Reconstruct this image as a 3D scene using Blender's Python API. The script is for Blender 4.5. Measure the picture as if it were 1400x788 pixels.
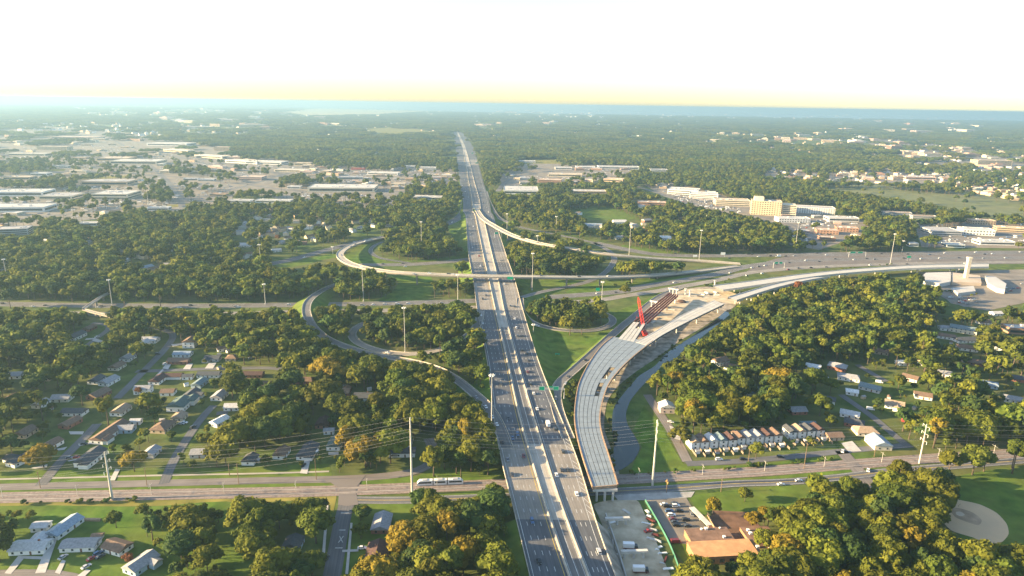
import bpy, math, random
import numpy as np
R = math.radians
rnd = random.Random(7)
nr = np.random.RandomState(11)
sc = bpy.context.scene
for o in list(bpy.data.objects): bpy.data.objects.remove(o)
col = sc.collection

# ------------------------------------------------------------------ camera
FPX, HC = 915.0, 226.0
PITCH = math.atan((394 - 142.5) / FPX); ROLL = 0.0157
fw = np.array([0, math.cos(PITCH), -math.sin(PITCH)])
r0 = np.array([1.0, 0, 0]); u0 = np.array([0, math.sin(PITCH), math.cos(PITCH)])
rt = math.cos(ROLL) * r0 + math.sin(ROLL) * u0
up = -math.sin(ROLL) * r0 + math.cos(ROLL) * u0
cam = bpy.data.cameras.new('camera'); co = bpy.data.objects.new('camera', cam); col.objects.link(co)
from mathutils import Matrix, Vector
M = Matrix.Identity(4)
for i in range(3):
    M[i][0], M[i][1], M[i][2] = rt[i], up[i], -fw[i]
M[2][3] = HC
co.matrix_world = M
cam.sensor_width = 36; cam.lens = 36 * FPX / 1400; cam.clip_start = 1; cam.clip_end = 200000
sc.camera = co

# ------------------------------------------------------------------ light
SUN_AZ, SUN_EL = -95.0, 14.5            # degrees right of the view direction (negative = left), elevation
w = bpy.data.worlds.new('World'); sc.world = w; w.use_nodes = True
nt = w.node_tree; nt.nodes.clear()
sky = nt.nodes.new('ShaderNodeTexSky'); sky.sky_type = 'NISHITA'; sky.sun_disc = False
sky.sun_elevation = R(SUN_EL); sky.sun_rotation = R(SUN_AZ)
sky.altitude = 200; sky.air_density = 0.95; sky.dust_density = 1.0; sky.ozone_density = 1.0
bg = nt.nodes.new('ShaderNodeBackground'); bg.inputs[1].default_value = 0.08
wo = nt.nodes.new('ShaderNodeOutputWorld')
nt.links.new(sky.outputs[0], bg.inputs[0]); nt.links.new(bg.outputs[0], wo.inputs[0])
sl = bpy.data.lights.new('sun', 'SUN'); sl.energy = 5.0; sl.angle = R(0.6); sl.color = (1.0, 0.74, 0.40)
so = bpy.data.objects.new('sun', sl); col.objects.link(so)
sd = Vector((math.sin(R(SUN_AZ)) * math.cos(R(SUN_EL)), math.cos(R(SUN_AZ)) * math.cos(R(SUN_EL)), math.sin(R(SUN_EL))))
so.rotation_euler = sd.to_track_quat('Z', 'Y').to_euler()
sc.view_settings.view_transform = 'Standard'; sc.view_settings.look = 'None'
sc.view_settings.exposure = 2.32; sc.view_settings.gamma = 1.0
sc.cycles.use_denoising = True
sc.cycles.max_bounces = 5; sc.cycles.diffuse_bounces = 3; sc.cycles.glossy_bounces = 2
sc.cycles.transmission_bounces = 2; sc.cycles.volume_bounces = 1; sc.cycles.transparent_max_bounces = 4
sc.cycles.sample_clamp_indirect = 4.0
HAZE_DENSITY, HAZE_ANISO, HAZE_COLOR = 1.05e-4, 0.30, (0.27, 0.44, 0.60)

# ------------------------------------------------------------------ projection helpers
def G(x, y, z=0.0):
    d = fw + rt * (x - 700) / FPX - up * (y - 394) / FPX
    t = (HC - z) / -d[2]
    return np.array([d[0] * t, d[1] * t, z])
def PX(X, Y, Z):
    vx, vy, vz = np.asarray(X, float), np.asarray(Y, float), np.asarray(Z, float) - HC
    dd = vx * fw[0] + vy * fw[1] + vz * fw[2]
    return 700 + FPX * (vx * rt[0] + vy * rt[1] + vz * rt[2]) / dd, 394 - FPX * (vx * up[0] + vy * up[1] + vz * up[2]) / dd

# ------------------------------------------------------------------ materials
MATS = {}
def mat(name, c, rough=0.85, var=0.25, scale=0.15, coord='pos', c2=None, bump=0.0, spec=0.25, metallic=0.0, detail=4, objrand=0.0, transl=0.0, macro=0.0, c3=None):
    if name in MATS: return MATS[name]
    m = bpy.data.materials.new(name); m.use_nodes = True; t = m.node_tree; t.nodes.clear()
    N = lambda k: t.nodes.new(k)
    out = N('ShaderNodeOutputMaterial'); b = N('ShaderNodeBsdfPrincipled')
    b.inputs['Roughness'].default_value = rough; b.inputs['Metallic'].default_value = metallic
    b.inputs['Specular IOR Level'].default_value = spec
    if coord == 'pos': g = N('ShaderNodeNewGeometry'); vec = g.outputs['Position']
    elif coord == 'uv': g = N('ShaderNodeUVMap'); vec = g.outputs[0]
    else: g = N('ShaderNodeTexCoord'); vec = g.outputs['Object']
    n = N('ShaderNodeTexNoise'); n.inputs['Scale'].default_value = scale; n.inputs['Detail'].default_value = detail
    t.links.new(vec, n.inputs['Vector'])
    ra = N('ShaderNodeMapRange'); ra.inputs[1].default_value = 0.3; ra.inputs[2].default_value = 0.7
    t.links.new(n.outputs[0], ra.inputs[0])
    mx = N('ShaderNodeMix'); mx.data_type = 'RGBA'
    lo = tuple(v * (1 - var) for v in c); hi = tuple(min(1, v * (1 + var)) for v in (c2 or c))
    mx.inputs[6].default_value = (*lo, 1); mx.inputs[7].default_value = (*hi, 1)
    t.links.new(ra.outputs[0], mx.inputs[0]); cs = mx.outputs[2]
    if objrand > 0:
        oi = N('ShaderNodeObjectInfo'); hs = N('ShaderNodeHueSaturation')
        r1 = N('ShaderNodeMapRange'); r1.inputs[3].default_value = 0.5 - 0.025 * objrand; r1.inputs[4].default_value = 0.5 + 0.006 * objrand
        r2 = N('ShaderNodeMapRange'); r2.inputs[3].default_value = 1 - 0.4 * objrand; r2.inputs[4].default_value = 1 + 0.35 * objrand
        mm = N('ShaderNodeMath'); mm.operation = 'MULTIPLY'; mm.inputs[1].default_value = 7.31
        fr = N('ShaderNodeMath'); fr.operation = 'FRACT'
        t.links.new(oi.outputs['Random'], r1.inputs[0]); t.links.new(oi.outputs['Random'], mm.inputs[0])
        t.links.new(mm.outputs[0], fr.inputs[0]); t.links.new(fr.outputs[0], r2.inputs[0])
        t.links.new(r1.outputs[0], hs.inputs['Hue']); t.links.new(r2.outputs[0], hs.inputs['Value'])
        t.links.new(cs, hs.inputs['Color']); cs = hs.outputs[0]
    if coord == 'pos' and scale < 0.2 and macro > 0:
        n3 = N('ShaderNodeTexNoise'); n3.inputs['Scale'].default_value = scale * 0.17; n3.inputs['Detail'].default_value = 5; n3.inputs['Roughness'].default_value = 0.65
        r3 = N('ShaderNodeMapRange'); r3.inputs[1].default_value = 0.35; r3.inputs[2].default_value = 0.65; m3 = N('ShaderNodeMix'); m3.data_type = 'RGBA'
        m3.inputs[7].default_value = (*(c3 or tuple(v * 1.5 for v in c)), 1); mu3 = N('ShaderNodeMath'); mu3.operation = 'MULTIPLY'; mu3.inputs[1].default_value = macro
        t.links.new(vec, n3.inputs['Vector']); t.links.new(n3.outputs[0], r3.inputs[0]); t.links.new(r3.outputs[0], mu3.inputs[0]); t.links.new(mu3.outputs[0], m3.inputs[0]); t.links.new(cs, m3.inputs[6]); cs = m3.outputs[2]
    t.links.new(cs, b.inputs['Base Color'])
    if bump > 0:
        bp = N('ShaderNodeBump'); bp.inputs['Strength'].default_value = bump; bp.inputs['Distance'].default_value = 0.3
        n2 = N('ShaderNodeTexNoise'); n2.inputs['Scale'].default_value = scale * 6; n2.inputs['Detail'].default_value = 5
        t.links.new(vec, n2.inputs['Vector']); t.links.new(n2.outputs[0], bp.inputs['Height']); t.links.new(bp.outputs[0], b.inputs['Normal'])
    if transl > 0:
        tr = N('ShaderNodeBsdfTranslucent'); ms = N('ShaderNodeMixShader'); ms.inputs[0].default_value = transl
        t.links.new(cs, tr.inputs[0]); t.links.new(b.outputs[0], ms.inputs[1]); t.links.new(tr.outputs[0], ms.inputs[2])
        t.links.new(ms.outputs[0], out.inputs[0])
    else: t.links.new(b.outputs[0], out.inputs[0])
    MATS[name] = m
    return m
def road_mat(name, c, lane=3.66, wear=0.3):
    m = mat(name, c, rough=0.8, var=0.18, scale=0.06, coord='uv', spec=0.3); t = m.node_tree
    b = [n for n in t.nodes if n.type == 'BSDF_PRINCIPLED'][0]
    src = b.inputs['Base Color'].links[0].from_socket
    uv = t.nodes.new('ShaderNodeUVMap'); mp = t.nodes.new('ShaderNodeMapping'); mp.inputs['Scale'].default_value = (1.1, 0.008, 1)
    n = t.nodes.new('ShaderNodeTexNoise'); n.inputs['Scale'].default_value = 1; n.inputs['Detail'].default_value = 3
    r_ = t.nodes.new('ShaderNodeMapRange'); r_.inputs[1].default_value = 0.3; r_.inputs[2].default_value = 0.7; r_.inputs[3].default_value = 1 - wear; r_.inputs[4].default_value = 1 + wear * 0.6
    mp2 = t.nodes.new('ShaderNodeMapping'); mp2.inputs['Scale'].default_value = (0.0, 0.035, 1)
    v2 = t.nodes.new('ShaderNodeTexVoronoi'); v2.inputs['Scale'].default_value = 1
    r2 = t.nodes.new('ShaderNodeMapRange'); r2.inputs[3].default_value = 0.9; r2.inputs[4].default_value = 1.1
    t.links.new(uv.outputs[0], mp2.inputs[0]); t.links.new(mp2.outputs[0], v2.inputs['Vector']); t.links.new(v2.outputs['Color'], r2.inputs[0])
    mu = t.nodes.new('ShaderNodeMath'); mu.operation = 'MULTIPLY'
    t.links.new(uv.outputs[0], mp.inputs[0]); t.links.new(mp.outputs[0], n.inputs['Vector']); t.links.new(n.outputs[0], r_.inputs[0])
    t.links.new(r_.outputs[0], mu.inputs[0]); t.links.new(r2.outputs[0], mu.inputs[1])
    vm = t.nodes.new('ShaderNodeVectorMath'); vm.operation = 'SCALE'
    t.links.new(src, vm.inputs[0]); t.links.new(mu.outputs[0], vm.inputs['Scale']); t.links.new(vm.outputs[0], b.inputs['Base Color'])
    return m
ASPH = road_mat('asphalt', (0.10, 0.104, 0.115))
ASPH_OLD = road_mat('asphalt_aged', (0.15, 0.143, 0.138))
CONC = road_mat('concrete_road', (0.235, 0.212, 0.185), wear=0.25)
CONC_LT = road_mat('concrete_deck', (0.36, 0.33, 0.28), wear=0.15)
STREET = road_mat('street_asphalt', (0.13, 0.13, 0.137))
WHITE_P = mat('road_paint_white', (0.46, 0.46, 0.44), var=0.3, scale=0.5)
YELL_P = mat('road_paint_yellow', (0.5, 0.36, 0.08), var=0.2, scale=0.5)
BARR = mat('barrier_concrete', (0.42, 0.38, 0.31), var=0.2, scale=0.3)
STEEL = mat('galvanised_steel', (0.5, 0.5, 0.48), rough=0.5, var=0.1)
GRASS = mat('lawn', (0.050, 0.125, 0.016), c2=(0.085, 0.145, 0.022), var=0.35, scale=0.10, macro=0.55, c3=(0.15, 0.15, 0.04), detail=8, rough=1, bump=0.4, spec=0.05)
GRASS_DRY = mat('dry_grass', (0.13, 0.14, 0.035), c2=(0.22, 0.19, 0.05), var=0.25, scale=0.05, detail=8, rough=1, bump=0.4, spec=0.05)
SOIL = mat('yard_ground', (0.045, 0.105, 0.02), c2=(0.085, 0.12, 0.03), var=0.35, scale=0.08, macro=0.6, c3=(0.15, 0.12, 0.06), detail=9, rough=1, bump=0.5, spec=0.05)
SAND = mat('construction_sand', (0.40, 0.32, 0.21), c2=(0.47, 0.40, 0.29), var=0.25, scale=0.12, detail=8, rough=1, bump=0.5)
GRAVEL = mat('ballast', (0.24, 0.19, 0.165), var=0.3, scale=0.6, detail=8, rough=1, bump=0.5)
LOT = mat('parking_asphalt', (0.13, 0.125, 0.12), c2=(0.20, 0.18, 0.155), var=0.25, scale=0.05, detail=7, macro=0.7, c3=(0.25, 0.20, 0.145))
MUD = mat('canal_bank_fill', (0.20, 0.175, 0.14), c2=(0.32, 0.28, 0.23), var=0.35, scale=0.15, detail=8, rough=1, bump=0.6)

# ------------------------------------------------------------------ mesh helpers
def link(o, parent=None):
    col.objects.link(o)
    if parent is not None: o.parent = parent
    return o
def mkmesh(name, v, f, mats, fm=None, uv=None, smooth=False):
    me = bpy.data.meshes.new(name)
    me.from_pydata([tuple(map(float, p)) for p in v], [], [tuple(map(int, q)) for q in f])
    for m in (mats if isinstance(mats, (list, tuple)) else [mats]): me.materials.append(m)
    if fm is not None: me.polygons.foreach_set('material_index', np.asarray(fm, np.int32))
    if uv is not None:
        l = me.uv_layers.new(name='UVMap'); vi = np.empty(len(me.loops), np.int32); me.loops.foreach_get('vertex_index', vi)
        l.data.foreach_set('uv', np.asarray(uv, np.float32)[vi].ravel())
    if smooth: me.polygons.foreach_set('use_smooth', np.ones(len(me.polygons), bool))
    me.update()
    return me
def obj(name, me, parent=None, loc=None, rz=0.0):
    o = bpy.data.objects.new(name, me)
    if loc is not None: o.location = loc
    if rz: o.rotation_euler = (0, 0, rz)
    return link(o, parent)
LABELS = {}
def tag(o, label, cat, group=None, kind=None):
    o['label'] = label; o['category'] = cat
    if group: o['group'] = group
    if kind: o['kind'] = kind
    LABELS.setdefault(label, []).append(group)
    return o
def thing(name, label, cat, loc=(0, 0, 0), rz=0.0, group=None):
    o = bpy.data.objects.new(name, None); o.empty_display_size = 1; link(o)
    o.location = tuple(float(c) for c in loc); o.rotation_euler = (0, 0, rz)
    return tag(o, label, cat, group)
def struct(o): o['kind'] = 'structure'; return o
class MB:
    def __init__(s): s.v = []; s.f = []; s.m = []
    def add(s, v, f, mi=0):
        b = len(s.v); s.v += [tuple(p) for p in v]; s.f += [tuple(i + b for i in q) for q in f]; s.m += [mi] * len(f); return s
    def box(s, x0, x1, y0, y1, z0, z1, mi=0, rz=0, piv=(0, 0)):
        v = [(x, y, z) for z in (z0, z1) for y in (y0, y1) for x in (x0, x1)]
        if rz:
            c, n = math.cos(rz), math.sin(rz); v = [(piv[0] + (x - piv[0]) * c - (y - piv[1]) * n, piv[1] + (x - piv[0]) * n + (y - piv[1]) * c, z) for x, y, z in v]
        return s.add(v, [(0, 2, 3, 1), (4, 5, 7, 6), (0, 1, 5, 4), (1, 3, 7, 5), (3, 2, 6, 7), (2, 0, 4, 6)], mi)
    def tube(s, pts, rad, n=6, mi=0, cap=True):
        pts = [np.asarray(p, float) for p in pts]; rr = rad if isinstance(rad, (list, tuple)) else [rad] * len(pts)
        vs = []
        for i, p in enumerate(pts):
            a = pts[max(0, i - 1)]; b = pts[min(len(pts) - 1, i + 1)]; t = b - a; t /= np.linalg.norm(t) + 1e-9
            h = np.array([1.0, 0, 0]) if abs(t[0]) < 0.8 else np.array([0, 1.0, 0])
            e1 = np.cross(t, h); e1 /= np.linalg.norm(e1); e2 = np.cross(t, e1)
            for k in range(n): vs.append(p + rr[i] * (math.cos(2 * math.pi * k / n) * e1 + math.sin(2 * math.pi * k / n) * e2))
        fs = [(i * n + k, i * n + (k + 1) % n, (i + 1) * n + (k + 1) % n, (i + 1) * n + k) for i in range(len(pts) - 1) for k in range(n)]
        if cap: fs += [tuple(range(n - 1, -1, -1)), tuple(range((len(pts) - 1) * n, len(pts) * n))]
        return s.add(vs, fs, mi)
    def mesh(s, name, mats, smooth=False): return mkmesh(name, s.v, s.f, mats, s.m, smooth=smooth)
    def obj(s, name, mats, parent=None, loc=None, rz=0.0, smooth=False): return obj(name, s.mesh(name, mats, smooth), parent, loc, rz)

# ------------------------------------------------------------------ picture-space masks used to plan where trees may grow
KEEP = np.zeros((900, 1500), np.uint8)      # offset 50 px
PROB = np.zeros((900, 1500), np.float32)
def fill(A, poly, val):
    p = np.asarray(poly, float) + 50
    x0, y0 = np.maximum(np.floor(p.min(0)).astype(int), 0); x1 = min(int(p[:, 0].max()) + 2, A.shape[1]); y1 = min(int(p[:, 1].max()) + 2, A.shape[0])
    if x1 <= x0 or y1 <= y0: return
    yy, xx = np.mgrid[y0:y1, x0:x1]; ins = np.zeros(xx.shape, bool); n = len(p)
    for i in range(n):
        (ax, ay), (bx, by) = p[i], p[(i + 1) % n]
        if ay == by: continue
        c = ((ay > yy) != (by > yy)) & (xx < (bx - ax) * (yy - ay) / (by - ay) + ax); ins ^= c
    A[y0:y1, x0:x1][ins] = val
def keep_world(quad, val=2):
    q = np.asarray(quad, float)
    if q[:, 1].min() < 240: return
    x, y = PX(q[:, 0], q[:, 1], q[:, 2]); fill(KEEP, np.stack([x, y], 1), val)
BLK = np.zeros((1300, 1200), bool)          # 2 m cells: x -1200..1200, y 200..2800
def block(path, half):
    p = np.asarray(path, float)
    for a, b in zip(p[:-1], p[1:]):
        n = max(1, int(np.linalg.norm(b[:2] - a[:2]) / 2))
        for k in range(n + 1):
            q = a + (b - a) * k / n; h = int(half / 2 + 1); i = int((q[1] - 200) / 2); j = int((q[0] + 1200) / 2)
            if 0 <= i < 1300 and 0 <= j < 1200: BLK[max(0, i - h):i + h + 1, max(0, j - h):j + h + 1] = True

# ------------------------------------------------------------------ paths and roads
def resample(P, step=6.0):
    P = np.asarray(P, float); Q = np.vstack([2 * P[0] - P[1], P, 2 * P[-1] - P[-2]]); out = []
    for i in range(1, len(Q) - 2):
        n = max(2, int(np.linalg.norm(Q[i + 1] - Q[i]) / step))
        t = np.linspace(0, 1, n, endpoint=False)[:, None]
        a, b, c, d = Q[i - 1], Q[i], Q[i + 1], Q[i + 2]
        out.append(0.5 * (2 * b + (c - a) * t + (2 * a - 5 * b + 4 * c - d) * t ** 2 + (3 * b - a - 3 * c + d) * t ** 3))
    out.append(P[-1:]); out = np.vstack(out)
    for _ in range(6): out[1:-1] = 0.5 * out[1:-1] + 0.25 * (out[:-2] + out[2:])
    return out
def path_px(pts, step=6.0):
    return resample([G(p[0], p[1], p[2] if len(p) > 2 else 0.0) for p in pts], step)
def tang(P):
    t = np.zeros_like(P); t[1:-1] = P[2:] - P[:-2]; t[0] = P[1] - P[0]; t[-1] = P[-1] - P[-2]
    t[:, 2] = 0; return t / (np.linalg.norm(t, axis=1)[:, None] + 1e-9)
def off(P, d, dz=0.0):
    t = tang(P); n = np.stack([t[:, 1], -t[:, 0], np.zeros(len(t))], 1); Q = P + n * np.asarray(d).reshape(-1, 1); Q[:, 2] += dz; return Q
def slen(P): return np.concatenate([[0], np.cumsum(np.linalg.norm(np.diff(P[:, :2], axis=0), axis=1))])
def strip_mesh(name, A, B, m, fm=None, uv=True, cross=1):
    n = len(A); s = slen(A); V = []; U = []
    wd = np.linalg.norm(B - A, axis=1)
    for k in range(cross + 1):
        V.append(A + (B - A) * k / cross); U.append(np.stack([wd * k / cross, s], 1))
    V = np.vstack(V); U = np.vstack(U)
    f = [(k * n + i, (k + 1) * n + i, (k + 1) * n + i + 1, k * n + i + 1) for k in range(cross) for i in range(n - 1)]
    fmm = None if fm is None else [fm[i] for k in range(cross) for i in range(n - 1)]
    return mkmesh(name, V, f, m, fmm, U)
def line_mb(mb, P, d, width=0.3, dash=None, dz=0.03, s0=0.0, s1=1e9, mi=0):
    s = slen(P); tot = min(s[-1], s1); a = s0
    def pt(Q, q): return np.array([np.interp(q, s, Q[:, k]) for k in range(3)])
    L = off(P, d - width / 2, dz); Rr = off(P, d + width / 2, dz)
    if dash is None:
        idx = [i for i in range(len(P)) if s0 <= s[i] <= tot]
        if len(idx) < 2: return
        vs = [L[i] for i in idx] + [Rr[i] for i in idx]; n = len(idx)
        mb.add(vs, [(i, n + i, n + i + 1, i + 1) for i in range(n - 1)], mi)
    else:
        on, gap = dash
        while a + on < tot:
            mb.add([pt(L, a), pt(Rr, a), pt(Rr, a + on), pt(L, a + on)], [(0, 1, 2, 3)], mi); a += on + gap
def wall_mb(mb, P, d, hgt, width, dz=0.0, mi=0):
    A = off(P, d - width / 2, dz); B = off(P, d + width / 2, dz); n = len(P); T = np.array([0, 0, hgt])
    vs = list(A) + list(B) + list(B + T) + list(A + T)
    mb.add(vs, [(k * n + i, ((k + 1) % 4) * n + i, ((k + 1) % 4) * n + i + 1, k * n + i + 1) for k in range(4) for i in range(n - 1)], mi)
PATHS = {}
def embank(P, half, name, skip=None, slope=2.0):
    """grass slopes from the road edge to the ground where the road is raised"""
    run = []
    def flush(run):
        if len(run) < 2: return
        Q = P[run]; V = []; n = len(run)
        h = np.maximum(Q[:, 2], 0.0)
        rows = [off(Q, -half - 1.0 - h * slope), off(Q, -half - 0.5), off(Q, half + 0.5), off(Q, half + 1.0 + h * slope)]
        rows[0][:, 2] = -0.1; rows[3][:, 2] = -0.1; rows[1][:, 2] -= 0.12; rows[2][:, 2] -= 0.12
        V = np.vstack(rows); f = [(k * n + i, (k + 1) * n + i, (k + 1) * n + i + 1, k * n + i + 1) for k in range(3) for i in range(n - 1)]
        f += [(0, n, 2 * n, 3 * n), (n - 1, 4 * n - 1, 3 * n - 1, 2 * n - 1)]
        struct(obj(name, mkmesh(name, V, f, GRASS)))
    for i in range(len(P)):
        if P[i, 2] > 0.6 and not (skip and skip(P[i])): run.append(i)
        else: flush(run); run = []
    flush(run)
def road(name, pts, width, m, edge=True, lanes=None, keep=True, yellow=None, emb=True, dz=0.17, rail=None, key=None):
    dz += 0.008 * (len(PATHS) % 9)
    P = path_px(pts); P[:, 2] += dz
    o = struct(obj(name, strip_mesh(name, off(P, -width / 2), off(P, width / 2), m)))
    PATHS[key or name] = P
    mb = MB()
    if edge:
        line_mb(mb, P, -width / 2 + 0.7, 0.25); line_mb(mb, P, width / 2 - 0.7, 0.25)
    if lanes:
        for l in lanes: line_mb(mb, P, l, 0.25, (3.5, 8.7))
    if yellow is not None: line_mb(mb, P, yellow - 0.2, 0.2, mi=1); line_mb(mb, P, yellow + 0.2, 0.2, mi=1)
    if mb.f: mb.obj('lane_markings', [WHITE_P, YELL_P], o)
    if rail:
        mb = MB(); wall_mb(mb, P, -width / 2 - 0.2, rail, 0.35, 0.0); wall_mb(mb, P, width / 2 + 0.2, rail, 0.35, 0.0); mb.obj('guard_rail', BARR, o)
    if emb: embank(P, width / 2, 'embankment')
    block(P, width / 2 + 1.5)
    if keep:
        A, B = off(P, -width / 2), off(P, width / 2)
        for i in range(len(P) - 1): keep_world([A[i], B[i], B[i + 1], A[i + 1]], 1 if name in ('residential_street', 'frontage_street', 'sidewalk') else 2)
    return o
def sheet(name, poly, m, z=0.05, keep=False, parent=None, kind='structure'):
    V = [G(x, y, z) for x, y in poly]
    if name in ('sandy_ballfield', 'infield_wear', 'canal', 'lawn', 'sports_field', 'golf_course', 'construction_yard', 'construction_ground'):
        n = len(V); W_ = []
        for i in range(n):
            a, b, c, d = V[i - 1], V[i], V[(i + 1) % n], V[(i + 2) % n]
            for t in (0, 0.25, 0.5, 0.75): W_.append(b * (1 - t) ** 2 * (1 + 2 * t) + c * t ** 2 * (3 - 2 * t) + 0.35 * (c - a) * t * (1 - t) ** 2 - 0.35 * (d - b) * t ** 2 * (1 - t))
        V = W_
    o = obj(name, mkmesh(name, V, [tuple(range(len(V)))], m), parent)
    if parent is None: o['kind'] = kind
    if keep: fill(KEEP, poly, 1 if name == 'driveway' else 2)
    return o
def slab_box(name, poly, m, z0, z1, parent=None):
    A = [G(x, y, z1) for x, y in poly]; n = len(A)
    V = A + [np.array([a[0], a[1], z0]) for a in A]
    f = [tuple(range(n))] + [(i, n + i, n + (i + 1) % n, (i + 1) % n) for i in range(n)]
    return obj(name, mkmesh(name, V, f, m), parent)

# ================================================================== THE SETTING
ax = sorted(set([-60000, -30000, -15000, -9000, -6000] + list(range(-4000, 4001, 250)) + [6000, 9000, 15000, 30000, 60000]))
ay = sorted(set([-2000, -500] + list(range(0, 6001, 250)) + [7500, 9000, 11000, 15000, 20000, 30000, 45000, 60000]))
GV = [(x, y, 0.0) for y in ay for x in ax]; nx = len(ax)
GF = [(j * nx + i, j * nx + i + 1, (j + 1) * nx + i + 1, (j + 1) * nx + i) for j in range(len(ay) - 1) for i in range(nx - 1)]
struct(obj('ground', mkmesh('ground', GV, GF, SOIL)))

# far water beyond the coast on the right
WATER = mat('bay_water', (0.05, 0.09, 0.12), rough=0.25, var=0.05, scale=0.001, spec=0.5)
struct(obj('bay_water', mkmesh('bay_water', [(2000, 17000, 1.0), (59000, 15000, 1.0), (59000, 59000, 1.0), (-14000, 59000, 1.0), (-9000, 24000, 1.0)], [(0, 1, 2, 3, 4)], WATER)))

# ---- main highway from its measured edges
HW = [(830, 735, 793.5, 821.5, 858), (788, 724, 778, 804.5, 840), (706, 706, 748.5, 771, 808), (640, 687.5, 731, 750, 797), (613, 680.5, 721.7, 742, 783),
      (571, 675, 709.5, 730, 766), (500, 668, 695, 708.5, 737), (423, 652, 677, 688.5, 714), (385, 648, 669, 682, 704.5), (350, 640.5, 661, 673, 692),
      (300, 637, 650.7, 661.5, 676), (268, 632, 644.5, 654.5, 667), (250, 628.5, 641, 648.5, 661), (230, 626, 638, 644, 656), (200, 622.7, 632, 636, 646.7), (186, 620.8, 626.5, 628.8, 636), (178, 620, 623.5, 625, 629.5)]
def zrow(y): return float(np.interp(y, [230, 268, 320, 900], [0.6, 3.0, 8.0, 8.0]))
YS = np.concatenate([np.arange(252, 1400, 6.0), np.arange(1400, 5700, 25.0)])
EDGE = []
for k in range(1, 5):
    q = np.array([G(r_[k], r_[0], zrow(r_[0])) for r_ in HW]); o_ = np.argsort(q[:, 1]); q = q[o_]
    e = np.stack([np.interp(YS, q[:, 1], q[:, 0]), YS, np.interp(YS, q[:, 1], q[:, 2])], 1)
    for _ in range(60): e[1:-1, 0] = 0.5 * e[1:-1, 0] + 0.25 * (e[:-2, 0] + e[2:, 0])
    e[:, 2] += 0.12; EDGE.append(e)
CB = [(318, 399), (700, 812), (930, 1000), (2560, 2800)]         # bridge decks of pale concrete along the highway
def on_bridge(Y, pad=0): return any(a - pad <= Y <= b + pad for a, b in CB[:3])
fmL = [1 if any(a <= YS[i] <= b for a, b in CB) else 0 for i in range(len(YS) - 1)]
hw = struct(obj('highway_left_carriageway', strip_mesh('highway_left_carriageway', EDGE[0], EDGE[1], [ASPH, CONC], fmL)))
CBm = [(318, 399), (640, 1500), (2500, 5700)]
hm = struct(obj('highway_reversible_lanes', strip_mesh('highway_reversible_lanes', EDGE[1], EDGE[2], [ASPH_OLD, CONC_LT], [1 if any(a <= y <= b for a, b in CBm) else 0 for y in YS[:-1]])))
hr = struct(obj('highway_right_carriageway', strip_mesh('highway_right_carriageway', EDGE[2], EDGE[3], [ASPH, CONC], fmL)))
for a, b in zip(EDGE[:-1], EDGE[1:]):
    for i in range(len(YS) - 1): keep_world([a[i], b[i], b[i + 1], a[i + 1]])
CL = 0.5 * (EDGE[0] + EDGE[3]); block(CL[:200], 24)
PATHS['left'] = 0.5 * (EDGE[0] + EDGE[1]); PATHS['mid'] = 0.5 * (EDGE[1] + EDGE[2]); PATHS['right'] = 0.5 * (EDGE[2] + EDGE[3])
def between(a, b, t): return a + (b - a) * t
def near(E_, ymax=3000): return E_[E_[:, 1] < ymax]
for par, a, b, fr, nd in ((hw, 0, 1, (0.09, 0.89), (0.29, 0.49, 0.69)), (hm, 1, 2, (0.13, 0.87), (0.5,)), (hr, 2, 3, (0.09, 0.80), (0.27, 0.45, 0.62))):
    mb = MB()
    for i_, t in enumerate(fr): line_mb(mb, near(between(EDGE[a], EDGE[b], t)), 0, 0.32, mi=(1 if (par is hw and i_ == 1) else 0))
    for t in nd: line_mb(mb, near(between(EDGE[a], EDGE[b], t), 1900), 0, 0.32, None if par is hm else (3.6, 8.6))
    mb.obj('lane_markings', [WHITE_P, YELL_P], par)
mb = MB(); Pm = near(EDGE[1], 3200)
for E_, hgt, par in ((EDGE[1], 1.1, hw), (EDGE[2], 1.1, hr)):
    mb = MB(); wall_mb(mb, near(E_, 3300), 0, hgt, 0.6); wall_mb(mb, near(E_, 3300), 0, 0.35, 1.3); mb.obj('median_barrier', BARR, par)
# side walls of the decks, parapets on the bridges and grass slopes elsewhere
for sgn, E_, par in ((-1, EDGE[0], hw), (1, EDGE[3], hr)):
    mb = MB(); wall_mb(mb, near(E_, 1250), sgn * 0.2, 0.85, 0.4); mb.obj('parapet', BARR, par)
    for a, b in CB[:3]:
        q = E_[(E_[:, 1] >= a - 4) & (E_[:, 1] <= b + 4)]; mb = MB(); wall_mb(mb, q, -sgn * 0.3, 1.9, 0.5, -2.0); mb.obj('bridge_girder', CONC, par)
for a, b in CB[:3]:                                                # columns of the bridges
    for yy in (a + (b - a) * 0.33, a + (b - a) * 0.67):
        mb = MB(); i = int(np.argmin(abs(YS - yy))); xa, xb = EDGE[0][i, 0], EDGE[3][i, 0]
        for t in np.linspace(0.05, 0.95, 6): x = xa + (xb - xa) * t; mb.box(x - 0.6, x + 0.6, YS[i] - 0.6, YS[i] + 0.6, -0.1, 6.0)
        mb.box(xa, xb, YS[i] - 0.9, YS[i] + 0.9, 5.6, 6.6); mb.obj('bridge_pier', CONC, hm)
segs = [(252, 318), (399, 700), (812, 930), (1000, 2000)]
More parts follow.
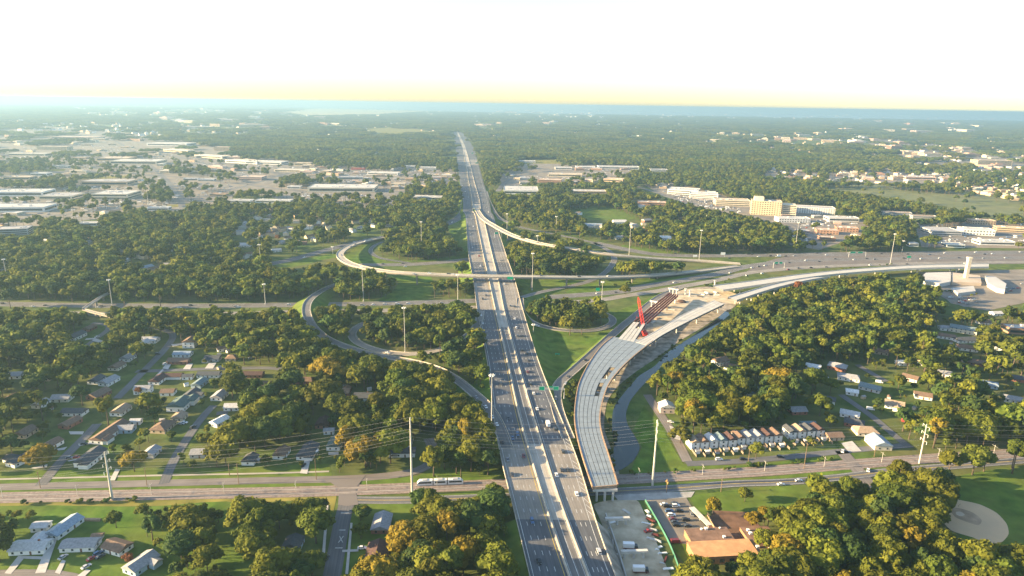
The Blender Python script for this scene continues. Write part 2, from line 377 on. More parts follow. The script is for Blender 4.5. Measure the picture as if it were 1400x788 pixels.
for a, b in segs:
    i0, i1 = np.searchsorted(YS, a), np.searchsorted(YS, b); s_ = slice(i0, i1 + 1)
    L, Rr = EDGE[0][s_].copy(), EDGE[3][s_].copy(); n = len(L); h = np.maximum(L[:, 2:3], 0)
    A = L - np.hstack([1.5 + h * 2.0, h * 0, h + 0.1]); D = Rr + np.hstack([1.5 + h * (2.0 if a > 300 else 0.9), h * 0, -h - 0.1])
    L2 = L - [0.8, 0, 0.2]; R2 = Rr + [0.8, 0, -0.2]; V = np.vstack([A, L2, R2, D])
    f = [(k * n + i, (k + 1) * n + i, (k + 1) * n + i + 1, k * n + i + 1) for k in range(3) for i in range(n - 1)] + [(0, n, 2 * n, 3 * n), (n - 1, 4 * n - 1, 3 * n - 1, 2 * n - 1)]
    struct(obj('embankment', mkmesh('embankment', V, f, [GRASS, MUD], [1 if (a < 300 and 2 * (n - 1) <= q < 3 * (n - 1)) else 0 for q in range(len(f))])))
# white hatching in the right shoulder on the near bridge
mb = MB()
for yy in np.arange(325, 412, 7.0):
    i = int(np.argmin(abs(YS - yy))); a = between(EDGE[2], EDGE[3], 0.82)[i]; b = between(EDGE[2], EDGE[3], 0.97)[i]
    mb.add([a + [0, 3.5, 0.05], a + [0, 2.7, 0.05], b + [0, -1.7, 0.05], b + [0, -0.9, 0.05]], [(0, 1, 2, 3)])
mb.obj('shoulder_hatching', WHITE_P, hr)

# ---- cross freeway and ramps
road('freeway_carriageway', [(-60, 415), (0, 416), (150, 418.2), (300, 418.3), (450, 416.5), (560, 414.5), (640, 412), (720, 408.5), (788, 404), (849, 399), (880, 392), (923, 385.5), (980, 375), (1025, 364), (1100, 356.5), (1250, 353.5), (1420, 352.5)], 17, ASPH_OLD, lanes=(-3.6, 0, 3.6), key='fw_a')
road('freeway_carriageway', [(-60, 428), (60, 428), (150, 430), (270, 430), (400, 427), (520, 425), (640, 421), (730, 417), (820, 410.5), (852, 405), (895, 399), (938, 391), (980, 383.5), (1020, 374), (1060, 369.5), (1100, 366), (1250, 360.5), (1420, 358.5)], 13, CONC, lanes=(-1.8, 1.8), key='fw_b', keep=False)
road('freeway_carriageway', [(1440, 345.5), (1250, 347), (1100, 348.5), (1000, 349.8), (950, 350), (900, 348.5), (860, 342), (812, 332)], 22, ASPH_OLD, lanes=(-5.4, -1.8, 1.8, 5.4), key='fw_c')
road('wide_ramp', [(636, 275, 2.5), (633, 292, 2), (615, 305, 1), (590, 313), (555, 319), (520, 325), (480, 333.5), (440, 344), (400, 355), (365, 362), (330, 368)], 19, ASPH, lanes=(-3.6, 0, 3.6), key='wide')
road('collector_road', [(470, 363), (500, 362.5), (560, 362), (610, 358.5), (655, 353)], 17, ASPH_OLD, lanes=(-1.8, 1.8), key='coll')
road('loop_ramp', [(560, 360), (538, 356.5), (520, 353.5), (510.5, 348.7), (506, 343), (512, 336), (523, 331)], 7, ASPH, key='loopd')
road('curved_ramp', [(475, 384, 0), (449, 393.6, 3), (432, 403, 6), (422, 412, 7.5), (418.5, 421, 7.5), (419.5, 432, 7), (427, 447, 4), (444.5, 463, 2), (466, 472.5, 1), (489, 480, 1), (513, 486.5), (550, 492.5), (584, 500, 1), (616, 514, 4), (643, 535, 7), (667, 556.5, 8), (683, 585, 8), (692, 612, 8)], 8.5, ASPH_OLD, rail=0.8, key='rampf')
road('loop_ramp', [(530, 431), (514.8, 437.3), (494.7, 443), (482, 452), (481, 463.5), (494.7, 473), (516, 480), (550.6, 485.4), (590, 483, 2), (625, 470, 5), (645, 455, 7), (655, 440, 8), (657, 425, 8)], 8, CONC, rail=0.7, key='loopg')
road('loop_ramp', [(711, 408, 8), (712.5, 426, 7), (722, 439, 5), (740, 447, 3), (768, 452.5, 1), (800, 453.5), (823, 451), (838, 443.5), (838, 434), (826, 428), (810, 425)], 7.5, ASPH_OLD, rail=0.6, key='looph')
road('side_ramp', [(777, 600, 8), (765, 570, 8), (759, 545, 7), (764, 525, 5.5), (781, 510, 4), (806.6, 487, 2), (841, 455, 1), (873, 428.6), (902, 406), (930, 394)], 8.5, ASPH_OLD, rail=0.6, key='rampi')
road('exit_ramp', [(664, 262, 2.5), (668, 275, 3), (680, 296, 2.5), (697.6, 305.5, 1), (716, 312), (740, 317), (775, 324), (812, 332)], 10, ASPH_OLD, key='rampj')
road('curved_ramp', [(812, 332), (832, 343), (840, 352), (837, 362), (826, 374), (805, 385), (780, 391.5), (740, 399.5, 2), (713, 407, 6)], 9, ASPH_OLD, key='rampc')
road('curved_ramp', [(716, 322), (700, 326, 1), (688, 332, 3), (684, 342, 5), (688, 356, 8)], 6, ASPH, key='rampk')

# flyovers: deck slab, parapets and piers are parts of one bridge
def flyover(name, label, pts, width, m, piers, parap=1.0, thick=1.7, key=None, cat='bridge'):
    t = thing(name, label, cat); P = path_px(pts); P[:, 2] += 0.15; PATHS[key] = P
    top = obj('deck_surface', strip_mesh('deck_surface', off(P, -width / 2), off(P, width / 2), m), t)
    mb = MB(); wall_mb(mb, P, 0, thick, width - 0.2, -thick - 0.02); mb.obj('deck_girder', CONC, t)
    for s in (-1, 1):
        mb = MB(); wall_mb(mb, P, s * (width / 2 - 0.15), parap, 0.35, -0.3); mb.obj('parapet', BARR, t)
    mb = MB(); line_mb(mb, P, -width / 2 + 1.2, 0.25); line_mb(mb, P, width / 2 - 1.2, 0.25); line_mb(mb, P, 0, 0.22, (3.5, 8.7)); mb.obj('lane_markings', [WHITE_P], t)
    s = slen(P)
    for f_ in piers:
        i = int(np.argmin(abs(s - f_ * s[-1]))); tg = tang(P)[i]; a = math.atan2(tg[1], tg[0]); z = P[i, 2] - thick - 0.1
        if z < 2: continue
        mb = MB(); mb.tube([(0, 0, -0.2), (0, 0, z - 1.0)], 1.1, 10); mb.box(-1.0, 1.0, -width * 0.42, width * 0.42, z - 1.2, z)
        mb.obj('pier', CONC, t, P[i] * [1, 1, 0], a)
    A, B = off(P, -width / 2), off(P, width / 2)
    for i in range(len(P) - 1): keep_world([A[i], B[i], B[i + 1], A[i + 1]])
    embank(P[:max(2, len(P) // 14)], width / 2, 'embankment'); 
    return t
flyover('flyover_bridge', 'long pale flyover ramp crossing straight over the highway, with green sign', [(560, 318.5, 0.5), (532, 323.6, 2), (505, 328.5, 4), (482, 335, 7), (468, 343, 9), (464.5, 350, 11), (474, 358.5, 12.5), (496, 366, 13.5), (532, 371.7, 14), (560, 373.8, 14.5), (650, 377.3, 15), (720, 378.3, 15), (800, 379.2, 13), (850, 378.5, 10), (900, 376, 5), (960, 370, 1.5), (1010, 364, 0.4)], 10.5, CONC_LT, (0.42, 0.47, 0.525, 0.57, 0.63, 0.68, 0.73, 0.78, 0.83), key='flyb')
flyover('flyover_bridge', 'curved cream flyover leaving the highway median to the right on tall piers', [(651, 285, 6), (657, 295, 8.5), (663.5, 301.5, 11), (675, 308.5, 13), (697.6, 320.5, 14), (724, 329.5, 15), (750, 335.4, 15), (780, 339.8, 14), (829, 347.3, 10), (865, 351, 7), (900, 353.8, 4), (955, 356.5, 2), (1012, 361, 0.5)], 9.5, CONC_LT, (0.38, 0.45, 0.52, 0.59, 0.66), key='flya')

# ---- rail corridor
rail_pts = [(-60, 684), (0, 681), (220, 676.5), (440, 672), (670, 663), (845, 656), (950, 650), (1060, 643.5), (1200, 632.5), (1300, 625.5), (1450, 616)]
road('rail_trackbed', rail_pts, 11.5, GRAVEL, edge=False, key='rail', keep=False)
RAILM = mat('rail_steel', (0.30, 0.25, 0.22), rough=0.4, var=0.2, scale=1)
TIE = mat('concrete_tie', (0.33, 0.29, 0.26), var=0.2)
trk = [o for o in col.objects if o.name.startswith('rail_trackbed')][0]
Pr = PATHS['rail']
for c in (-2.4, 2.4):
    mb = MB(); wall_mb(mb, Pr, c, 0.1, 2.5, 0.02); mb.obj('tie_row', TIE, trk)
    mb = MB()
    for s in (-0.72, 0.72): wall_mb(mb, Pr, c + s, 0.28, 0.16, 0.1)
    mb.obj('rail', RAILM, trk)
# ---- local streets
FRONT = road_mat('street_pinkish', (0.19, 0.168, 0.155))
road('frontage_street', [(-60, 668), (0, 666.5), (200, 661.5), (380, 657), (480, 655), (560, 648), (585, 641), (597, 628), (592, 610), (586, 600)], 7.5, FRONT, edge=False, key='front')
road('sidewalk', [(-40, 656.5), (55, 654.5), (220, 650.5), (370, 647.5), (450, 645)], 1.8, CONC_LT, edge=False, emb=False)
road('school_street', [(449, 812), (454, 788), (460, 755), (467, 715), (475, 685), (481, 662)], 9, STREET, edge=False, key='schoolst')
road('lower_street', [(478, 684), (510, 684.5), (560, 684.5), (640, 681.5), (700, 679), (845, 672), (939, 667), (1008, 661), (1060, 660.5), (1112, 656.5), (1160, 652), (1203, 646), (1300, 638), (1420, 628)], 7.5, STREET, edge=True, yellow=0.0, key='lower')
road('residential_street', [(56, 664), (80, 634), (104, 610), (121, 594), (133, 580)], 6.5, STREET, edge=False, key='sta')
road('residential_street', [(-60, 789), (20, 786.5), (75, 786), (118, 793), (130, 810)], 8, FRONT, edge=False, key='stb')
road('residential_street', [(224, 662), (236, 632), (252, 606), (268, 582), (283, 563), (292, 555)], 6, STREET, edge=False, key='stc')
road('residential_street', [(296, 566), (312, 564)], 6, STREET, edge=False)
road('residential_street', [(160, 545), (186, 519), (203, 501), (222, 482), (236, 464), (238, 456), (228, 452), (205, 447)], 6.5, STREET, edge=False)
road('residential_street', [(186, 508), (230, 507), (270, 505), (320, 504), (375, 503), (392, 506)], 6.5, STREET, edge=False)
road('residential_street', [(112, 479), (130, 464), (153, 448), (148, 443.5), (126, 442)], 5.5, STREET, edge=False)
road('residential_street', [(885, 540), (895, 556), (912, 580), (927, 606), (940, 632)], 7, FRONT, edge=False, key='alley')
road('residential_street', [(938, 634.5), (1000, 632), (1080, 625), (1140, 618.5), (1200, 612.5), (1245, 609)], 6.5, STREET, edge=False)
road('residential_street', [(1150, 617), (1166, 634), (1180, 652), (1196, 672)], 9, FRONT, edge=False, key='xst')
road('residential_street', [(1243, 612), (1218, 592), (1190, 567), (1166, 552), (1150, 540)], 6, STREET, edge=False)
road('residential_street', [(1172, 499), (1190, 510), (1212, 522)], 6, STREET, edge=False)
road('residential_street', [(1258, 462), (1275, 474), (1305, 486), (1322, 496)], 6, STREET, edge=False)
sheet('street_junction', [(440, 653), (500, 650), (486, 668), (490, 690), (474, 692), (462, 690), (464, 668), (452, 660)], FRONT, 0.27, True)
mb = MB()                                        # stop bars and the railroad X on the school street
for (x0, y0), (x1, y1) in (((466, 702), (477, 702)), ((463, 725.5), (472, 725.5)), ((458, 750), (468, 750))):
    a, b = G(x0, y0, 0.29), G(x1, y1, 0.2); mb.add([a, b, b + [0, 0.8, 0], a + [0, 0.8, 0]], [(0, 1, 2, 3)])
for a, b in ((G(462, 742, 0.29), G(469, 733, 0.29)), (G(468, 742, 0.29), G(463.5, 733, 0.29))):
    mb.add([a, a + [0.5, 0, 0], b + [0.5, 0, 0], b], [(0, 1, 2, 3)])
mb.obj('stop_lines', WHITE_P, [o for o in col.objects if o.name.startswith('school_street')][0])

# ---- canal, fill and construction ground
bankL = [(836, 645), (838, 625), (839.5, 606), (837, 590), (837, 570), (840, 556), (852, 539), (863, 526), (875, 513), (896, 500), (912, 482.5), (945, 461), (975, 440), (994, 424)]
bankR = [(1003, 425), (985, 441), (962, 459), (936, 478), (925, 488.6), (903, 503), (889, 517), (874.7, 531.6), (862, 548), (856, 565), (858, 580), (869, 598.7), (874.6, 613), (866, 630), (850, 642)]
CANAL = mat('canal_water', (0.012, 0.022, 0.026), rough=0.06, var=0.3, scale=0.03, spec=0.5, bump=0.02)
sheet('construction_ground', [(806, 668), (846, 664), (845, 640), (836, 615), (826, 585), (830, 550), (845, 528), (870, 508), (900, 488), (930, 466), (960, 448), (990, 428), (1010, 414), (990, 400), (970, 392), (935, 396), (905, 408), (885, 425), (860, 452), (820, 480), (800, 510), (790, 550), (796, 600)], MUD, 0.135, True)
sheet('canal', bankL + bankR, CANAL, 0.145, True)
sheet('construction_yard', [(812, 690), (835, 684), (870, 684), (880, 700), (893, 730), (905, 760), (918, 790), (925, 812), (850, 812), (842, 770), (830, 735), (818, 705)], SAND, 0.14, True)
sheet('construction_yard', [(900, 408), (935, 396), (985, 396), (1010, 404), (1008, 416), (975, 412), (940, 428), (905, 450), (893, 452), (895, 430)], SAND, 0.15, True)
sheet('gravel_apron', [(838, 676), (880, 674), (950, 672), (945, 680), (880, 684), (845, 684)], mat('gravel_apron', (0.34, 0.33, 0.31), var=0.2, scale=0.2, bump=0.4), 0.15)
sheet('parking_lot', [(881, 684), (938, 680), (944, 690), (978, 740), (950, 745), (918, 742), (903, 715)], LOT, 0.145, True)
sheet('sandy_ballfield', [(1300, 683), (1318, 685), (1340, 690), (1362, 701), (1376, 716), (1379, 730), (1370, 741), (1352, 744), (1330, 735), (1300, 725), (1285, 705)], mat('ballfield_sand', (0.66, 0.46, 0.28), c2=(0.56, 0.38, 0.22), var=0.15, scale=0.08, rough=1), 0.14, True)
sheet('infield_wear', [(1298, 695), (1312, 695), (1330, 701), (1342, 711), (1338, 718), (1322, 714), (1306, 707)], mat('worn_infield', (0.40, 0.27, 0.17), var=0.25, scale=0.2, rough=1), 0.146)
sheet('infield_wear', [(1307, 700), (1314, 700), (1319, 704), (1314, 706), (1308, 704)], mat('pale_mound', (0.62, 0.48, 0.34), var=0.1, rough=1), 0.15)
sheet('school_yard_soil', [(975, 698), (1020, 700), (1045, 725), (1050, 770), (1000, 760), (960, 735)], mat('bare_soil', (0.15, 0.085, 0.055), var=0.3, scale=0.2, rough=1), 0.15, True)
# lawns and verges
for zi, (name, poly, m, kp) in enumerate((
    ('lawn', [(722, 441), (745, 450), (775, 456), (834, 453), (800, 485), (762, 522), (748, 526), (736, 500), (728, 465)], GRASS, True),
    ('lawn', [(840, 428), (880, 412), (905, 399), (875, 425), (845, 448), (836, 452), (842, 440)], GRASS, True),
    ('lawn', [(714, 384), (790, 383.5), (780, 389), (730, 399), (716, 402)], GRASS, True),
    ('lawn', [(775, 398), (815, 386), (880, 381.5), (945, 376.5), (915, 384), (870, 391), (845, 397), (785, 402)], GRASS, False),
    ('lawn', [(530, 376), (588, 377), (585, 410), (515, 413), (535, 400), (545, 385)], GRASS, True),
    ('lawn', [(472, 350), (488, 338), (512, 330), (502, 341), (507, 350), (530, 359), (495, 361), (478, 356)], GRASS, True),
    ('lawn', [(606, 308), (636, 297), (637, 345), (628, 335), (615, 318)], GRASS, True),
    ('lawn', [(380, 366), (430, 352), (458, 346), (460, 352), (440, 356), (400, 366)], GRASS, True),
    ('lawn', [(540, 358), (600, 353), (640, 347), (640, 352), (600, 357)], GRASS, False),
    ('lawn', [(855, 335), (920, 346), (900, 347.5), (862, 345), (850, 340)], GRASS, True),
    ('verge', [(-40, 670), (200, 664), (440, 659.5), (452, 664), (445, 668), (200, 672), (-40, 677)], GRASS, True),
    ('verge', [(-40, 645), (200, 640), (300, 640), (450, 634), (455, 654), (200, 658), (-40, 663)], GRASS, False),
    ('verge', [(440, 677), (460, 680), (456, 700), (440, 690)], GRASS_DRY, False),
    ('verge', [(-40, 688), (200, 682), (460, 677), (460, 682), (300, 690), (200, 692), (-40, 697)], GRASS_DRY, True),
    ('verge', [(492, 658), (570, 651), (595, 640), (690, 640), (690, 655), (500, 667)], GRASS, False),
    ('verge', [(500, 680), (600, 675), (690, 669), (690, 674), (600, 680), (505, 683)], GRASS, True),
    ('verge', [(850, 666), (960, 658), (1060, 651), (1180, 640), (1180, 645), (1060, 656), (960, 661), (850, 669)], GRASS, True),
    ('verge', [(880, 555), (900, 575), (925, 620), (935, 635), (1010, 637), (1140, 624), (1140, 629), (1000, 641), (860, 650), (868, 630), (878, 612), (865, 590)], GRASS, True),
    ('lawn', [(-40, 697), (200, 693), (330, 690), (330, 810), (-40, 810)], GRASS, False),
    ('lawn', [(478, 695), (600, 690), (600, 800), (470, 800)], GRASS, False),
    ('lawn', [(945, 680), (985, 672), (1100, 663), (1110, 690), (1010, 700), (975, 697), (960, 705)], GRASS, True),
    ('sports_field', [(1295, 655), (1440, 640), (1440, 810), (1350, 810), (1300, 700)], GRASS, False),
    ('lawn', [(918, 742), (955, 745), (962, 770), (935, 770)], GRASS, True),
    ('golf_course', [(1100, 253), (1200, 252), (1300, 261), (1420, 280), (1420, 300), (1330, 293), (1225, 273), (1140, 262)], mat('golf_turf', (0.085, 0.115, 0.032), c2=(0.12, 0.135, 0.045), var=0.3, scale=0.03, macro=0.5, c3=(0.19, 0.17, 0.07)), False),
    ('sports_field', [(778, 284), (830, 281.5), (850, 287), (874, 299), (805, 301), (790, 292)], GRASS, True),
    ('sports_field', [(725, 216), (765, 215), (765, 225), (735, 228)], GRASS_DRY, True),
    ('airfield', [(385, 153), (430, 148.5), (520, 147), (615, 146.5), (600, 151), (520, 156), (420, 158)], mat('airfield_grass', (0.40, 0.36, 0.19), var=0.2, scale=0.004), True),
    ('sports_field', [(500, 176), (570, 174), (580, 181), (530, 183)], GRASS_DRY, True))):
    sheet(name, poly, m, 0.02 + 0.0035 * zi, kp)
sheet('freeway_pavement', [(1035, 362), (1060, 354), (1100, 345.5), (1250, 344), (1430, 342.5), (1430, 360.5), (1250, 362.5), (1150, 365.5), (1090, 369), (1040, 373), (1020, 372)], mat('freeway_shoulder', (0.15, 0.132, 0.12), var=0.15, scale=0.1), 0.155, True)
# paved commercial districts
zc = 0.13
for poly in ([(-60, 178), (60, 172), (190, 183), (300, 198), (420, 224), (625, 231), (625, 252), (590, 262), (560, 290), (470, 286), (400, 276), (330, 262), (300, 285), (215, 292), (130, 300), (-60, 322)],
             [(680, 236), (720, 224), (860, 224), (865, 240), (790, 250), (720, 250), (690, 262)],
             [(880, 252), (925, 250), (1000, 270), (1120, 290), (1150, 300), (1080, 310), (960, 285), (905, 268)],
             [(1060, 292), (1180, 296), (1190, 318), (1120, 342), (1080, 335)],
             [(1250, 305), (1420, 298), (1420, 340), (1260, 338)],
             [(1255, 372), (1420, 368), (1420, 410), (1350, 425), (1300, 415), (1280, 395)],
             [(1040, 232), (1290, 236), (1300, 252), (1200, 252), (1050, 244)],
             [(1170, 186), (1300, 196), (1420, 212), (1420, 240), (1290, 232), (1220, 214)]):
    zc += 0.004; sheet('commercial_pavement', poly, LOT, zc)

# ================================================================== BRIDGE UNDER CONSTRUCTION
DECKM = mat('steel_deck_form', (0.20, 0.235, 0.265), rough=0.6, var=0.12, scale=0.2, spec=0.5)
DECKW = mat('new_deck_white', (0.43, 0.42, 0.39), rough=0.8, var=0.08, scale=0.1)
WOODF = mat('formwork_timber', (0.34, 0.23, 0.15), var=0.3, scale=0.8)
GIRD = mat('girder_dark', (0.06, 0.055, 0.06), var=0.2)
GIRDR = mat('girder_red_primer', (0.13, 0.035, 0.03), var=0.2)
PIERC = mat('pier_concrete', (0.50, 0.48, 0.44), var=0.15, scale=0.3)
def deck_panels(t, Lp, Rp, z, across, seg, m, gap=0.5, holes=(), jig=0.04):
    A, B = path_px([(x, y, z) for x, y in Lp], 5), path_px([(x, y, z) for x, y in Rp], 5)
    n = max(2, int(slen(A)[-1] / seg)); sa, sb = slen(A), slen(B)
    def at(P, s, q): return np.array([np.interp(q * s[-1], s, P[:, k]) for k in range(3)])
    for j in range(n):
        q0, q1 = j / n, (j + 1) / n; q1 -= 0.02 / n
        a0, a1, b0, b1 = at(A, sa, q0), at(A, sa, q1), at(B, sb, q0), at(B, sb, q1)
        for k in range(across):
            if (j, k) in holes: continue
            wv = np.linalg.norm(b0 - a0); g = gap / wv / 2
            t0, t1 = k / across + g, (k + 1) / across - g; dz = np.array([0, 0, rnd.uniform(0, jig)])
            c = [a0 + (b0 - a0) * t0 + dz, a0 + (b0 - a0) * t1 + dz, a1 + (b1 - a1) * t1 + dz, a1 + (b1 - a1) * t0 + dz]
            V = c + [p - [0, 0, 0.25] for p in c]
            obj('deck_panel', mkmesh('deck_panel', V, [(0, 1, 2, 3), (7, 6, 5, 4), (0, 4, 5, 1), (1, 5, 6, 2), (2, 6, 7, 3), (3, 7, 4, 0)], m), t)
    C = 0.5 * (np.array([at(A, sa, q) for q in np.linspace(0, 1, 40)]) + np.array([at(B, sb, q) for q in np.linspace(0, 1, 40)]))
    W = np.linalg.norm(np.array([at(A, sa, q) for q in np.linspace(0, 1, 40)]) - np.array([at(B, sb, q) for q in np.linspace(0, 1, 40)]), axis=1)
    for k in range(across + 1):
        P = np.array([at(A, sa, q) + (at(B, sb, q) - at(A, sa, q)) * k / across for q in np.linspace(0, 1, 40)])
        mb = MB(); wall_mb(mb, P, 0, 1.6, 0.5, -1.95); mb.obj('girder', GIRD, t)
    return A, B, C, W
def bent(t, c, width, z, ang, n=3, name='pier_bent'):
    mb = MB(); mb.box(-0.8, 0.8, -width / 2, width / 2, z - 1.5, z)
    for k in range(n):
        y = -width / 2 + width * (k + 0.5) / n; mb.tube([(0, y, -0.2), (0, y, z - 1.4)], 0.75, 8)
    return mb.obj(name, PIERC, t, (c[0], c[1], 0), ang)
def edge_forms(t, A, B, m=WOODF, h=0.9):
    for P, s in ((A, -1), (B, 1)):
        mb = MB(); wall_mb(mb, P, s * 0.35 if P is A else 0.35, h, 0.7, -0.45); mb.obj('edge_form', m, t)
va = thing('viaduct', 'curved unfinished viaduct of grey steel deck panels ending above the railway', 'viaduct')
LpV = [(811, 666), (800, 634), (791, 603), (786, 576), (786.5, 556), (790.8, 527.4), (797, 513), (804.4, 498.7), (813.8, 484.4), (826, 470), (838, 461)]
RpV = [(844, 663), (834, 630), (825, 603), (819, 580), (821, 556), (830, 527.4), (840, 513), (853, 498.7), (868, 485), (884, 472.5), (892, 466)]
A, B, C, W = deck_panels(va, LpV, RpV, 10.0, 6, 9.0, DECKM, 0.34, holes={(14, 4), (15, 4), (16, 4), (18, 4), (19, 4), (20, 4)}); edge_forms(va, A, B)
for q in (0, 6, 13, 20, 27, 33, 38):
    tg = tang(C)[q]; bent(va, C[q], W[q] * 0.98, 8.1, math.atan2(tg[1], tg[0]), 3 if q < 20 else 4)
mb = MB(); wall_mb(mb, np.array([A[0], A[0] * .5 + B[0] * .5, B[0]]), 0, 1.7, 0.6, -1.6); mb.obj('end_form', WOODF, va)
for i in range(len(A) - 1): keep_world([A[i], B[min(i, len(B) - 1)], B[min(i + 1, len(B) - 1)], A[i + 1]])
vb = thing('viaduct', 'straight white new viaduct branch above the canal bank, right of the red crane', 'viaduct')
A, B, C, W = deck_panels(vb, [(869, 468), (894.7, 454.6), (932, 431.6), (977, 411)], [(884, 472.5), (902, 459.5), (938, 440.5), (990, 415.5)], 10.2, 3, 14, DECKW, 0.3); edge_forms(vb, A, B, PIERC, 0.7)
for q in (6, 16, 26, 37): tg = tang(C)[q]; bent(vb, C[q], W[q], 8.2, math.atan2(tg[1], tg[0]), 2)
for i in range(len(A) - 1): keep_world([A[i], B[min(i, len(B) - 1)], B[min(i + 1, len(B) - 1)], A[i + 1]])
vc = thing('viaduct', 'short white deck span with bare dark red girders beyond, left of the red crane', 'viaduct')
A, B, C, W = deck_panels(vc, [(845.5, 463), (866, 440)], [(866.7, 467.5), (883, 442)], 10.1, 4, 16, DECKW, 0.5, holes={(2, 2)})
for q in (2, 37): tg = tang(C)[q]; bent(vc, C[q], W[q], 8.1, math.atan2(tg[1], tg[0]), 3)
for k in range(5):
    a = G(867 + 4.4 * k, 439 + 0.6 * k, 10); b = G(916 + 2.8 * k, 399.5 + 0.9 * k, 10); mb = MB()
    P = np.array([a + (b - a) * q for q in np.linspace(0, 1, 8)]); wall_mb(mb, P, 0, 1.7, 0.35, -1.9); wall_mb(mb, P, 0, 0.1, 0.9, -0.2); wall_mb(mb, P, 0, 0.1, 0.9, -1.95); mb.obj('steel_girder', GIRDR, vc)
a, b = G(896, 421, 0), G(920, 403, 0); bent(vc, a, 14, 8.0, math.atan2((b - a)[1], (b - a)[0]), 3); bent(vc, b, 13, 8.0, math.atan2((b - a)[1], (b - a)[0]), 3)
ve = thing('viaduct', 'long bright white elevated roadway curving east beside the freeway', 'viaduct')
def deckspan(t, Lp, Rp, z, m):
    A, B = path_px([(x, y, z) for x, y in Lp], 8), path_px([(x, y, z) for x, y in Rp], 8)
    q = np.linspace(0, 1, 60); sa, sb = slen(A), slen(B)
    A = np.stack([np.interp(q * sa[-1], sa, A[:, k]) for k in range(3)], 1); B = np.stack([np.interp(q * sb[-1], sb, B[:, k]) for k in range(3)], 1)
    obj('deck_surface', strip_mesh('deck_surface', A, B, m), t)
    C = 0.5 * (A + B); W = np.linalg.norm(A - B, axis=1)
    mb = MB(); n = 60; D = np.array([0, 0, 1.8]); e = np.array([0, 0, 0.03]); V = np.vstack([A - e, B - e, B - D, A - D]); mb.add(list(V), [(k * n + i, ((k + 1) % 4) * n + i, ((k + 1) % 4) * n + i + 1, k * n + i + 1) for k in range(4) for i in range(n - 1)]); mb.obj('deck_girder', PIERC, t)
    for P in (A, B): mb = MB(); wall_mb(mb, P, 0, 0.9, 0.4); mb.obj('parapet', DECKW, t)
    for i in range(4, 58, 8): tg = tang(C)[i]; bent(t, C[i], W[i] * 0.9, z - 1.9, math.atan2(tg[1], tg[0]), 2)
    for i in range(n - 1): keep_world([A[i], B[i], B[i + 1], A[i + 1]])
deckspan(ve, [(975, 391), (1020, 385.5), (1060, 380), (1100, 374.8), (1150, 369.8), (1200, 366), (1260, 362.8), (1352, 361)], [(989, 397), (1029, 391.5), (1073.5, 384.5), (1110, 379), (1150, 374.6), (1200, 370.5), (1260, 367), (1352, 365.5)], 9.0, DECKW)
deckspan(ve, [(995, 407), (1030, 396.5), (1057, 389), (1085, 383), (1110, 379.4)], [(1007.5, 411), (1050, 397), (1080, 389), (1110, 382.5), (1135, 379)], 8.8, DECKW)
# standing free piers and stacked material in the yard
for x, y0, y1 in ((937, 403, 394.5), (943, 405.5, 395.5), (977, 391.5, 384), (923, 415, 409)):
    p = G(x, y0); mb = MB(); mb.tube([(0, 0, -0.1), (0, 0, 7.5)], 1.0, 10); mb.box(-1.2, 1.2, -1.2, 1.2, -0.1, 0.6); mb.box(-1.3, 1.3, -1.3, 1.3, 7.0, 7.9)
    tag(mb.obj('bridge_column', PIERC, None, p), {937: 'white free standing bridge column, left of a close pair by the sand yard', 943: 'white free standing bridge column, right of a close pair by the sand yard', 977: 'single white bridge column at the start of the bright white roadway', 923: 'short white bridge column beside the brown soil heap'}[x], 'column', 'free standing bridge columns')
for x, y, lab in ((843.5, 717.5, 'concrete pier cap on three short columns, the one farther back in the sandy yard'), (866.5, 763, 'concrete pier cap on short columns in front, beside the white dump truck')):
    t = thing('pier_bent', lab, 'bridge pier', G(x, y), R(4)); mb = MB(); mb.box(-7, 7, -0.9, 0.9, 3.2, 4.6); mb.obj('cap_beam', PIERC, t)
    for k in (-5, 0, 5): mb = MB(); mb.tube([(k, 0, -0.1), (k, 0, 3.3)], 0.7, 10); mb.obj('column', PIERC, t)
# red crane
cr = thing('crawler_crane', 'red crawler crane with lattice boom raised between the two viaduct branches', 'crane', G(881, 459))
CRED = mat('crane_red', (0.62, 0.045, 0.03), rough=0.45, var=0.1); DARK = mat('dark_rubber', (0.03, 0.03, 0.032), var=0.2)
mb = MB(); mb.box(-2.8, -1.7, -4, 4, 0, 1.4); mb.box(1.7, 2.8, -4, 4, 0, 1.4); mb.obj('track', DARK, cr)
mb = MB(); mb.box(-2.3, 2.3, -5.2, 3, 1.5, 4.6); mb.box(-2.0, 2.0, -6.5, -4.5, 1.6, 3.6); mb.obj('machine_house', CRED, cr)
mb = MB(); mb.box(0.6, 2.4, 2.8, 4.6, 1.6, 4.4); mb.obj('cab', mat('cab_glass', (0.05, 0.07, 0.09), rough=0.1, spec=0.6), cr)
tip = G(872.5, 406, 34.0) - G(881, 459); base = np.array([0, 2.0, 3.0]); mb = MB(); dirv = tip - base; side = np.cross(dirv, [0, 0, 1]); side /= np.linalg.norm(side); upv = np.cross(side, dirv); upv /= np.linalg.norm(upv)
crn = []
for s1, s2 in ((-1, -1), (1, -1), (1, 1), (-1, 1)):
    P = [base, base + dirv * 0.12 + (side * s1 + upv * s2) * 1.3, base + dirv * 0.88 + (side * s1 + upv * s2) * 1.1, tip]; mb.tube(P, 0.15, 5); crn.append(P)
for i in range(26):
    q0, q1 = 0.1 + 0.78 * i / 26, 0.1 + 0.78 * (i + 1) / 26
    for (a1, a2), (b1, b2) in (((-1, -1), (1, -1)), ((1, -1), (1, 1)), ((1, 1), (-1, 1)), ((-1, 1), (-1, -1))):
        mb.tube([base + dirv * q0 + (side * a1 + upv * a2) * 1.2, base + dirv * q1 + (side * b1 + upv * b2) * 1.2], 0.08, 4)
mb.obj('lattice_boom', CRED, cr)
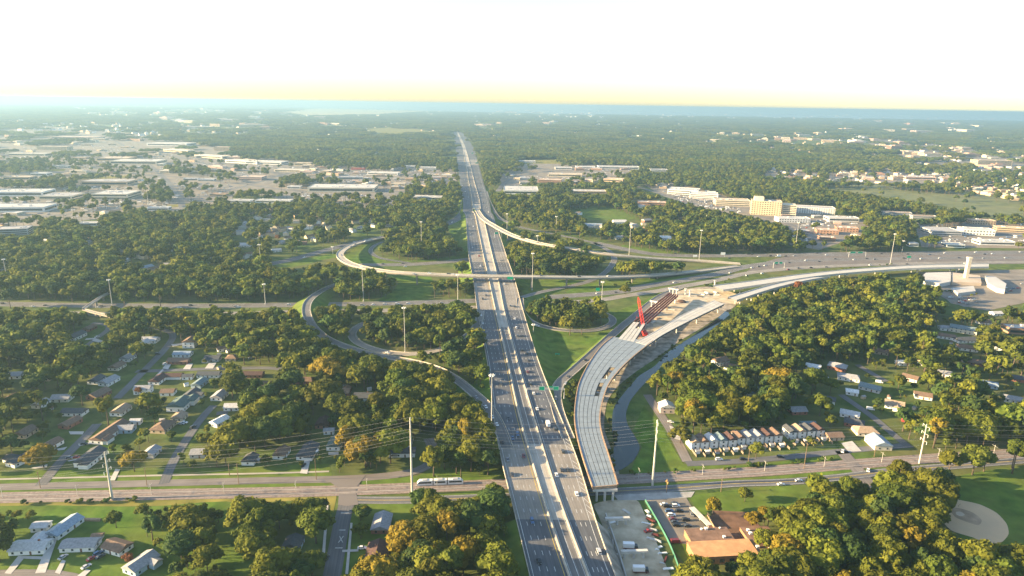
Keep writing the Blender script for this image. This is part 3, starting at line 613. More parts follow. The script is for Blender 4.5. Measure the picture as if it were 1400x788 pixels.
mb = MB(); mb.tube([tip, tip * [1, 1, 0] + [0, 0, 12]], 0.06, 4); mb.obj('hoist_line', DARK, cr)
mb = MB(); mb.box(tip[0] - 0.4, tip[0] + 0.4, tip[1] - 0.4, tip[1] + 0.4, 11, 12); mb.obj('hook_block', CRED, cr)

# ================================================================== SIGN GANTRIES, MASTS, POLES, WIRES
SGREEN = mat('sign_green', (0.0, 0.30, 0.16), rough=0.4, var=0.03)
SWHITE = mat('sign_white', (0.75, 0.75, 0.72), rough=0.5, var=0.03)
def gantry(label, xa, xb, y, z0, panels, name='sign_gantry', truss_z=7.5):
    a, b = G(xa, y, z0), G(xb, y, z0); d = b - a; L = np.linalg.norm(d); ang = math.atan2(d[1], d[0])
    t = thing(name, label, 'road sign', a, ang)
    for x in (0, L): mb = MB(); mb.tube([(x, 0, -z0 * 0 - 0.3), (x, 0, truss_z + 0.8)], 0.25, 8); mb.obj('post', STEEL, t)
    mb = MB()
    for yy, zz in ((-0.5, 0), (0.5, 0), (-0.5, 1.1), (0.5, 1.1)): mb.tube([(0, yy, truss_z + zz), (L, yy, truss_z + zz)], 0.1, 5)
    n = int(L / 1.5)
    for i in range(n):
        for yy in (-0.5, 0.5): mb.tube([(L * i / n, yy, truss_z + (i % 2) * 1.1), (L * (i + 1) / n, yy, truss_z + ((i + 1) % 2) * 1.1)], 0.06, 4)
    mb.obj('truss', STEEL, t)
    for x0, x1, z_, h in panels:
        mb = MB(); mb.box(x0, x1, -0.85, -0.7, z_, z_ + h); pn = mb.obj('sign_panel', SGREEN, t)
        mb = MB(); mb.box(x0 + 0.1, x1 - 0.1, -0.88, -0.86, z_ + h - 0.25, z_ + h - 0.12); mb.box(x0 + 0.1, x1 - 0.1, -0.88, -0.86, z_ + 0.12, z_ + 0.25)
        mb.box(x0 + 0.12, x0 + 0.25, -0.88, -0.86, z_ + 0.25, z_ + h - 0.25); mb.box(x1 - 0.25, x1 - 0.12, -0.88, -0.86, z_ + 0.25, z_ + h - 0.25)
        mb.obj('sign_border', SWHITE, pn)
    return t
gantry('steel truss gantry with two green signs across the right carriageway', 720, 771, 545, 8.0, [(9.2, 13.6, 7.0, 3.4), (20.0, 24.5, 7.2, 3.2)])
gantry('green sign on a truss far along the highway beside the wood', 645, 657, 226, 0.5, [(14, 24, 6, 4.5)], truss_z=7)
gantry('small sign truss over the far highway before the bend', 641, 650, 212, 0.5, [(12, 20, 6, 4.5)], truss_z=7)
gantry('wide overhead sign truss seen edge on across the freeway at right', 1160, 1183, 352, 0, [(2, 10, 6.5, 3), (14, 22, 6.5, 3)])
gantry('green roadside sign truss above the freeway near the white roadway', 1057, 1072, 367, 0, [(1, 6, 6.8, 3), (8, 13, 6.8, 3)])
gantry('green overhead sign beneath the curved flyover', 676, 686, 325, 8, [(0.5, 6.5, 6, 3.6)])
for lab, x, y, z0, wd, h, zz in (('green exit sign in the gore behind the gantry', 752, 533, 6.0, 5.5, 2.0, 1.0), ('small green roadside sign lying low in the triangular lawn', 762, 486, 0, 4.5, 1.2, 0.8), ('green and white sign board beside the freeway near the lone tree', 817, 402, 0, 5.0, 3.8, 4.0), ('green sign board in the gore below the curved flyover', 684, 331, 4, 4.5, 2.6, 1.5), ('large cream sign board beside the right freeway lanes', 988, 352, 0, 7, 4, 4), ('small pale sign board left of the cream one by the freeway', 950, 353, 0, 6, 3, 2), ('green sign fixed on posts beside the far right freeway', 1242, 357, 0, 6, 3, 5)):
    t = thing('road_sign', lab, 'road sign', G(x, y, z0)); mb = MB()
    for s in (-1, 1): mb = MB(); mb.box(s * wd * 0.35 - 0.1, s * wd * 0.35 + 0.1, -0.1, 0.1, -0.3, zz + h * 0.8); mb.obj('post', STEEL, t)
    mb = MB(); mb.box(-wd / 2, wd / 2, -0.22, -0.12, zz, zz + h); mb.obj('sign_panel', SWHITE if 'cream' in lab else SGREEN, t)
t = thing('bridge_sign', 'bright green sign hung on the rail of the flyover crossing the highway', 'road sign', G(697.5, 379, 15)); mb = MB(); mb.box(-3.6, 3.6, -6.3, -6.1, -1.6, 2.0); mb.obj('sign_panel', SGREEN, t)
mb = MB(); mb.box(-3.4, 3.4, -6.0, -5.2, -0.4, 0.2); mb.obj('sign_bracket', STEEL, t)

def top_z(bx, by, ty, z0=0.0):
    b = G(bx, by, z0); lo, hi = z0, 120.0
    for _ in range(40):
        mid = (lo + hi) / 2
        if PX(b[0], b[1], mid)[1] > ty: lo = mid
        else: hi = mid
    return b, lo
MASTC = mat('mast_steel', (0.40, 0.39, 0.36), rough=0.5, var=0.08)
LAMP = mat('lamp_head', (0.75, 0.74, 0.7), rough=0.4, var=0.05)
def mast(bx, by, ty, label, z0=0.0, rad=0.42):
    b, z = top_z(bx, by, ty, z0); h = z - z0
    t = thing('high_mast_light', label, 'light mast', b, 0, 'high mast lights of the interchange')
    mb = MB(); mb.tube([(0, 0, -0.3), (0, 0, h * 0.5), (0, 0, h)], [rad, rad * 0.75, rad * 0.45], 8); mb.tube([(0, 0, -0.3), (0, 0, 0.8)], rad * 2, 8); mb.obj('mast', MASTC, t)
    mb = MB(); mb.tube([(0, 0, h - 0.9), (0, 0, h - 0.5)], 1.3, 10); mb.obj('lamp_ring', MASTC, t)
    for k in range(6):
        a = k * math.pi / 3; mb = MB(); mb.tube([(1.6 * math.cos(a), 1.6 * math.sin(a), h - 1.1), (1.6 * math.cos(a), 1.6 * math.sin(a), h - 0.2)], [0.55, 0.3], 7); mb.obj('lamp', LAMP, t)
for bx, by, ty, z0, lab in ((672, 592, 512, 8, 'tall light mast on the left edge of the near highway'), (554, 481, 420, 0, 'tall light mast rising from the wood inside the left loop ramp'), (497, 412, 364, 0, 'tall light mast left of the lawn under the flyover'),
    (626, 413, 375, 0, 'light mast in front of the flyover, left of the highway'), (727.5, 397, 346, 0, 'light mast on the lawn right of the highway, crossing the flyover'), (734.5, 346, 322, 0, 'short looking mast just behind the curved flyover piers'), (363, 416, 388, 0, 'light mast beside the freeway, second from the pedestrian bridge'),
    (154.5, 424, 382, 0, 'light mast beside the footbridge over the freeway'), (12, 394, 354, 0, 'leftmost light mast, before the wood at the left edge'), (860, 348.5, 306.5, 0, 'light mast on the grass wedge by the curved flyover end'), (955.5, 357, 314.5, 0, 'light mast beside the freeway before the church trees'),
    (821.5, 433, 385, 0, 'light mast at the right loop ramp near the red crane'), (455, 347.5, 337, 0, 'short mast at the outer bend of the long flyover'), (576.5, 345, 303, 0, 'light mast in the wood inside the upper left loop'), (357, 366, 334, 0, 'light mast south of the wide left ramp'),
    (760, 323, 296, 0, 'light mast among trees right of the exit ramp'), (1087, 343, 304, 0, 'light mast left of the low office blocks by the freeway'), (1217, 361, 319.5, 0, 'light mast in the freeway median at right'), (1233, 345, 329, 0, 'short light mast behind the freeway at right'), (204, 288, 252, 0, 'white mast by the shopping mall at left'),
    (693, 321, 292, 0, 'light mast behind the start of the curved flyover'), (729, 462, 443, 0, 'low mast light at the left corner of the triangular lawn')):
    mast(bx, by, ty, lab, z0)
# steel transmission poles with wires
TPOLE = mat('transmission_steel', (0.46, 0.44, 0.39), rough=0.6, var=0.06)
WIREM = mat('wire', (0.42, 0.40, 0.37), rough=0.5, var=0.02)
TP = []
for bx, by, ty, lab, rad in ((153.5, 683, 618, 'pale steel transmission pole by the rail line at left', 0.8), (563.5, 676, 571, 'tall slim transmission pole beside the white tram', 0.75), (892, 664, 574, 'tall transmission pole with insulators beside the canal end', 0.75), (1256.5, 634, 580, 'white transmission pole with six curved arms at right', 0.6)):
    b, z = top_z(bx, by, ty); t = thing('transmission_pole', lab, 'power pole', b, 0, 'transmission poles along the railway')
    mb = MB(); mb.tube([(0, 0, -0.3), (0, 0, z)], [rad, rad * 0.45], 8); mb.obj('pole', TPOLE, t)
    att = []
    for k in range(3):
        for s in (-1, 1):
            za = z - 1.5 - 5 * k; ln = 3.4 if bx > 1200 or bx < 200 else 1.9
            mb = MB(); mb.tube([(0, 0, za - 0.6), (0, s * ln * 0.5, za), (0, s * ln, za + 0.3)], 0.13, 5); mb.obj('arm', TPOLE, t)
            mb = MB(); mb.tube([(0, s * ln, za + 0.2), (0, s * ln, za - 1.6)], 0.13, 6); mb.obj('insulator', SWHITE, t)
            att.append(np.array([b[0], b[1] + s * ln, za - 1.6]))
    att.append(np.array([b[0], b[1], z])); TP.append(att)
TPe = [[p + (TP[0][i] - TP[1][i]) * [1, 1, 0] * 0.8 for i, p in enumerate(TP[0])]] + TP + [[p + np.array([190, 18, 0]) for p in TP[3]]]
wn = ['off the left edge', 'from the left pole to the tram pole', 'from the tram pole to the canal pole', 'from the canal pole to the armed pole', 'off the right edge']
ww = ['upper near', 'upper far', 'middle near', 'middle far', 'lower near', 'lower far', 'topmost']
for k in range(5):
    for i in range(7):
        a, b = TPe[k][i], TPe[k + 1][i]; q = np.linspace(0, 1, 15); P = [a + (b - a) * u_ - np.array([0, 0, (6.0 if i < 6 else 4.0) * 4 * u_ * (1 - u_)]) for u_ in q]
        mb = MB(); mb.tube(P, 0.032, 4, cap=False); tag(mb.obj('power_line', WIREM), ww[i] + ' power line hanging ' + wn[k], 'power line', 'power lines along the railway')
# wooden utility poles and rail catenary poles
WOODP = mat('utility_wood', (0.16, 0.11, 0.07), var=0.25, scale=1.0)
for i, (bx, by, ty, lab) in enumerate(((55.5, 668, 645, 'dark pole at the corner of the first residential street'), (201, 664, 640, 'pole left of the second street mouth'), (326.5, 662, 634, 'pole before the small white house'), (314, 651, 634, 'shorter pole left of the one before the small white house'), (432.5, 656, 628, 'pole at the road junction'), (985.5, 673, 655, 'pole beside the street right of the parking lot'), (1022.5, 636, 613, 'pole before the townhouse tree'), (1099, 641, 606, 'tall pole at the end of the townhouses'), (1195, 625, 610, 'pole before the pale blue gabled house'), (1344, 610, 595, 'reddish pole under the big oak wood'), (911, 674, 655, 'pole with crossed arms at the parking lot entrance'), (1312, 727, 0, ''))):
    if not lab: continue
    b, z = top_z(bx, by, ty); t = thing('utility_pole', 'wooden utility ' + lab, 'utility pole', b, R(8), 'wooden utility poles'); mb = MB(); mb.tube([(0, 0, -0.3), (0, 0, z)], [0.22, 0.15], 6); mb.obj('pole', WOODP, t)
    for zz in ((1.0, 1.9, 2.8) if bx == 911 else (0.8,)): mb = MB(); mb.box(-0.08, 0.08, -1.4, 1.4, z - zz, z - zz + 0.16); mb.obj('crossarm', WOODP, t)
    if bx == 911:
        mb = MB(); 
        for s in (-1, 1): mb.box(-0.3, 0.3, s * 1.1 - 0.35, s * 1.1 + 0.35, z - 2.8, z - 1.6)
        mb.obj('transformer', mat('transformer_orange', (0.5, 0.28, 0.08), var=0.1), t)
CATP = []
sR = slen(Pr)
for i, q in enumerate(np.arange(25, sR[-1] - 20, 42)):
    c = np.array([np.interp(q, sR, Pr[:, k]) for k in range(3)])
    if -22 < c[0] < 58: continue
    t = thing('catenary_pole', 'slim grey overhead line pole standing between the rail tracks', 'rail pole', c, R(5), 'overhead line poles between the tracks'); mb = MB(); mb.tube([(0, 0, -0.2), (0, 0, 7.2)], [0.16, 0.12], 6); mb.obj('pole', MASTC, t); mb = MB(); mb.tube([(0, -2.6, 6.2), (0, 2.6, 6.2)], 0.07, 4); mb.obj('bracket_arm', MASTC, t)

# ================================================================== TRAM
tr_p = G(595, 664.5); TW = mat('tram_white', (0.72, 0.73, 0.72), rough=0.35, var=0.04); TG = mat('tram_glass', (0.015, 0.018, 0.02), rough=0.1, spec=0.6)
i = int(np.argmin(np.linalg.norm(Pr[:, :2] - tr_p[:2], axis=1))); tg = tang(Pr)[i]; tr_ang = math.atan2(tg[1], tg[0])
tram = thing('tram', 'white articulated light rail tram with black window band on the tracks', 'tram', off(Pr, -2.4)[i], tr_ang)
for x0, x1 in ((-14, -4.6), (-4.0, 4.0), (4.6, 14)):
    mb = MB(); tap0 = 1.6 if x0 == -14 else 0; tap1 = 1.6 if x1 == 14 else 0
    pr = [(x0, 0.5), (x1, 0.5), (x1, 2.0), (x1 - tap1, 3.6), (x0 + tap0, 3.6), (x0, 2.0)]
    V = [(x, -1.3, z) for x, z in pr] + [(x, 1.3, z) for x, z in pr]; mb.add(V, [tuple(range(5, -1, -1)), tuple(range(6, 12))] + [(k, (k + 1) % 6, 6 + (k + 1) % 6, 6 + k) for k in range(6)]); mb.obj('car_body', TW, tram)
    mb = MB(); mb.box(x0 + 0.8, x1 - 0.8, -1.33, 1.33, 1.75, 2.85); mb.obj('window_band', TG, tram)
    mb = MB(); mb.box((x0 + x1) / 2 - 1.5, (x0 + x1) / 2 + 1.5, -1.1, 1.1, 3.6, 3.95); mb.obj('roof_unit', mat('tram_grey', (0.4, 0.41, 0.42), var=0.1), tram)
    mb = MB(); mb.box((x0 + x1) / 2 - 1.4, (x0 + x1) / 2 + 1.4, -1.0, 1.0, 0.3, 0.55); mb.obj('bogie', DARK, tram)
for x in (-4.3, 4.3): mb = MB(); mb.box(x - 0.35, x + 0.35, -1.15, 1.15, 0.7, 3.4); mb.obj('bellows', DARK, tram)
mb = MB(); mb.tube([(6, 0, 3.6), (8, 0, 4.6), (6.5, 0, 5.6)], 0.07, 4); mb.tube([(6.5, -0.9, 5.6), (6.5, 0.9, 5.6)], 0.06, 4); mb.obj('pantograph', DARK, tram)
# footbridge over the freeway at left
FBC = mat('footbridge_concrete', (0.42, 0.39, 0.36), var=0.12)
flyover('footbridge', 'narrow footbridge crossing the freeway, with a ramp doubling back', [(150, 401, 4), (141, 404.5, 6), (128, 413.5, 6.5), (114.5, 422.5, 6)], 4.0, FBC, (0.25, 0.6, 0.98), 1.3, 0.7, key='fb1')
flyover('footbridge_ramp', 'sloping footbridge ramp south of the freeway near the white house', [(114.5, 424, 6), (125, 427, 4.6), (138, 430, 3.4), (152, 433.5, 2.2)], 4.0, FBC, (0.1, 0.4, 0.7), 1.3, 0.7, key='fb2')

# ================================================================== HOUSES
WALLC = {'white': (0.72, 0.71, 0.68), 'cream': (0.62, 0.56, 0.45), 'brick': (0.26, 0.12, 0.085), 'blue': (0.33, 0.42, 0.50), 'grey': (0.42, 0.42, 0.42), 'tan': (0.45, 0.36, 0.26), 'red': (0.45, 0.05, 0.05), 'pink': (0.60, 0.47, 0.40)}
ROOFC = {'grey': (0.28, 0.28, 0.29), 'dark': (0.075, 0.08, 0.09), 'brown': (0.17, 0.115, 0.085), 'light': (0.46, 0.46, 0.46), 'maroon': (0.085, 0.05, 0.045), 'tan': (0.32, 0.24, 0.17), 'teal': (0.14, 0.19, 0.21), 'orange': (0.23, 0.155, 0.105), 'blue': (0.24, 0.30, 0.36), 'white': (0.68, 0.68, 0.66), 'green': (0.09, 0.13, 0.12)}
def wallm(c): return mat('siding_' + c, WALLC[c], var=0.08, scale=0.6, rough=0.7)
def roofm(c): return mat('shingle_' + c, ROOFC[c], var=0.22, scale=0.9, rough=0.9, detail=8)
GLASS = mat('window_glass', (0.03, 0.04, 0.05), rough=0.08, var=0.1, spec=0.7)
DOORM = mat('door_paint', (0.16, 0.09, 0.06), var=0.1)
BRICKM = mat('chimney_brick', (0.26, 0.12, 0.085), var=0.25, scale=1.5)
mbw = MB(); mbw.box(-0.55, 0.55, -0.07, 0.05, -0.6, 0.6); WIN = mbw.mesh('window', GLASS)
mbw = MB(); mbw.box(-0.5, 0.5, -0.08, 0.05, 0, 2.05); DOORMESH = mbw.mesh('door', DOORM)
mbw = MB(); mbw.box(-1.3, 1.3, -0.08, 0.05, 0, 2.2); GARAGE = mbw.mesh('garage_door', mat('garage_white', (0.66, 0.66, 0.64), var=0.06))
mbw = MB(); mbw.box(-0.45, 0.45, -0.4, 0.4, 0, 1.9); CHIM = mbw.mesh('chimney', BRICKM)
def gable(L, W, h, pitch, m, ov=0.5, hip=0.0):
    r = W / 2 * pitch; e = 0.18; x, y = L / 2 + ov, W / 2 + ov; z = h - ov * pitch * 0.6; k = hip * W / 2
    V = [(-x, -y, z), (x, -y, z), (x, y, z), (-x, y, z), (-x + k, 0, h + r + e), (x - k, 0, h + r + e), (-x, -y, z - e), (x, -y, z - e), (x, y, z - e), (-x, y, z - e)]
    f = [(0, 1, 5, 4), (2, 3, 4, 5), (1, 2, 5), (3, 0, 4), (0, 6, 7, 1), (1, 7, 8, 2), (2, 8, 9, 3), (3, 9, 6, 0), (9, 8, 7, 6)]
    return V, f
def house(x, y, L, W, ang, wall, roof, where, h=2.9, hip=0.0, pitch=0.42, chim=False, wing=None, kind='house', porch=False, lab=None, garage=False):
    p = G(x, y, 2.5) * [1, 1, 0]; a = R(ang + 6)
    label = lab or f'{wall} house with {roof} roof {where}'
    t = thing(kind, label, kind.replace('_', ' '), p, a)
    def blockb(L, W, cx, cy, rot, hh, dst, hipv):
        mb = MB(); r = W / 2 * pitch; x_, y_ = L / 2, W / 2
        V = [(-x_, -y_, 0), (x_, -y_, 0), (x_, y_, 0), (-x_, y_, 0), (-x_, -y_, hh), (x_, -y_, hh), (x_, y_, hh), (-x_, y_, hh)]
        f = [(0, 1, 5, 4), (1, 2, 6, 5), (2, 3, 7, 6), (3, 0, 4, 7)]
        if hipv < 0.2: V += [(-x_, 0, hh + r), (x_, 0, hh + r)]; f += [(5, 6, 9), (7, 4, 8)]
        o1 = obj('wall', mkmesh('wall', V, f, wallm(wall)), dst, (cx, cy, 0), rot)
        V, f = gable(L, W, hh, pitch, roofm(roof), 0.45, hipv); o2 = obj('roof', mkmesh('roof', V, f, roofm(roof)), dst, (cx, cy, 0.02), rot)
        return o1, o2
    o1, o2 = blockb(L, W, 0, 0, 0, h, t, hip)
    if chim: obj('chimney', CHIM, o2, (L * 0.22, W * 0.12, h + 0.4))
    if wing:
        wl, ww_, wx, wy, wr = wing; blockb(wl, ww_, wx, wy, R(wr), h - 0.25, t, hip)
    fl = [1.5] if h < 4.5 else [1.5, 4.2]
    if L > 6:
        for zz in fl:
            n = max(2, int(L / 3.6))
            for k in range(n):
                xx = -L / 2 + L * (k + 0.5) / n
                if zz == 1.5 and k == n // 2: obj('door', DOORMESH, t, (xx, -W / 2, 0.1)); continue
                obj('window', WIN, t, (xx, -W / 2, zz))
                if k % 2 == 0: obj('window', WIN, t, (xx, W / 2, zz), math.pi)
            for s in (-1, 1):
                for yy in ((-W * 0.22, W * 0.22) if W > 8 else (0,)): obj('window', WIN, t, (s * L / 2, yy, zz), s * math.pi / 2)
        if garage: obj('garage_door', GARAGE, t, (-L / 2, 0, 0.1), -math.pi / 2)
    if porch:
        mb = MB(); mb.box(-1.8, 1.8, -W / 2 - 1.8, -W / 2, 2.3, 2.5)
        for s in (-1.6, 1.6): mb.box(s - 0.1, s + 0.1, -W / 2 - 1.7, -W / 2 - 1.5, 0, 2.3)
        mb.obj('porch', wallm('white'), t)
    c, s_ = math.cos(a), math.sin(a); pts = []
    for sx, sy in ((-1, -1), (1, -1), (1, 1), (-1, 1)):
        for zz in (0.5, h + W / 2 * pitch * (0.5)):
            pts.append((p[0] + c * sx * L * 0.45 - s_ * sy * W * 0.45, p[1] + s_ * sx * L * 0.45 + c * sy * W * 0.45, zz))
    q = np.array(pts); X, Y = PX(q[:, 0], q[:, 1], q[:, 2]); fill(KEEP, [(X.min(), Y.min()), (X.max(), Y.min()), (X.max(), Y.max()), (X.min(), Y.max())], 1)
    d = np.array([c, s_, 0]) * L / 2; block([p - d, p + d], W / 2 + 2)
    return t
H = house
H(42, 746, 17, 9, 0, 'white', 'light', 'in the bottom left corner behind an oval driveway', wing=(9, 7, 0.5, 5.5, 90), chim=True, pitch=0.35)
H(56, 718, 8, 6, 0, 'white', 'light', 'small garage behind the corner house', kind='shed', lab='small white garage with pale roof in the bottom left yards', pitch=0.3)
H(88, 719, 17, 8.5, 72, 'white', 'blue', 'long and narrow beside the concrete driveway', pitch=0.4)
H(110, 743, 17, 8, -1, 'white', 'grey', 'with skylight, right of the concrete driveway', pitch=0.35)
H(133, 731, 5, 3.5, 0, 'cream', 'orange', '', kind='shed', lab='tiny tan roofed shed behind the grey roofed white house', h=2.2)
H(160, 746, 12.5, 8.5, -25, 'white', 'brown', 'at bottom left with parked cars in front', pitch=0.4)
H(193, 769, 14, 9, 62, 'blue', 'grey', 'at the bottom edge near a dark round bush', h=3.2, wing=(6, 5, 3, -5, 90))
H(401, 742, 9, 9, 84, 'blue', 'dark', 'left of the school street under yellow trees', h=3)
H(522, 714, 14.5, 9.5, 86, 'brick', 'grey', 'with a row of roof vents right of the school street', pitch=0.4)
H(515.5, 757, 17, 11, 86, 'brick', 'maroon', 'south of the grey brick one, white car in its drive', pitch=0.4, chim=True)
H(28, 627, 14, 8, 66, 'white', 'dark', 'left of the first residential street', wing=(8, 7, -1, 6, 90), pitch=0.4)
H(124, 625, 18, 10.5, 82, 'white', 'dark', 'with twin gables beside the first street', h=3.6, wing=(6, 6, -8, -2, 0), garage=True)
H(150, 590, 28, 10, 78, 'white', 'brown', 'long, behind the twin gabled house', h=3.2, wing=(7, 6, -10, -5, 0))
H(207, 617, 10, 8, 82, 'grey', 'grey', 'half hidden behind the yellow tree by the frontage street')
H(223, 582, 15, 11, 80, 'tan', 'brown', 'hipped, between the two left streets', hip=0.8, pitch=0.45)
H(245, 569, 9, 8.5, 86, 'cream', 'tan', 'small, with two white cars in front', pitch=0.45)
H(246, 553, 16, 13, 84, 'white', 'green', 'broad white gable facing the camera above the cul de sac', h=4.2, pitch=0.36, wing=(9, 8, 8, -5, 0))
H(262, 538, 13, 9, 80, 'blue', 'dark', 'second in the dark roofed row above the cul de sac', wing=(7, 6, 0, -6, 90))
H(273, 523, 13, 8, 80, 'blue', 'teal', 'third and farthest in the dark roofed row')
H(216, 518, 14, 9, 82, 'white', 'maroon', 'L shaped at the street fork', wing=(16, 8, 8, -7.5, -82))
H(257, 514, 8, 6, 0, 'white', 'dark', '', kind='garage', lab='small white garage with dark roof right of the maroon roofed house')
H(196, 533, 12, 8, 0, 'white', 'grey', 'two storeys behind the rust coloured tree', h=4.6)
H(286, 511, 18, 8, -2, 'white', 'dark', 'long and low along the curved cross street')
H(345, 511, 18, 8, -4, 'brick', 'maroon', 'at the right end of the cross street')
H(261, 470, 12, 11, 86, 'white', 'brown', 'tall plain white gable near the wood', h=6.2, pitch=0.45)
H(250, 483, 15, 9, -4, 'white', 'blue', 'in front of the tall white gable', pitch=0.35)
H(245, 492.5, 18, 9, -4, 'brick', 'brown', 'with two white driveways', pitch=0.4)
H(291, 489, 13, 8, -4, 'grey', 'dark', 'with a broad white driveway', wing=(7, 6, -4, -4, 90))
H(317, 488.5, 9, 9, 0, 'tan', 'orange', 'small hipped, at the edge of the wood', hip=0.9)
H(303, 476, 8, 7, 30, 'white', 'brown', 'small, right of the tall white gable')
H(204, 464, 16, 10, -4, 'white', 'light', 'in the shade left of the tall white gable', wing=(9, 7, 0, -7, 90))
H(104, 459, 17, 10, 80, 'white', 'dark', 'near the footbridge ramp, gable toward the camera', h=3.4)
H(122, 448, 12, 8, 80, 'brick', 'brown', 'beyond the one near the footbridge ramp')
H(132, 518.5, 11, 9, 82, 'white', 'dark', 'small white gable in the left tree shade')
H(149, 520, 14, 9, 76, 'white', 'grey', 'right of the small white gable in tree shade')
H(135, 538, 15, 10, 72, 'brick', 'brown', 'in the left neighbourhood above the brown bushes')
H(102, 562, 16, 8, -6, 'white', 'dark', 'half hidden behind a brownish tree')
H(56, 551, 10, 8, 80, 'white', 'grey', 'small, beside the bright green tree at left')
H(96, 577, 13, 8, 72, 'brick', 'brown', 'above the first street, toys in its yard')
H(69, 607, 13, 8, 72, 'white', 'brown', 'mostly hidden by the big yellow tree at left')
H(342, 627, 9, 8, 84, 'white', 'dark', 'small, behind the utility pole on the frontage street')
H(412, 519, 20, 9, -6, 'brick', 'brown', 'long, under the yellow wood', hip=0.5)
H(443, 539, 15, 9.5, -4, 'brick', 'tan', 'square fronted in the shaded pocket of the wood')
H(467, 535, 13, 9, -4, 'brick', 'orange', 'with a campervan on its driveway', wing=(8, 6, 3, 5, 90))
H(497, 541, 14, 10, -4, 'white', 'dark', 'right of the orange roofed one', chim=True)
H(442, 577, 12, 9, 84, 'brick', 'maroon', 'deep in the shade below the pocket of houses')
H(450, 588, 7, 5, 0, 'white', 'grey', '', kind='shed', lab='small white outbuilding in the shade above the green roofed garage')
H(384, 577, 9, 8, 82, 'grey', 'grey', 'barely visible between dark trees')
H(421, 616, 17, 10, 82, 'white', 'dark', 'with pale drive at the junction', wing=(6, 5, -6, -3, 0), porch=True)
H(459, 605, 14, 9, 84, 'white', 'green', 'white gable end with concrete pad', h=3.2)
H(550, 617, 17, 8, -2, 'white', 'dark', 'long, behind the tall slim pole', h=3.2)
H(555, 601, 12, 9, 84, 'white', 'maroon', 'white gable above the long one by the slim pole', h=3.6, chim=True)
# houses left of the interchange, farther off
for x, y, L, W, a, wl, rf, wh in ((332, 335, 24, 14, -4, 'white', 'light', 'large, among trees left of the interchange'), (234, 341, 12, 10, 84, 'white', 'grey', 'gable in the far left wood'), (201, 365, 14, 10, 60, 'blue', 'blue', 'gabled in the wood north of the freeway'), (231, 362, 13, 10, 0, 'blue', 'grey', 'right of the gabled one north of the freeway'), (95, 340, 14, 9, 0, 'blue', 'teal', 'far left between tree crowns'), (66, 337, 12, 9, 10, 'tan', 'brown', 'far left beside the teal roofed one'), (412, 311, 13, 11, 84, 'white', 'grey', 'gable above the wide ramp'), (413, 332, 15, 10, 0, 'brick', 'brown', 'brick block just above the wide ramp'), (378, 342, 14, 9, 20, 'white', 'blue', 'left of the brick block above the wide ramp'), (394, 325, 11, 9, 60, 'white', 'brown', 'behind the brick block above the wide ramp'), (384, 331, 11, 9, 70, 'grey', 'grey', 'grey gable above the wide ramp'), (470, 306, 13, 9, 0, 'brick', 'orange', 'red roofed among trees far left of the highway'), (492, 311, 12, 9, 80, 'white', 'grey', 'near the bend of the wide ramp'), (533, 308, 14, 9, 30, 'white', 'tan', 'white walls glowing beside the wide ramp'), (340, 347, 11, 9, 50, 'white', 'brown', 'below the large pale roof in the wood'), (434, 308, 12, 8, 0, 'tan', 'brown', 'behind the gable above the wide ramp'), (170, 355, 12, 9, 0, 'white', 'light', 'dimly seen in the wood north of the freeway'), (126, 362, 12, 9, 80, 'tan', 'grey', 'deep in the far left wood')):
    H(x, y, L, W, a, wl, rf, wh)
# right neighbourhood
H(985, 494, 13, 10, 25, 'white', 'orange', 'sunlit orange slope beyond the canal wood', h=4)
H(1001, 501, 12, 9, -40, 'white', 'brown', 'right of the sunlit orange roof')
H(1030, 535, 14, 12, 84, 'white', 'teal', 'white gable with brick foot in the right wood', h=3.6)
H(911, 558, 9, 11, 84, 'pink', 'light', 'plain pink wall beside the alley', h=5)
H(1112, 501, 12, 9, -35, 'white', 'white', 'flat pale roof in the right neighbourhood')
H(1145, 501, 15, 11, -40, 'brick', 'grey', 'grey hip with brick front in the right neighbourhood', hip=0.6, h=3.6)
H(1160, 515, 17, 10, -30, 'white', 'grey', 'wide, below the grey hipped one', hip=0.5)
H(1190, 529, 16, 10, -45, 'grey', 'teal', 'long dark slope beside the white trailer')
H(1223, 553, 13, 10, -35, 'white', 'tan', 'above the red shed', h=3.6, wing=(7, 6, 2, -5, 90))
H(1238.5, 572, 5, 4, -25, 'red', 'white', '', kind='shed', lab='small bright red shed with white roof in the right neighbourhood')
H(1162, 565, 13, 9, -35, 'white', 'light', 'pale, behind the dark roofed one near the street')
H(1168, 577, 13, 10, -35, 'brick', 'dark', 'dark hip in tree shade near the right street', hip=0.7)
H(1183, 588, 15, 11, -10, 'cream', 'tan', 'tan hip above the pale blue gabled house', hip=0.7)
H(1201, 605, 14, 12, 84, 'cream', 'blue', 'pale blue gable facing the rail line', h=3.8, porch=True)
H(1245, 516, 12, 9, -50, 'white', 'brown', 'white gable amid trees below the mall')
H(1234, 495, 10, 7, 0, 'white', 'white', 'small bright roof left of its twin')
H(1266, 495, 11, 7, 0, 'white', 'tan', 'small bright roof right of its twin')
H(1294, 448, 14, 9, -20, 'white', 'grey', 'grey hip far right below the mall', hip=0.6)
H(1292, 459, 18, 9, -35, 'white', 'brown', 'long brown roof far right below the mall')
H(1317, 451, 24, 12, -40, 'cream', 'teal', 'pale green roofed hall far right', h=4.5)
H(1319, 464, 20, 10, 0, 'white', 'dark', 'low white walled, before the pale green hall')
H(1322, 475, 17, 10, -30, 'white', 'brown', 'below the low white walled one at far right', hip=0.5)
H(1393, 517, 12, 9, -30, 'brick', 'dark', 'dark, at the right edge in the trees')
H(1353, 525, 11, 9, -35, 'blue', 'blue', 'bluish, hidden in trees at far right')
H(1362, 428, 11, 8, 0, 'white', 'light', 'small white, under trees right of the mall lot')
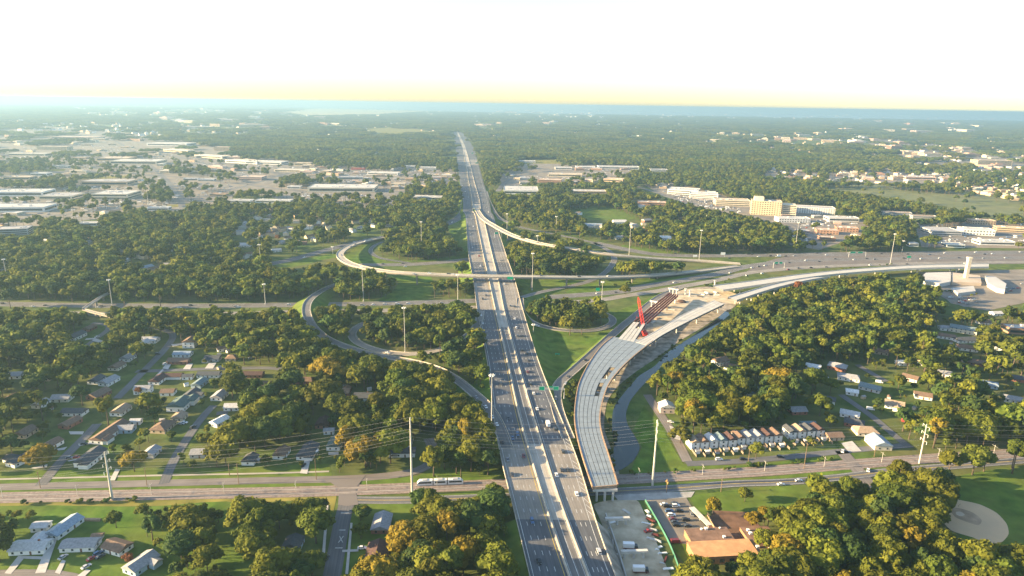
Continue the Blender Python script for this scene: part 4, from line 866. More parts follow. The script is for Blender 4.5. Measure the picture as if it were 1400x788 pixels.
for x, y, L, W, a, wl, rf, wh in ((847, 304, 26, 16, 0, 'white', 'light', 'double gabled hall near the sports field'), (811, 309, 34, 16, -4, 'white', 'blue', 'long pale roof near the sports field'), (881, 314, 13, 12, 84, 'brick', 'orange', 'brick gable catching the sun by the church trees'), (884, 302, 18, 12, 20, 'brick', 'grey', 'dark gabled hall behind the sunlit brick gable'), (908, 326, 22, 14, -10, 'white', 'white', 'white peaked roofs before the freeway trees'), (846, 325, 14, 9, 10, 'white', 'light', 'small white roof above the curved flyover'), (930, 300, 18, 10, 0, 'brick', 'brown', 'brick block beside the church spire'), (1006, 318, 14, 9, 20, 'tan', 'brown', 'in the trees right of the church')):
    H(x, y, L, W, a, wl, rf, wh, h=4.2)
# townhouses
ti = 0
for x0, y0, n, cols in ((947, 606, 5, ('tan', 'brown', 'light', 'teal', 'maroon')), (1009, 600, 5, ('brown', 'grey', 'grey', 'maroon', 'brown')), (1079, 592, 4, ('dark', 'tan', 'dark', 'maroon'))):
    for k in range(n):
        nm = ('first row from the alley', 'middle row behind the tree', 'right hand row')[ti]
        c = ('end', 'second', 'third', 'fourth', 'fifth')[k]
        H(x0 + 12.6 * k, y0 - 0.9 * k, 9.5, 5.8, 93, 'white', cols[k], '', h=5.6, pitch=0.5, kind='townhouse', lab=f'white townhouse with {cols[k]} roof, {c} unit of the {nm}')
        p = G(x0 + 12.6 * k, y0 - 0.9 * k, 2.5)
        t = thing('yard_shed', f'small shed behind the {c} townhouse of the {nm}', 'shed', p + np.array([1.0, -9.5 - (k % 3), -2.5]), R(6)); mb = MB(); mb.box(-1.4, 1.4, -1.1, 1.1, 0, 2.1); mb.obj('wall', wallm(('white', 'tan', 'grey', 'cream')[k % 4]), t); mb = MB(); mb.add(*gable(2.8, 2.2, 2.1, 0.5, None, 0.2)); mb.obj('roof', roofm(('grey', 'white', 'brown')[k % 3]), t)
        for s in (-1, 1):
            q = p + np.array([s * 3.0 + 1.4, -10, -2.5]); mb = MB(); mb.box(-0.06, 0.06, -5, 5, 0, 1.7)
            if k == 0 or s == 1: tag(mb.obj('yard_fence', mat('fence_wood', (0.20, 0.16, 0.12), var=0.25, scale=1), None, q, R(6)), f'wooden fence on the {"right" if s == 1 else "left"} of the {c} yard of the {nm}', 'fence', 'fences between the townhouse yards')
    ti += 1
# ================================================================== LARGE BUILDINGS
BW = {'white': (0.66, 0.65, 0.62), 'cream': (0.62, 0.54, 0.40), 'tan': (0.48, 0.36, 0.24), 'brick': (0.33, 0.20, 0.14), 'yellow': (0.54, 0.44, 0.29), 'grey': (0.40, 0.41, 0.42), 'pink': (0.52, 0.38, 0.32), 'redroof': (0.45, 0.07, 0.06)}
def bm_(c): return mat('facade_' + c, BW[c], var=0.1, scale=0.08, rough=0.75)
RFW = mat('membrane_white', (0.45, 0.44, 0.42), var=0.1, scale=0.03); RFG = mat('membrane_grey', (0.36, 0.35, 0.35), var=0.15, scale=0.04); RFT = mat('membrane_tan', (0.46, 0.38, 0.30), var=0.15, scale=0.04); RFB = mat('membrane_brown', (0.30, 0.19, 0.13), var=0.2, scale=0.05)
RF = {'w': RFW, 'g': RFG, 't': RFT, 'b': RFB}
HV = mat('hvac_metal', (0.5, 0.5, 0.5), var=0.1)
def bldg(x, y, L, D, h, ang, wall, rf, label, floors=1, units=3, wins=False, base=None, name='building'):
    p = base if base is not None else G(x, y, h * 0.6) * [1, 1, 0]
    t = thing(name, label, 'building', p, R(ang)); l, d = L / 2, D / 2
    mb = MB(); mb.box(-l, l, -d, d, -0.1, h); mb.obj('wall', bm_(wall), t)
    mb = MB(); mb.box(-l + 0.6, l - 0.6, -d + 0.6, d - 0.6, h + 0.01, h + 0.2); ro = mb.obj('roof', RF[rf], t)
    mb = MB(); mb.box(-l - 0.1, l + 0.1, -d - 0.1, -d + 0.5, h, h + 0.9); mb.box(-l - 0.1, l + 0.1, d - 0.5, d + 0.1, h, h + 0.9); mb.box(-l - 0.1, -l + 0.5, -d + 0.5, d - 0.5, h, h + 0.9); mb.box(l - 0.5, l + 0.1, -d + 0.5, d - 0.5, h, h + 0.9); mb.obj('parapet', bm_(wall), t)
    fh = h / floors
    for k in range(floors):
        z0 = fh * k + fh * 0.32; z1 = fh * k + fh * 0.75
        if wins:
            n = int(L / 5)
            for i in range(n):
                for s in (-1, 1):
                    if s == 1 and i % 2: continue
                    xx = -l + L * (i + 0.5) / n; mb = MB(); mb.box(-1.3, 1.3, -0.15, 0.1, z0, z1); mb.obj('window', GLASS, t, (xx, s * d, 0), 0 if s < 0 else math.pi)
            for i in range(int(D / 6)):
                for s in (-1, 1): mb = MB(); mb.box(-0.1, 0.15, -1.3, 1.3, z0, z1); mb.obj('window', GLASS, t, (s * l, -d + D * (i + 0.5) / int(D / 6), 0), 0 if s > 0 else math.pi)
        else:
            mb = MB(); mb.box(-l * 0.94, l * 0.94, -d - 0.12, -d + 0.05, z0, z1); mb.box(-l - 0.12, -l + 0.05, -d * 0.9, d * 0.9, z0, z1); mb.box(l - 0.05, l + 0.12, -d * 0.9, d * 0.9, z0, z1); mb.obj('window_band', GLASS, t)
    for k in range(units):
        ux, uy = rnd.uniform(-l * 0.8, l * 0.8), rnd.uniform(-d * 0.7, d * 0.7); s = rnd.uniform(1.2, 3.0); mb = MB(); mb.box(-s, s, -s * 0.7, s * 0.7, 0, 1.8); mb.obj('rooftop_unit', HV, ro, (ux, uy, h + 0.2))
    c, s_ = math.cos(R(ang)), math.sin(R(ang)); q = np.array([(p[0] + c * sx * l - s_ * sy * d, p[1] + s_ * sx * l + c * sy * d, zz) for sx in (-1, 1) for sy in (-1, 1) for zz in (1, h)])
    X, Y = PX(q[:, 0], q[:, 1], q[:, 2]); fill(KEEP, [(X.min(), Y.min()), (X.max(), Y.min()), (X.max(), Y.max()), (X.min(), Y.max())], 1)
    if p[1] < 2700: e = np.array([c, s_, 0]) * l; block([p - e, p + e], d + 3)
    return t
BD = [
 (30, 263, 120, 60, 10, 8, 'white', 'w', 'long white store block at the left edge of the mall', 1, 8), (26, 284, 120, 50, 10, 8, 'white', 'w', 'bright white flat roof at the left edge, front of the mall', 1, 6), (160, 266, 80, 70, 12, 4, 'cream', 'w', 'big cream mall anchor store with white roof', 2, 10), (150, 249, 120, 60, 10, 4, 'tan', 'g', 'grey roofed mall wing behind the cream anchor store', 1, 8), (85, 268, 70, 60, 8, 6, 'cream', 'g', 'low grey mall link between the white blocks', 1, 6),
 (19, 315, 48, 30, 10, 20, 'grey', 'g', 'bluish office block at the left edge above the wood', 3, 2), (122, 306, 32, 20, 5, 10, 'white', 'w', 'small white store south of the mall lot', 1, 2), (218, 285, 42, 20, 6, 8, 'white', 'w', 'white building beside the mast at the mall', 1, 3), (262, 245, 40, 20, 5, 5, 'grey', 'w', 'grey store in the upper left lots', 1, 2), (283, 246, 45, 22, 5, 5, 'white', 'w', 'white store right of the grey one in the upper left lots', 1, 2), (345, 243, 70, 45, 9, 0, 'pink', 't', 'pinkish hotel like block in the upper left lots', 2, 5),
 (300, 266, 40, 22, 5, 0, 'tan', 'b', 'brown roofed restaurant near the upper left trees', 1, 2), (330, 275, 50, 24, 6, 0, 'white', 'g', 'low grey office among trees right of the mall', 1, 3), (375, 275, 80, 22, 6, 0, 'white', 'w', 'row of white units behind the parking lot at left centre', 1, 4), (470, 257, 170, 80, 11, 4, 'cream', 'w', 'largest white warehouse store left of the highway', 1, 14), (403, 256, 34, 22, 6, 2, 'white', 'w', 'small white box store left of the large warehouse', 1, 2), (585, 270, 70, 24, 6, -3, 'white', 'w', 'white building among trees close to the highway', 1, 4),
 (190, 221, 160, 90, 11, 4, 'cream', 'w', 'white big box store in the far left lots', 1, 8), (160, 217, 110, 80, 10, 4, 'tan', 't', 'tan store joined left of the far big box', 1, 5), (107, 188, 240, 110, 11, 3, 'pink', 't', 'pinkish warehouse at far left before the woods', 1, 4), (235, 197, 200, 100, 12, -2, 'white', 'w', 'white warehouse at the head of the strip mall', 1, 6), (245, 206, 150, 40, 9, -24, 'cream', 'w', 'first section of the long cream strip mall', 1, 5), (290, 214, 150, 40, 9, -24, 'cream', 'w', 'middle section of the long cream strip mall', 1, 5), (335, 221, 150, 42, 9, -22, 'white', 'w', 'near end of the long strip mall', 1, 5), (305, 203, 70, 40, 16, 0, 'tan', 't', 'tan hotel block behind the strip mall', 4, 1), (75, 202, 130, 50, 14, 3, 'yellow', 't', 'golden office block at far left', 3, 2), (40, 211, 150, 50, 9, 3, 'cream', 'w', 'low pale row at the far left edge', 1, 3), (28, 243, 70, 40, 8, 5, 'tan', 't', 'tan flat roofed store above the left mall', 1, 3), (57, 238, 45, 30, 7, 5, 'white', 'w', 'small white store right of the tan one above the mall', 1, 2), (85, 228, 50, 22, 6, 0, 'white', 'w', 'low white shop near the left tree row', 1, 2), (112, 216, 50, 30, 6, 0, 'tan', 't', 'tan shop in the far left lots', 1, 2),
 (365, 222, 140, 60, 9, -8, 'white', 'w', 'white store at the right end of the strip mall lots', 1, 4), (415, 224, 60, 30, 9, 0, 'yellow', 't', 'yellowish shop against the wood', 1, 2), (400, 233, 110, 36, 7, -4, 'cream', 'w', 'cream row of shops below the wood', 1, 4), (445, 235, 24, 16, 6, 0, 'yellow', 't', 'tiny bright yellow shop', 1, 1), (490, 231, 46, 18, 5, 0, 'redroof', 'b', 'red roofed diner among the car lots', 1, 1), (525, 237, 100, 36, 7, -4, 'white', 'w', 'white dealership left of the highway', 1, 4), (560, 228, 40, 24, 6, 0, 'white', 'g', 'grey white shop behind the dealership', 1, 2), (585, 230, 60, 30, 8, 0, 'white', 'w', 'pale block nearest the far highway', 2, 2), (605, 240, 60, 30, 6, 0, 'cream', 'w', 'cream shed row beside the highway', 1, 3), (480, 243, 70, 30, 6, 10, 'grey', 'g', 'grey dealership in the car lots', 1, 3), (545, 252, 40, 26, 6, 0, 'cream', 't', 'cream hall behind the wood near the highway', 1, 2),
 (712, 260, 90, 90, 10, 0, 'white', 'w', 'bright white flat roof right of the highway', 1, 10), (752, 247, 70, 40, 8, -8, 'brick', 't', 'tan brick office right of the highway', 2, 4), (772, 239, 110, 40, 8, -3, 'cream', 't', 'cream warehouse behind the tan brick office', 1, 5), (840, 246, 60, 40, 8, -20, 'tan', 't', 'orange tan hall in the right woods', 1, 3), (805, 262, 90, 40, 6, 0, 'tan', 'w', 'low white roofed school in the trees', 1, 6), (891, 278, 65, 30, 8, -8, 'brick', 't', 'brown brick school near the sports field', 2, 3), (845, 229, 150, 40, 9, 0, 'white', 'w', 'long white roofed sheds at the far right lots', 1, 6), (770, 230, 60, 30, 7, 0, 'white', 'w', 'small white store at the far right lots', 1, 2), (800, 229, 70, 30, 7, 0, 'white', 'w', 'white store left of the long sheds', 1, 2), (720, 221, 70, 30, 7, 0, 'white', 'w', 'white house like store beside the far highway', 1, 2), (900, 233, 60, 24, 9, 0, 'white', 'g', 'grey white hall at the wood edge', 2, 2),
 (935, 261, 80, 60, 11, -20, 'white', 'w', 'white clinic wing left of the hospital', 2, 6), (962, 267, 70, 50, 12, -15, 'white', 'w', 'second white clinic wing left of the hospital', 3, 5), (1000, 276, 80, 40, 13, -8, 'cream', 't', 'cream clinic block just left of the hospital tower', 3, 5),
 (1107, 286, 100, 34, 13, -14, 'white', 'g', 'white parking garage right of the hospital tower', 5, 0), (1083, 300, 64, 28, 8, -2, 'white', 'w', 'white flat office in front of the hospital', 2, 3), (1150, 299, 62, 28, 7, -2, 'white', 'w', 'low white office right of the one before the hospital', 1, 3), (1130, 316, 38, 24, 7, -14, 'brick', 't', 'brown brick office near the freeway, left of a pair', 2, 2), (1157, 313, 38, 24, 7, -14, 'brick', 't', 'brown brick office near the freeway, right of a pair', 2, 2), (1130, 326, 26, 18, 6, -10, 'brick', 't', 'small brick office closest to the freeway', 2, 1), (1286, 316, 54, 44, 8, -4, 'grey', 'g', 'grey parking deck at right with cars on top', 2, 0), (1334, 316, 54, 30, 10, -12, 'white', 'w', 'white L shaped office behind the freeway at right', 2, 2), (1341, 303, 46, 24, 8, -6, 'tan', 't', 'tan office behind the white L shaped one', 2, 2), (1380, 313, 50, 20, 8, -18, 'tan', 't', 'tan office at the right edge', 2, 2), (1358, 331, 60, 24, 6, -2, 'white', 'w', 'long low white roof closest to the freeway at right', 1, 3), (1303, 335, 30, 18, 5, -4, 'white', 'w', 'small white roof among trees by the right freeway', 1, 1), (1247, 334, 16, 12, 5, 0, 'white', 'w', 'tiny white roof left of the freeway trees', 1, 1), (1225, 292, 60, 16, 7, -10, 'grey', 'b', 'greyish apartment row below the golf course', 2, 0), (1262, 297, 50, 16, 7, -6, 'grey', 'b', 'second greyish apartment row below the golf course', 2, 0),
 (1355, 222, 150, 50, 22, 0, 'yellow', 't', 'golden mid rise block at the far right', 5, 2), (1255, 243, 100, 40, 9, -4, 'pink', 'w', 'pale pink hall at the far end of the golf course', 1, 3),
 (1392, 450, 26, 16, 6, -6, 'brick', 'w', 'brick building with white roof at the right edge', 1, 2),
]
for b in BD: bldg(*b[:9], floors=b[9], units=b[10], wins=(b[8].startswith('white parking') or 'pair' in b[8] or 'flat office' in b[8] or 'L shaped' in b[8]))
hs = bldg(1047, 282, 62, 34, 30, -16, 'yellow', 't', 'tall golden hospital tower above the freeway trees', 7, 4, wins=True)
mb = MB(); mb.box(-26, -6, -12, 12, 30, 38); mb.obj('roof_block', bm_('cream'), hs)
mb = MB(); mb.box(33, 62, -10, 22, 0, 24); mb.obj('side_wing', bm_('cream'), hs)
for k in range(6): mb = MB(); mb.box(35, 61, -10.2, -9.9, 1.4 + 3.9 * k, 3.2 + 3.9 * k); mb.obj('window_band', GLASS, hs)
# white shopping complex beside the bright roadway
ml = thing('shopping_complex', 'large low white shopping complex with tower beside the bright white roadway', 'building', (0, 0, 0))
for poly, h, m in (([(1255, 382), (1266, 373), (1300, 372), (1300, 385), (1285, 388)], 5, RFW), ([(1301, 372.5), (1340, 377), (1342, 387), (1301, 385.5)], 4.2, RFT), ([(1300, 394), (1331, 391), (1334, 398), (1310, 401)], 4, RFW), ([(1347, 377), (1361, 378.5), (1376, 388), (1374, 396), (1363, 394), (1351, 387)], 6, RFW)):
    slab_box('hall', poly, m, -0.1, h, ml); fill(KEEP, poly, 1)
    fill(KEEP, [(x, y + 4) for x, y in poly], 1)
b, z = top_z(1319.5, 384, 352); mb = MB(); mb.box(b[0] - 2.2, b[0] + 2.2, b[1] - 2.2, b[1] + 2.2, 0, z - 2); mb.box(b[0] - 2.8, b[0] + 2.8, b[1] - 2.8, b[1] + 2.8, z - 2, z); mb.obj('tower', bm_('cream'), ml)
sheet('parking_lot', [(1278, 400), (1300, 404), (1340, 409), (1342, 419), (1318, 420), (1295, 410)], LOT, 0.3, True)
# church spire
b, z = top_z(965, 308, 294); t = thing('church_spire', 'small pointed church spire above the trees before the hospital', 'spire', b); mb = MB(); mb.box(-3, 3, -3, 3, 0, z * 0.55); mb.obj('tower', bm_('white'), t); mb = MB(); mb.add([(-3, -3, z * 0.55), (3, -3, z * 0.55), (3, 3, z * 0.55), (-3, 3, z * 0.55), (0, 0, z)], [(0, 1, 4), (1, 2, 4), (2, 3, 4), (3, 0, 4)]); mb.obj('spire_cap', bm_('cream'), t)
# school beside the construction yard
sch = thing('school_building', 'flat roofed school with tan and brown roofs and white roof vents at the bottom right', 'building', G(985, 758) * [1, 1, 0], R(6))
BRS = mat('school_brick', (0.34, 0.17, 0.09), var=0.2, scale=0.8); RTAN = mat('school_tan_roof', (0.50, 0.27, 0.13), var=0.2, scale=0.3); RBRN = mat('school_brown_roof', (0.19, 0.115, 0.08), var=0.3, scale=0.25)
for x0, x1, y0, y1, h, m in ((-17, 17, -8, 5, 5.0, RTAN), (-14, 10, 5, 17, 4.2, RBRN), (17, 33, -12, 16, 4.4, RBRN)):
    mb = MB(); mb.box(x0 + .2, x1 - .2, y0 + .2, y1 - .2, -0.1, h - 0.3); mb.obj('wall', BRS, sch); mb = MB(); mb.box(x0, x1, y0, y1, h - 0.3, h); mb.obj('roof', m, sch)
    for k in range(int((x1 - x0) * (y1 - y0) / 60) if m is RBRN else 0): s = rnd.uniform(0.35, 0.8); mb = MB(); mb.box(-s, s, -s, s, 0, s * 1.4); mb.obj('roof_vent', SWHITE, sch, (rnd.uniform(x0 + 1, x1 - 1), rnd.uniform(y0 + 1, y1 - 1), h))
for k in range(6): mb = MB(); mb.box(-1.2, 1.2, -0.1, 0.1, 1.2, 3.2); mb.obj('window', GLASS, sch, (-13 + 5.2 * k, -7.85, 0))
fill(KEEP, [(945, 742), (1000, 738), (1020, 735), (1025, 765), (1015, 772), (955, 772)], 1); 
q = G(957, 712); mb = MB(); mb.box(-1.6, 1.6, -9, 9, 2.8, 3.1); 
for yy in (-8, 0, 8): mb.box(-0.15, 0.15, yy - 0.15, yy + 0.15, 0, 2.8)
tag(mb.obj('covered_walkway', PIERC, None, q, R(18)), 'pale covered walkway beside the school parking lot', 'walkway')
# driveways and paths
DRV = mat('driveway_concrete', (0.45, 0.43, 0.40), var=0.12, scale=0.3)
zd = 0.29
for poly in ([(68, 738), (78, 737), (62, 783), (48, 784)], [(6, 784), (25, 760), (34, 762), (15, 785)], [(25, 760), (60, 761), (57, 765), (33, 764)], [(75, 783), (85, 765), (90, 767), (82, 785)], [(105, 788), (118, 778), (124, 780), (114, 790)], [(222, 504), (227, 497), (234, 498), (230, 505)], [(250, 505), (256, 497), (264, 497), (260, 505)], [(280, 504), (286, 496), (296, 496), (291, 504)], [(234, 471), (252, 469), (252, 471), (236, 474)], [(205, 521), (222, 505), (224, 506), (208, 522)], [(410, 647), (416, 630), (424, 630), (420, 648)], [(449, 618), (463, 618), (463, 622), (449, 622)], [(458, 556), (465, 540), (472, 541), (471, 557)], [(94, 590), (115, 590), (113, 594), (96, 594)], [(72, 615), (92, 611), (88, 615), (74, 617)], [(42, 640), (65, 635), (64, 639), (48, 641)], [(107, 607), (128, 604), (126, 607), (108, 610)], [(92, 630), (110, 626), (112, 628), (94, 631)], [(150, 657), (158, 641), (164, 642), (157, 657)], [(468, 752), (490, 751), (490, 754), (468, 755)], [(440, 760), (446, 690), (449, 690), (444, 762)], [(472, 785), (479, 715), (482, 715), (476, 785)], [(915, 582), (932, 588), (930, 602), (922, 600)], [(1150, 606), (1165, 603), (1178, 617), (1160, 618)], [(128, 462), (144, 467), (140, 470), (126, 466)], [(118, 463), (130, 462), (128, 464), (116, 465)]):
    zd += 0.003; sheet('driveway', poly, DRV, zd, True)

# ================================================================== VEHICLES
CARC = {'white': (0.75, 0.75, 0.74), 'black': (0.015, 0.015, 0.018), 'dark': (0.05, 0.052, 0.06), 'silver': (0.42, 0.43, 0.45), 'grey': (0.20, 0.205, 0.22), 'blue': (0.06, 0.12, 0.24), 'red': (0.35, 0.03, 0.03), 'maroon': (0.15, 0.03, 0.035)}
def carm(c): return mat('car_paint_' + c, CARC[c], rough=0.3, var=0.03, spec=0.6)
def prof(pts, y): return [(x, -y, z) for x, z in pts] + [(x, y, z) for x, z in pts], [tuple(range(len(pts) - 1, -1, -1)), tuple(range(len(pts), 2 * len(pts)))] + [(k, (k + 1) % len(pts), len(pts) + (k + 1) % len(pts), len(pts) + k) for k in range(len(pts))]
CM = {}
def car_meshes(kind, c):
    if (kind, c) in CM: return CM[(kind, c)]
    if kind == 'car':
        body = [(-2.3, 0.3), (2.3, 0.3), (2.35, 0.65), (1.2, 0.92), (-1.7, 0.95), (-2.3, 0.85)]; cab = [(-1.75, 0.93), (1.1, 0.9), (0.45, 1.42), (-1.1, 1.45)]; rf = [(-1.12, 1.44), (0.47, 1.41), (0.4, 1.48), (-1.0, 1.5)]; wx = 1.4
    elif kind == 'suv':
        body = [(-2.4, 0.35), (2.4, 0.35), (2.42, 0.85), (1.2, 1.08), (-2.35, 1.1)]; cab = [(-2.3, 1.08), (1.1, 1.05), (0.5, 1.7), (-2.1, 1.75)]; rf = [(-2.1, 1.74), (0.52, 1.69), (0.45, 1.78), (-2.0, 1.82)]; wx = 1.45
    elif kind == 'van':
        body = [(-2.8, 0.35), (2.8, 0.35), (2.85, 1.0), (2.2, 1.25), (-2.8, 1.3)]; cab = [(1.0, 1.2), (2.25, 1.2), (1.7, 2.05), (1.0, 2.1)]; rf = [(-2.8, 1.28), (1.0, 1.25), (1.65, 2.08), (1.5, 2.3), (-2.75, 2.3)]; wx = 1.8
    else:
        body = [(-4.0, 0.6), (3.9, 0.6), (3.9, 1.1), (-4.0, 1.1)]; cab = [(2.2, 1.1), (3.85, 1.1), (3.6, 2.4), (2.2, 2.5)]; rf = [(-4.0, 1.1), (1.9, 1.1), (1.9, 3.5), (-4.0, 3.5)]; wx = 2.6
    out = {}
    for nm, pr, y, m in (('body', body, 0.92, carm('maroon' if kind == 'truck' else c)), ('window_glass', cab, 0.80 if kind != 'truck' else 1.1, GLASS), ('roof' if kind != 'truck' else 'cargo_box', rf, 0.74 if kind in ('car', 'suv') else (0.93 if kind == 'van' else 1.2), carm(c))):
        if kind == 'truck' and nm == 'body': y = 1.15
        mb = MB(); mb.add(*prof(pr, y)); out[nm] = mb.mesh('car_' + nm, m)
    mb = MB(); mb.tube([(0, -0.12, 0), (0, 0.12, 0)], 0.34 if kind != 'truck' else 0.5, 10); out['wheel'] = mb.mesh('wheel', DARK); out['wx'] = wx
    mb = MB(); mb.box(-0.04, 0.04, -0.17, 0.17, -0.08, 0.08); out['light'] = mb.mesh('headlight', SWHITE)
    # one joined mesh for cars only a few pixels across
    mb = MB(); mb.add(*prof(body, 0.92), 0); mb.add(*prof(cab, 0.80), 1); mb.add(*prof(rf, 0.74 if kind in ('car', 'suv') else 0.93), 0); mb.box(-wx - .3, -wx + .3, -.9, .9, 0, .5, 2); mb.box(wx - .3, wx + .3, -.9, .9, 0, .5, 2); out['joined'] = mb.mesh('far_car', [carm(c), GLASS, DARK])
    CM[(kind, c)] = out; return out
ncar = 0
def car(p, ang, c, label, kind='car', group=None, parts=True):
    global ncar; ncar += 1
    m = car_meshes(kind, c); name = {'car': 'car', 'suv': 'suv', 'van': 'van', 'truck': 'box_truck'}[kind]; cat = {'suv': 'car', 'truck': 'truck'}.get(kind, kind)
    if not parts:
        return tag(obj(name, m['joined'], None, p, ang), label, cat, group)
    t = thing(name, label, cat, p, ang, group)
    for nm in m:
        if nm in ('wheel', 'wx', 'light', 'joined'): continue
        obj(nm, m[nm], t)
    for sx in (-1, 1):
        for sy in (-1, 1): obj('wheel', m['wheel'], t, (sx * m['wx'], sy * (0.86 if kind != 'truck' else 1.0), 0.34 if kind != 'truck' else 0.5))
    for sy in (-0.62, 0.62): obj('headlight', m['light'], t, ((2.33, 2.42, 2.85, 3.92)[('car', 'suv', 'van', 'truck').index(kind)], sy, 0.62))
    return t
ORD = ['nearest', 'second', 'third', 'fourth', 'fifth', 'sixth', 'seventh', 'eighth', 'ninth', 'tenth', 'eleventh', 'twelfth', 'thirteenth', 'fourteenth', 'fifteenth', 'sixteenth', 'seventeenth', 'eighteenth', 'nineteenth', 'twentieth'] + [f'{k}th' for k in range(21, 80)]
def traffic(key, where, lst, flip=False, desc='from the bottom', group=None):
    P = PATHS[key]; T = tang(P); cnt = {}
    if desc.startswith('from the bottom'): lst = sorted(lst, key=lambda q: -q[1])
    else: lst = sorted(lst, key=lambda q: q[0])
    for it in lst:
        x, y, c = it[:3]; kind = it[3] if len(it) > 3 else rnd.choice(('car', 'car', 'suv'))
        z = P[len(P) // 2, 2]
        for _ in range(4): g = G(x, y, z + 0.7); i = int(np.argmin(np.linalg.norm(P[:, :2] - g[:2], axis=1))); z = P[i, 2]
        a = math.atan2(T[i][1], T[i][0]) + (math.pi if flip else 0)
        k = cnt.get((c, kind), 0); cnt[(c, kind)] = k + 1
        nm = {'suv': 'car of boxy shape', 'car': 'car', 'van': 'van', 'truck': 'box truck'}[kind]
        lab = f'{ORD[k]} {c} {nm} {desc} {where}' if not (k == 0 and desc.startswith('from the bottom')) else f'{c} {nm} nearest the bottom {where}'
        if k == 0 and desc.startswith('from the left'): lab = f'leftmost {c} {nm} {where}'
        car((g[0], g[1], z + 0.02), a, c, lab, kind, group or 'traffic ' + where, parts=g[1] < 900)
traffic('left', 'on the left carriageway', [(700.4, 648.5, 'dark'), (727.6, 712, 'blue'), (737, 766.8, 'black'), (685, 525, 'dark'), (695, 571, 'dark'), (707.6, 593.5, 'blue'), (701, 598.6, 'blue'), (687, 603.7, 'black'), (715.7, 623, 'maroon'), (694, 628, 'grey'), (664.7, 404, 'dark'), (660, 408.7, 'dark'), (658, 431, 'white'), (660, 442, 'white'), (655, 350, 'red'), (657, 364, 'white'), (646, 338.6, 'white'), (647, 310, 'white'), (643, 320, 'silver'), (645, 300, 'silver'), (636, 262, 'white'), (640, 270, 'silver'), (632, 254, 'white'), (635, 246, 'white'), (630, 240, 'silver'), (633, 236, 'red'), (629, 228, 'white'), (632, 222, 'silver'), (627, 215, 'white'), (629, 205, 'white')], True)
traffic('right', 'on the right carriageway', [(761, 649, 'white'), (768, 642, 'dark'), (777, 642, 'dark'), (788.6, 675, 'white'), (819, 753.6, 'silver', 'suv'), (721.7, 508, 'maroon'), (725.4, 524.4, 'dark'), (729.8, 537.6, 'white'), (734.5, 558.8, 'white'), (749, 581, 'white', 'truck'), (759, 586, 'dark'), (769.6, 617, 'dark'), (698, 418, 'dark'), (703.6, 419, 'dark'), (704, 435.7, 'white'), (705.8, 448, 'white'), (708, 459, 'dark'), (714.5, 459, 'dark'), (714, 478.5, 'black'), (721, 482.7, 'dark'), (722.7, 492.4, 'dark'), (689.5, 388, 'white'), (684.5, 356, 'grey'), (661, 277, 'dark'), (665.7, 284, 'silver'), (668, 290, 'white'), (656, 262, 'dark'), (659, 268, 'silver'), (655, 252, 'white'), (652, 243, 'silver'), (655, 236, 'white'), (650, 228, 'dark'), (648, 218, 'white')])
traffic('mid', 'in the reversible lanes', [(668, 358, 'dark'), (650, 291, 'dark'), (643, 252, 'white')])
traffic('rampf', 'on the curved ramp left of the highway', [(651, 543, 'grey'), (664, 556, 'white'), (673, 570, 'white'), (679.4, 580, 'white')], False)
traffic('rampi', 'on the ramp beside the viaduct', [(759.8, 544.7, 'grey'), (777, 515, 'dark'), (799.7, 492, 'black'), (773, 524, 'silver')], True)
traffic('looph', 'on the right loop ramp', [(734.5, 445.5, 'white')]); traffic('loopg', 'on the left loop ramp', [(530, 482, 'white')])
traffic('flyb', 'on the straight flyover', [(467, 349, 'silver'), (480, 337, 'dark'), (486, 334, 'black'), (499, 330, 'white'), (566, 374.6, 'silver'), (587, 373.8, 'white'), (613, 374.2, 'dark'), (620, 374.8, 'white'), (792, 378, 'dark'), (832, 377.5, 'white'), (740, 377, 'grey')], desc='from the left')
traffic('flya', 'on the curved flyover', [(735, 331.5, 'dark'), (805, 343, 'silver'), (756, 336, 'grey')], desc='from the left')
traffic('coll', 'on the collector road left of the highway', [(524, 361, 'grey'), (551, 360, 'dark'), (554, 364.5, 'white'), (497, 362.5, 'dark')], desc='from the left')
traffic('wide', 'on the wide left ramp', [(484, 331, 'white'), (416, 352, 'white'), (618, 304, 'white'), (635.7, 293, 'white')], desc='from the left')
traffic('fw_a', 'on the main freeway lanes', [(4, 415, 'dark'), (44, 419, 'white'), (62, 417.5, 'dark'), (134, 420, 'white'), (139, 418.5, 'dark'), (245, 420.5, 'white'), (261, 417.5, 'dark'), (289, 417.5, 'dark'), (326, 420, 'white'), (322, 418.5, 'silver'), (395, 416.5, 'white'), (495, 417, 'silver'), (510, 416.5, 'white'), (526, 416, 'white'), (543, 415.5, 'white'), (558, 415, 'white'), (603, 414, 'silver'), (817, 401, 'white'), (842, 399.5, 'dark'), (922, 386, 'white'), (998, 373, 'white'), (1037, 364.5, 'dark'), (1028, 366, 'white'), (1046, 363, 'white'), (1061, 361, 'dark'), (1079, 359, 'dark'), (1102, 356, 'white'), (1120, 357.5, 'dark'), (1142, 354, 'dark'), (1168, 355, 'white'), (1185, 353.5, 'dark'), (1196, 354.5, 'grey'), (1236, 353, 'dark'), (1260, 354, 'white'), (1285, 353, 'white'), (1311, 352.5, 'dark'), (1345, 353, 'silver'), (1375, 352.5, 'white')], desc='from the left')
traffic('fw_b', 'on the lower freeway lanes', [(920, 394.5, 'dark'), (1021, 377, 'dark'), (1042, 374, 'white'), (1092, 366.7, 'dark'), (1078, 368.5, 'maroon'), (1109, 366, 'black'), (1130, 365, 'dark'), (1190, 362.5, 'white'), (1240, 361, 'dark'), (1320, 360, 'white')], desc='from the left')
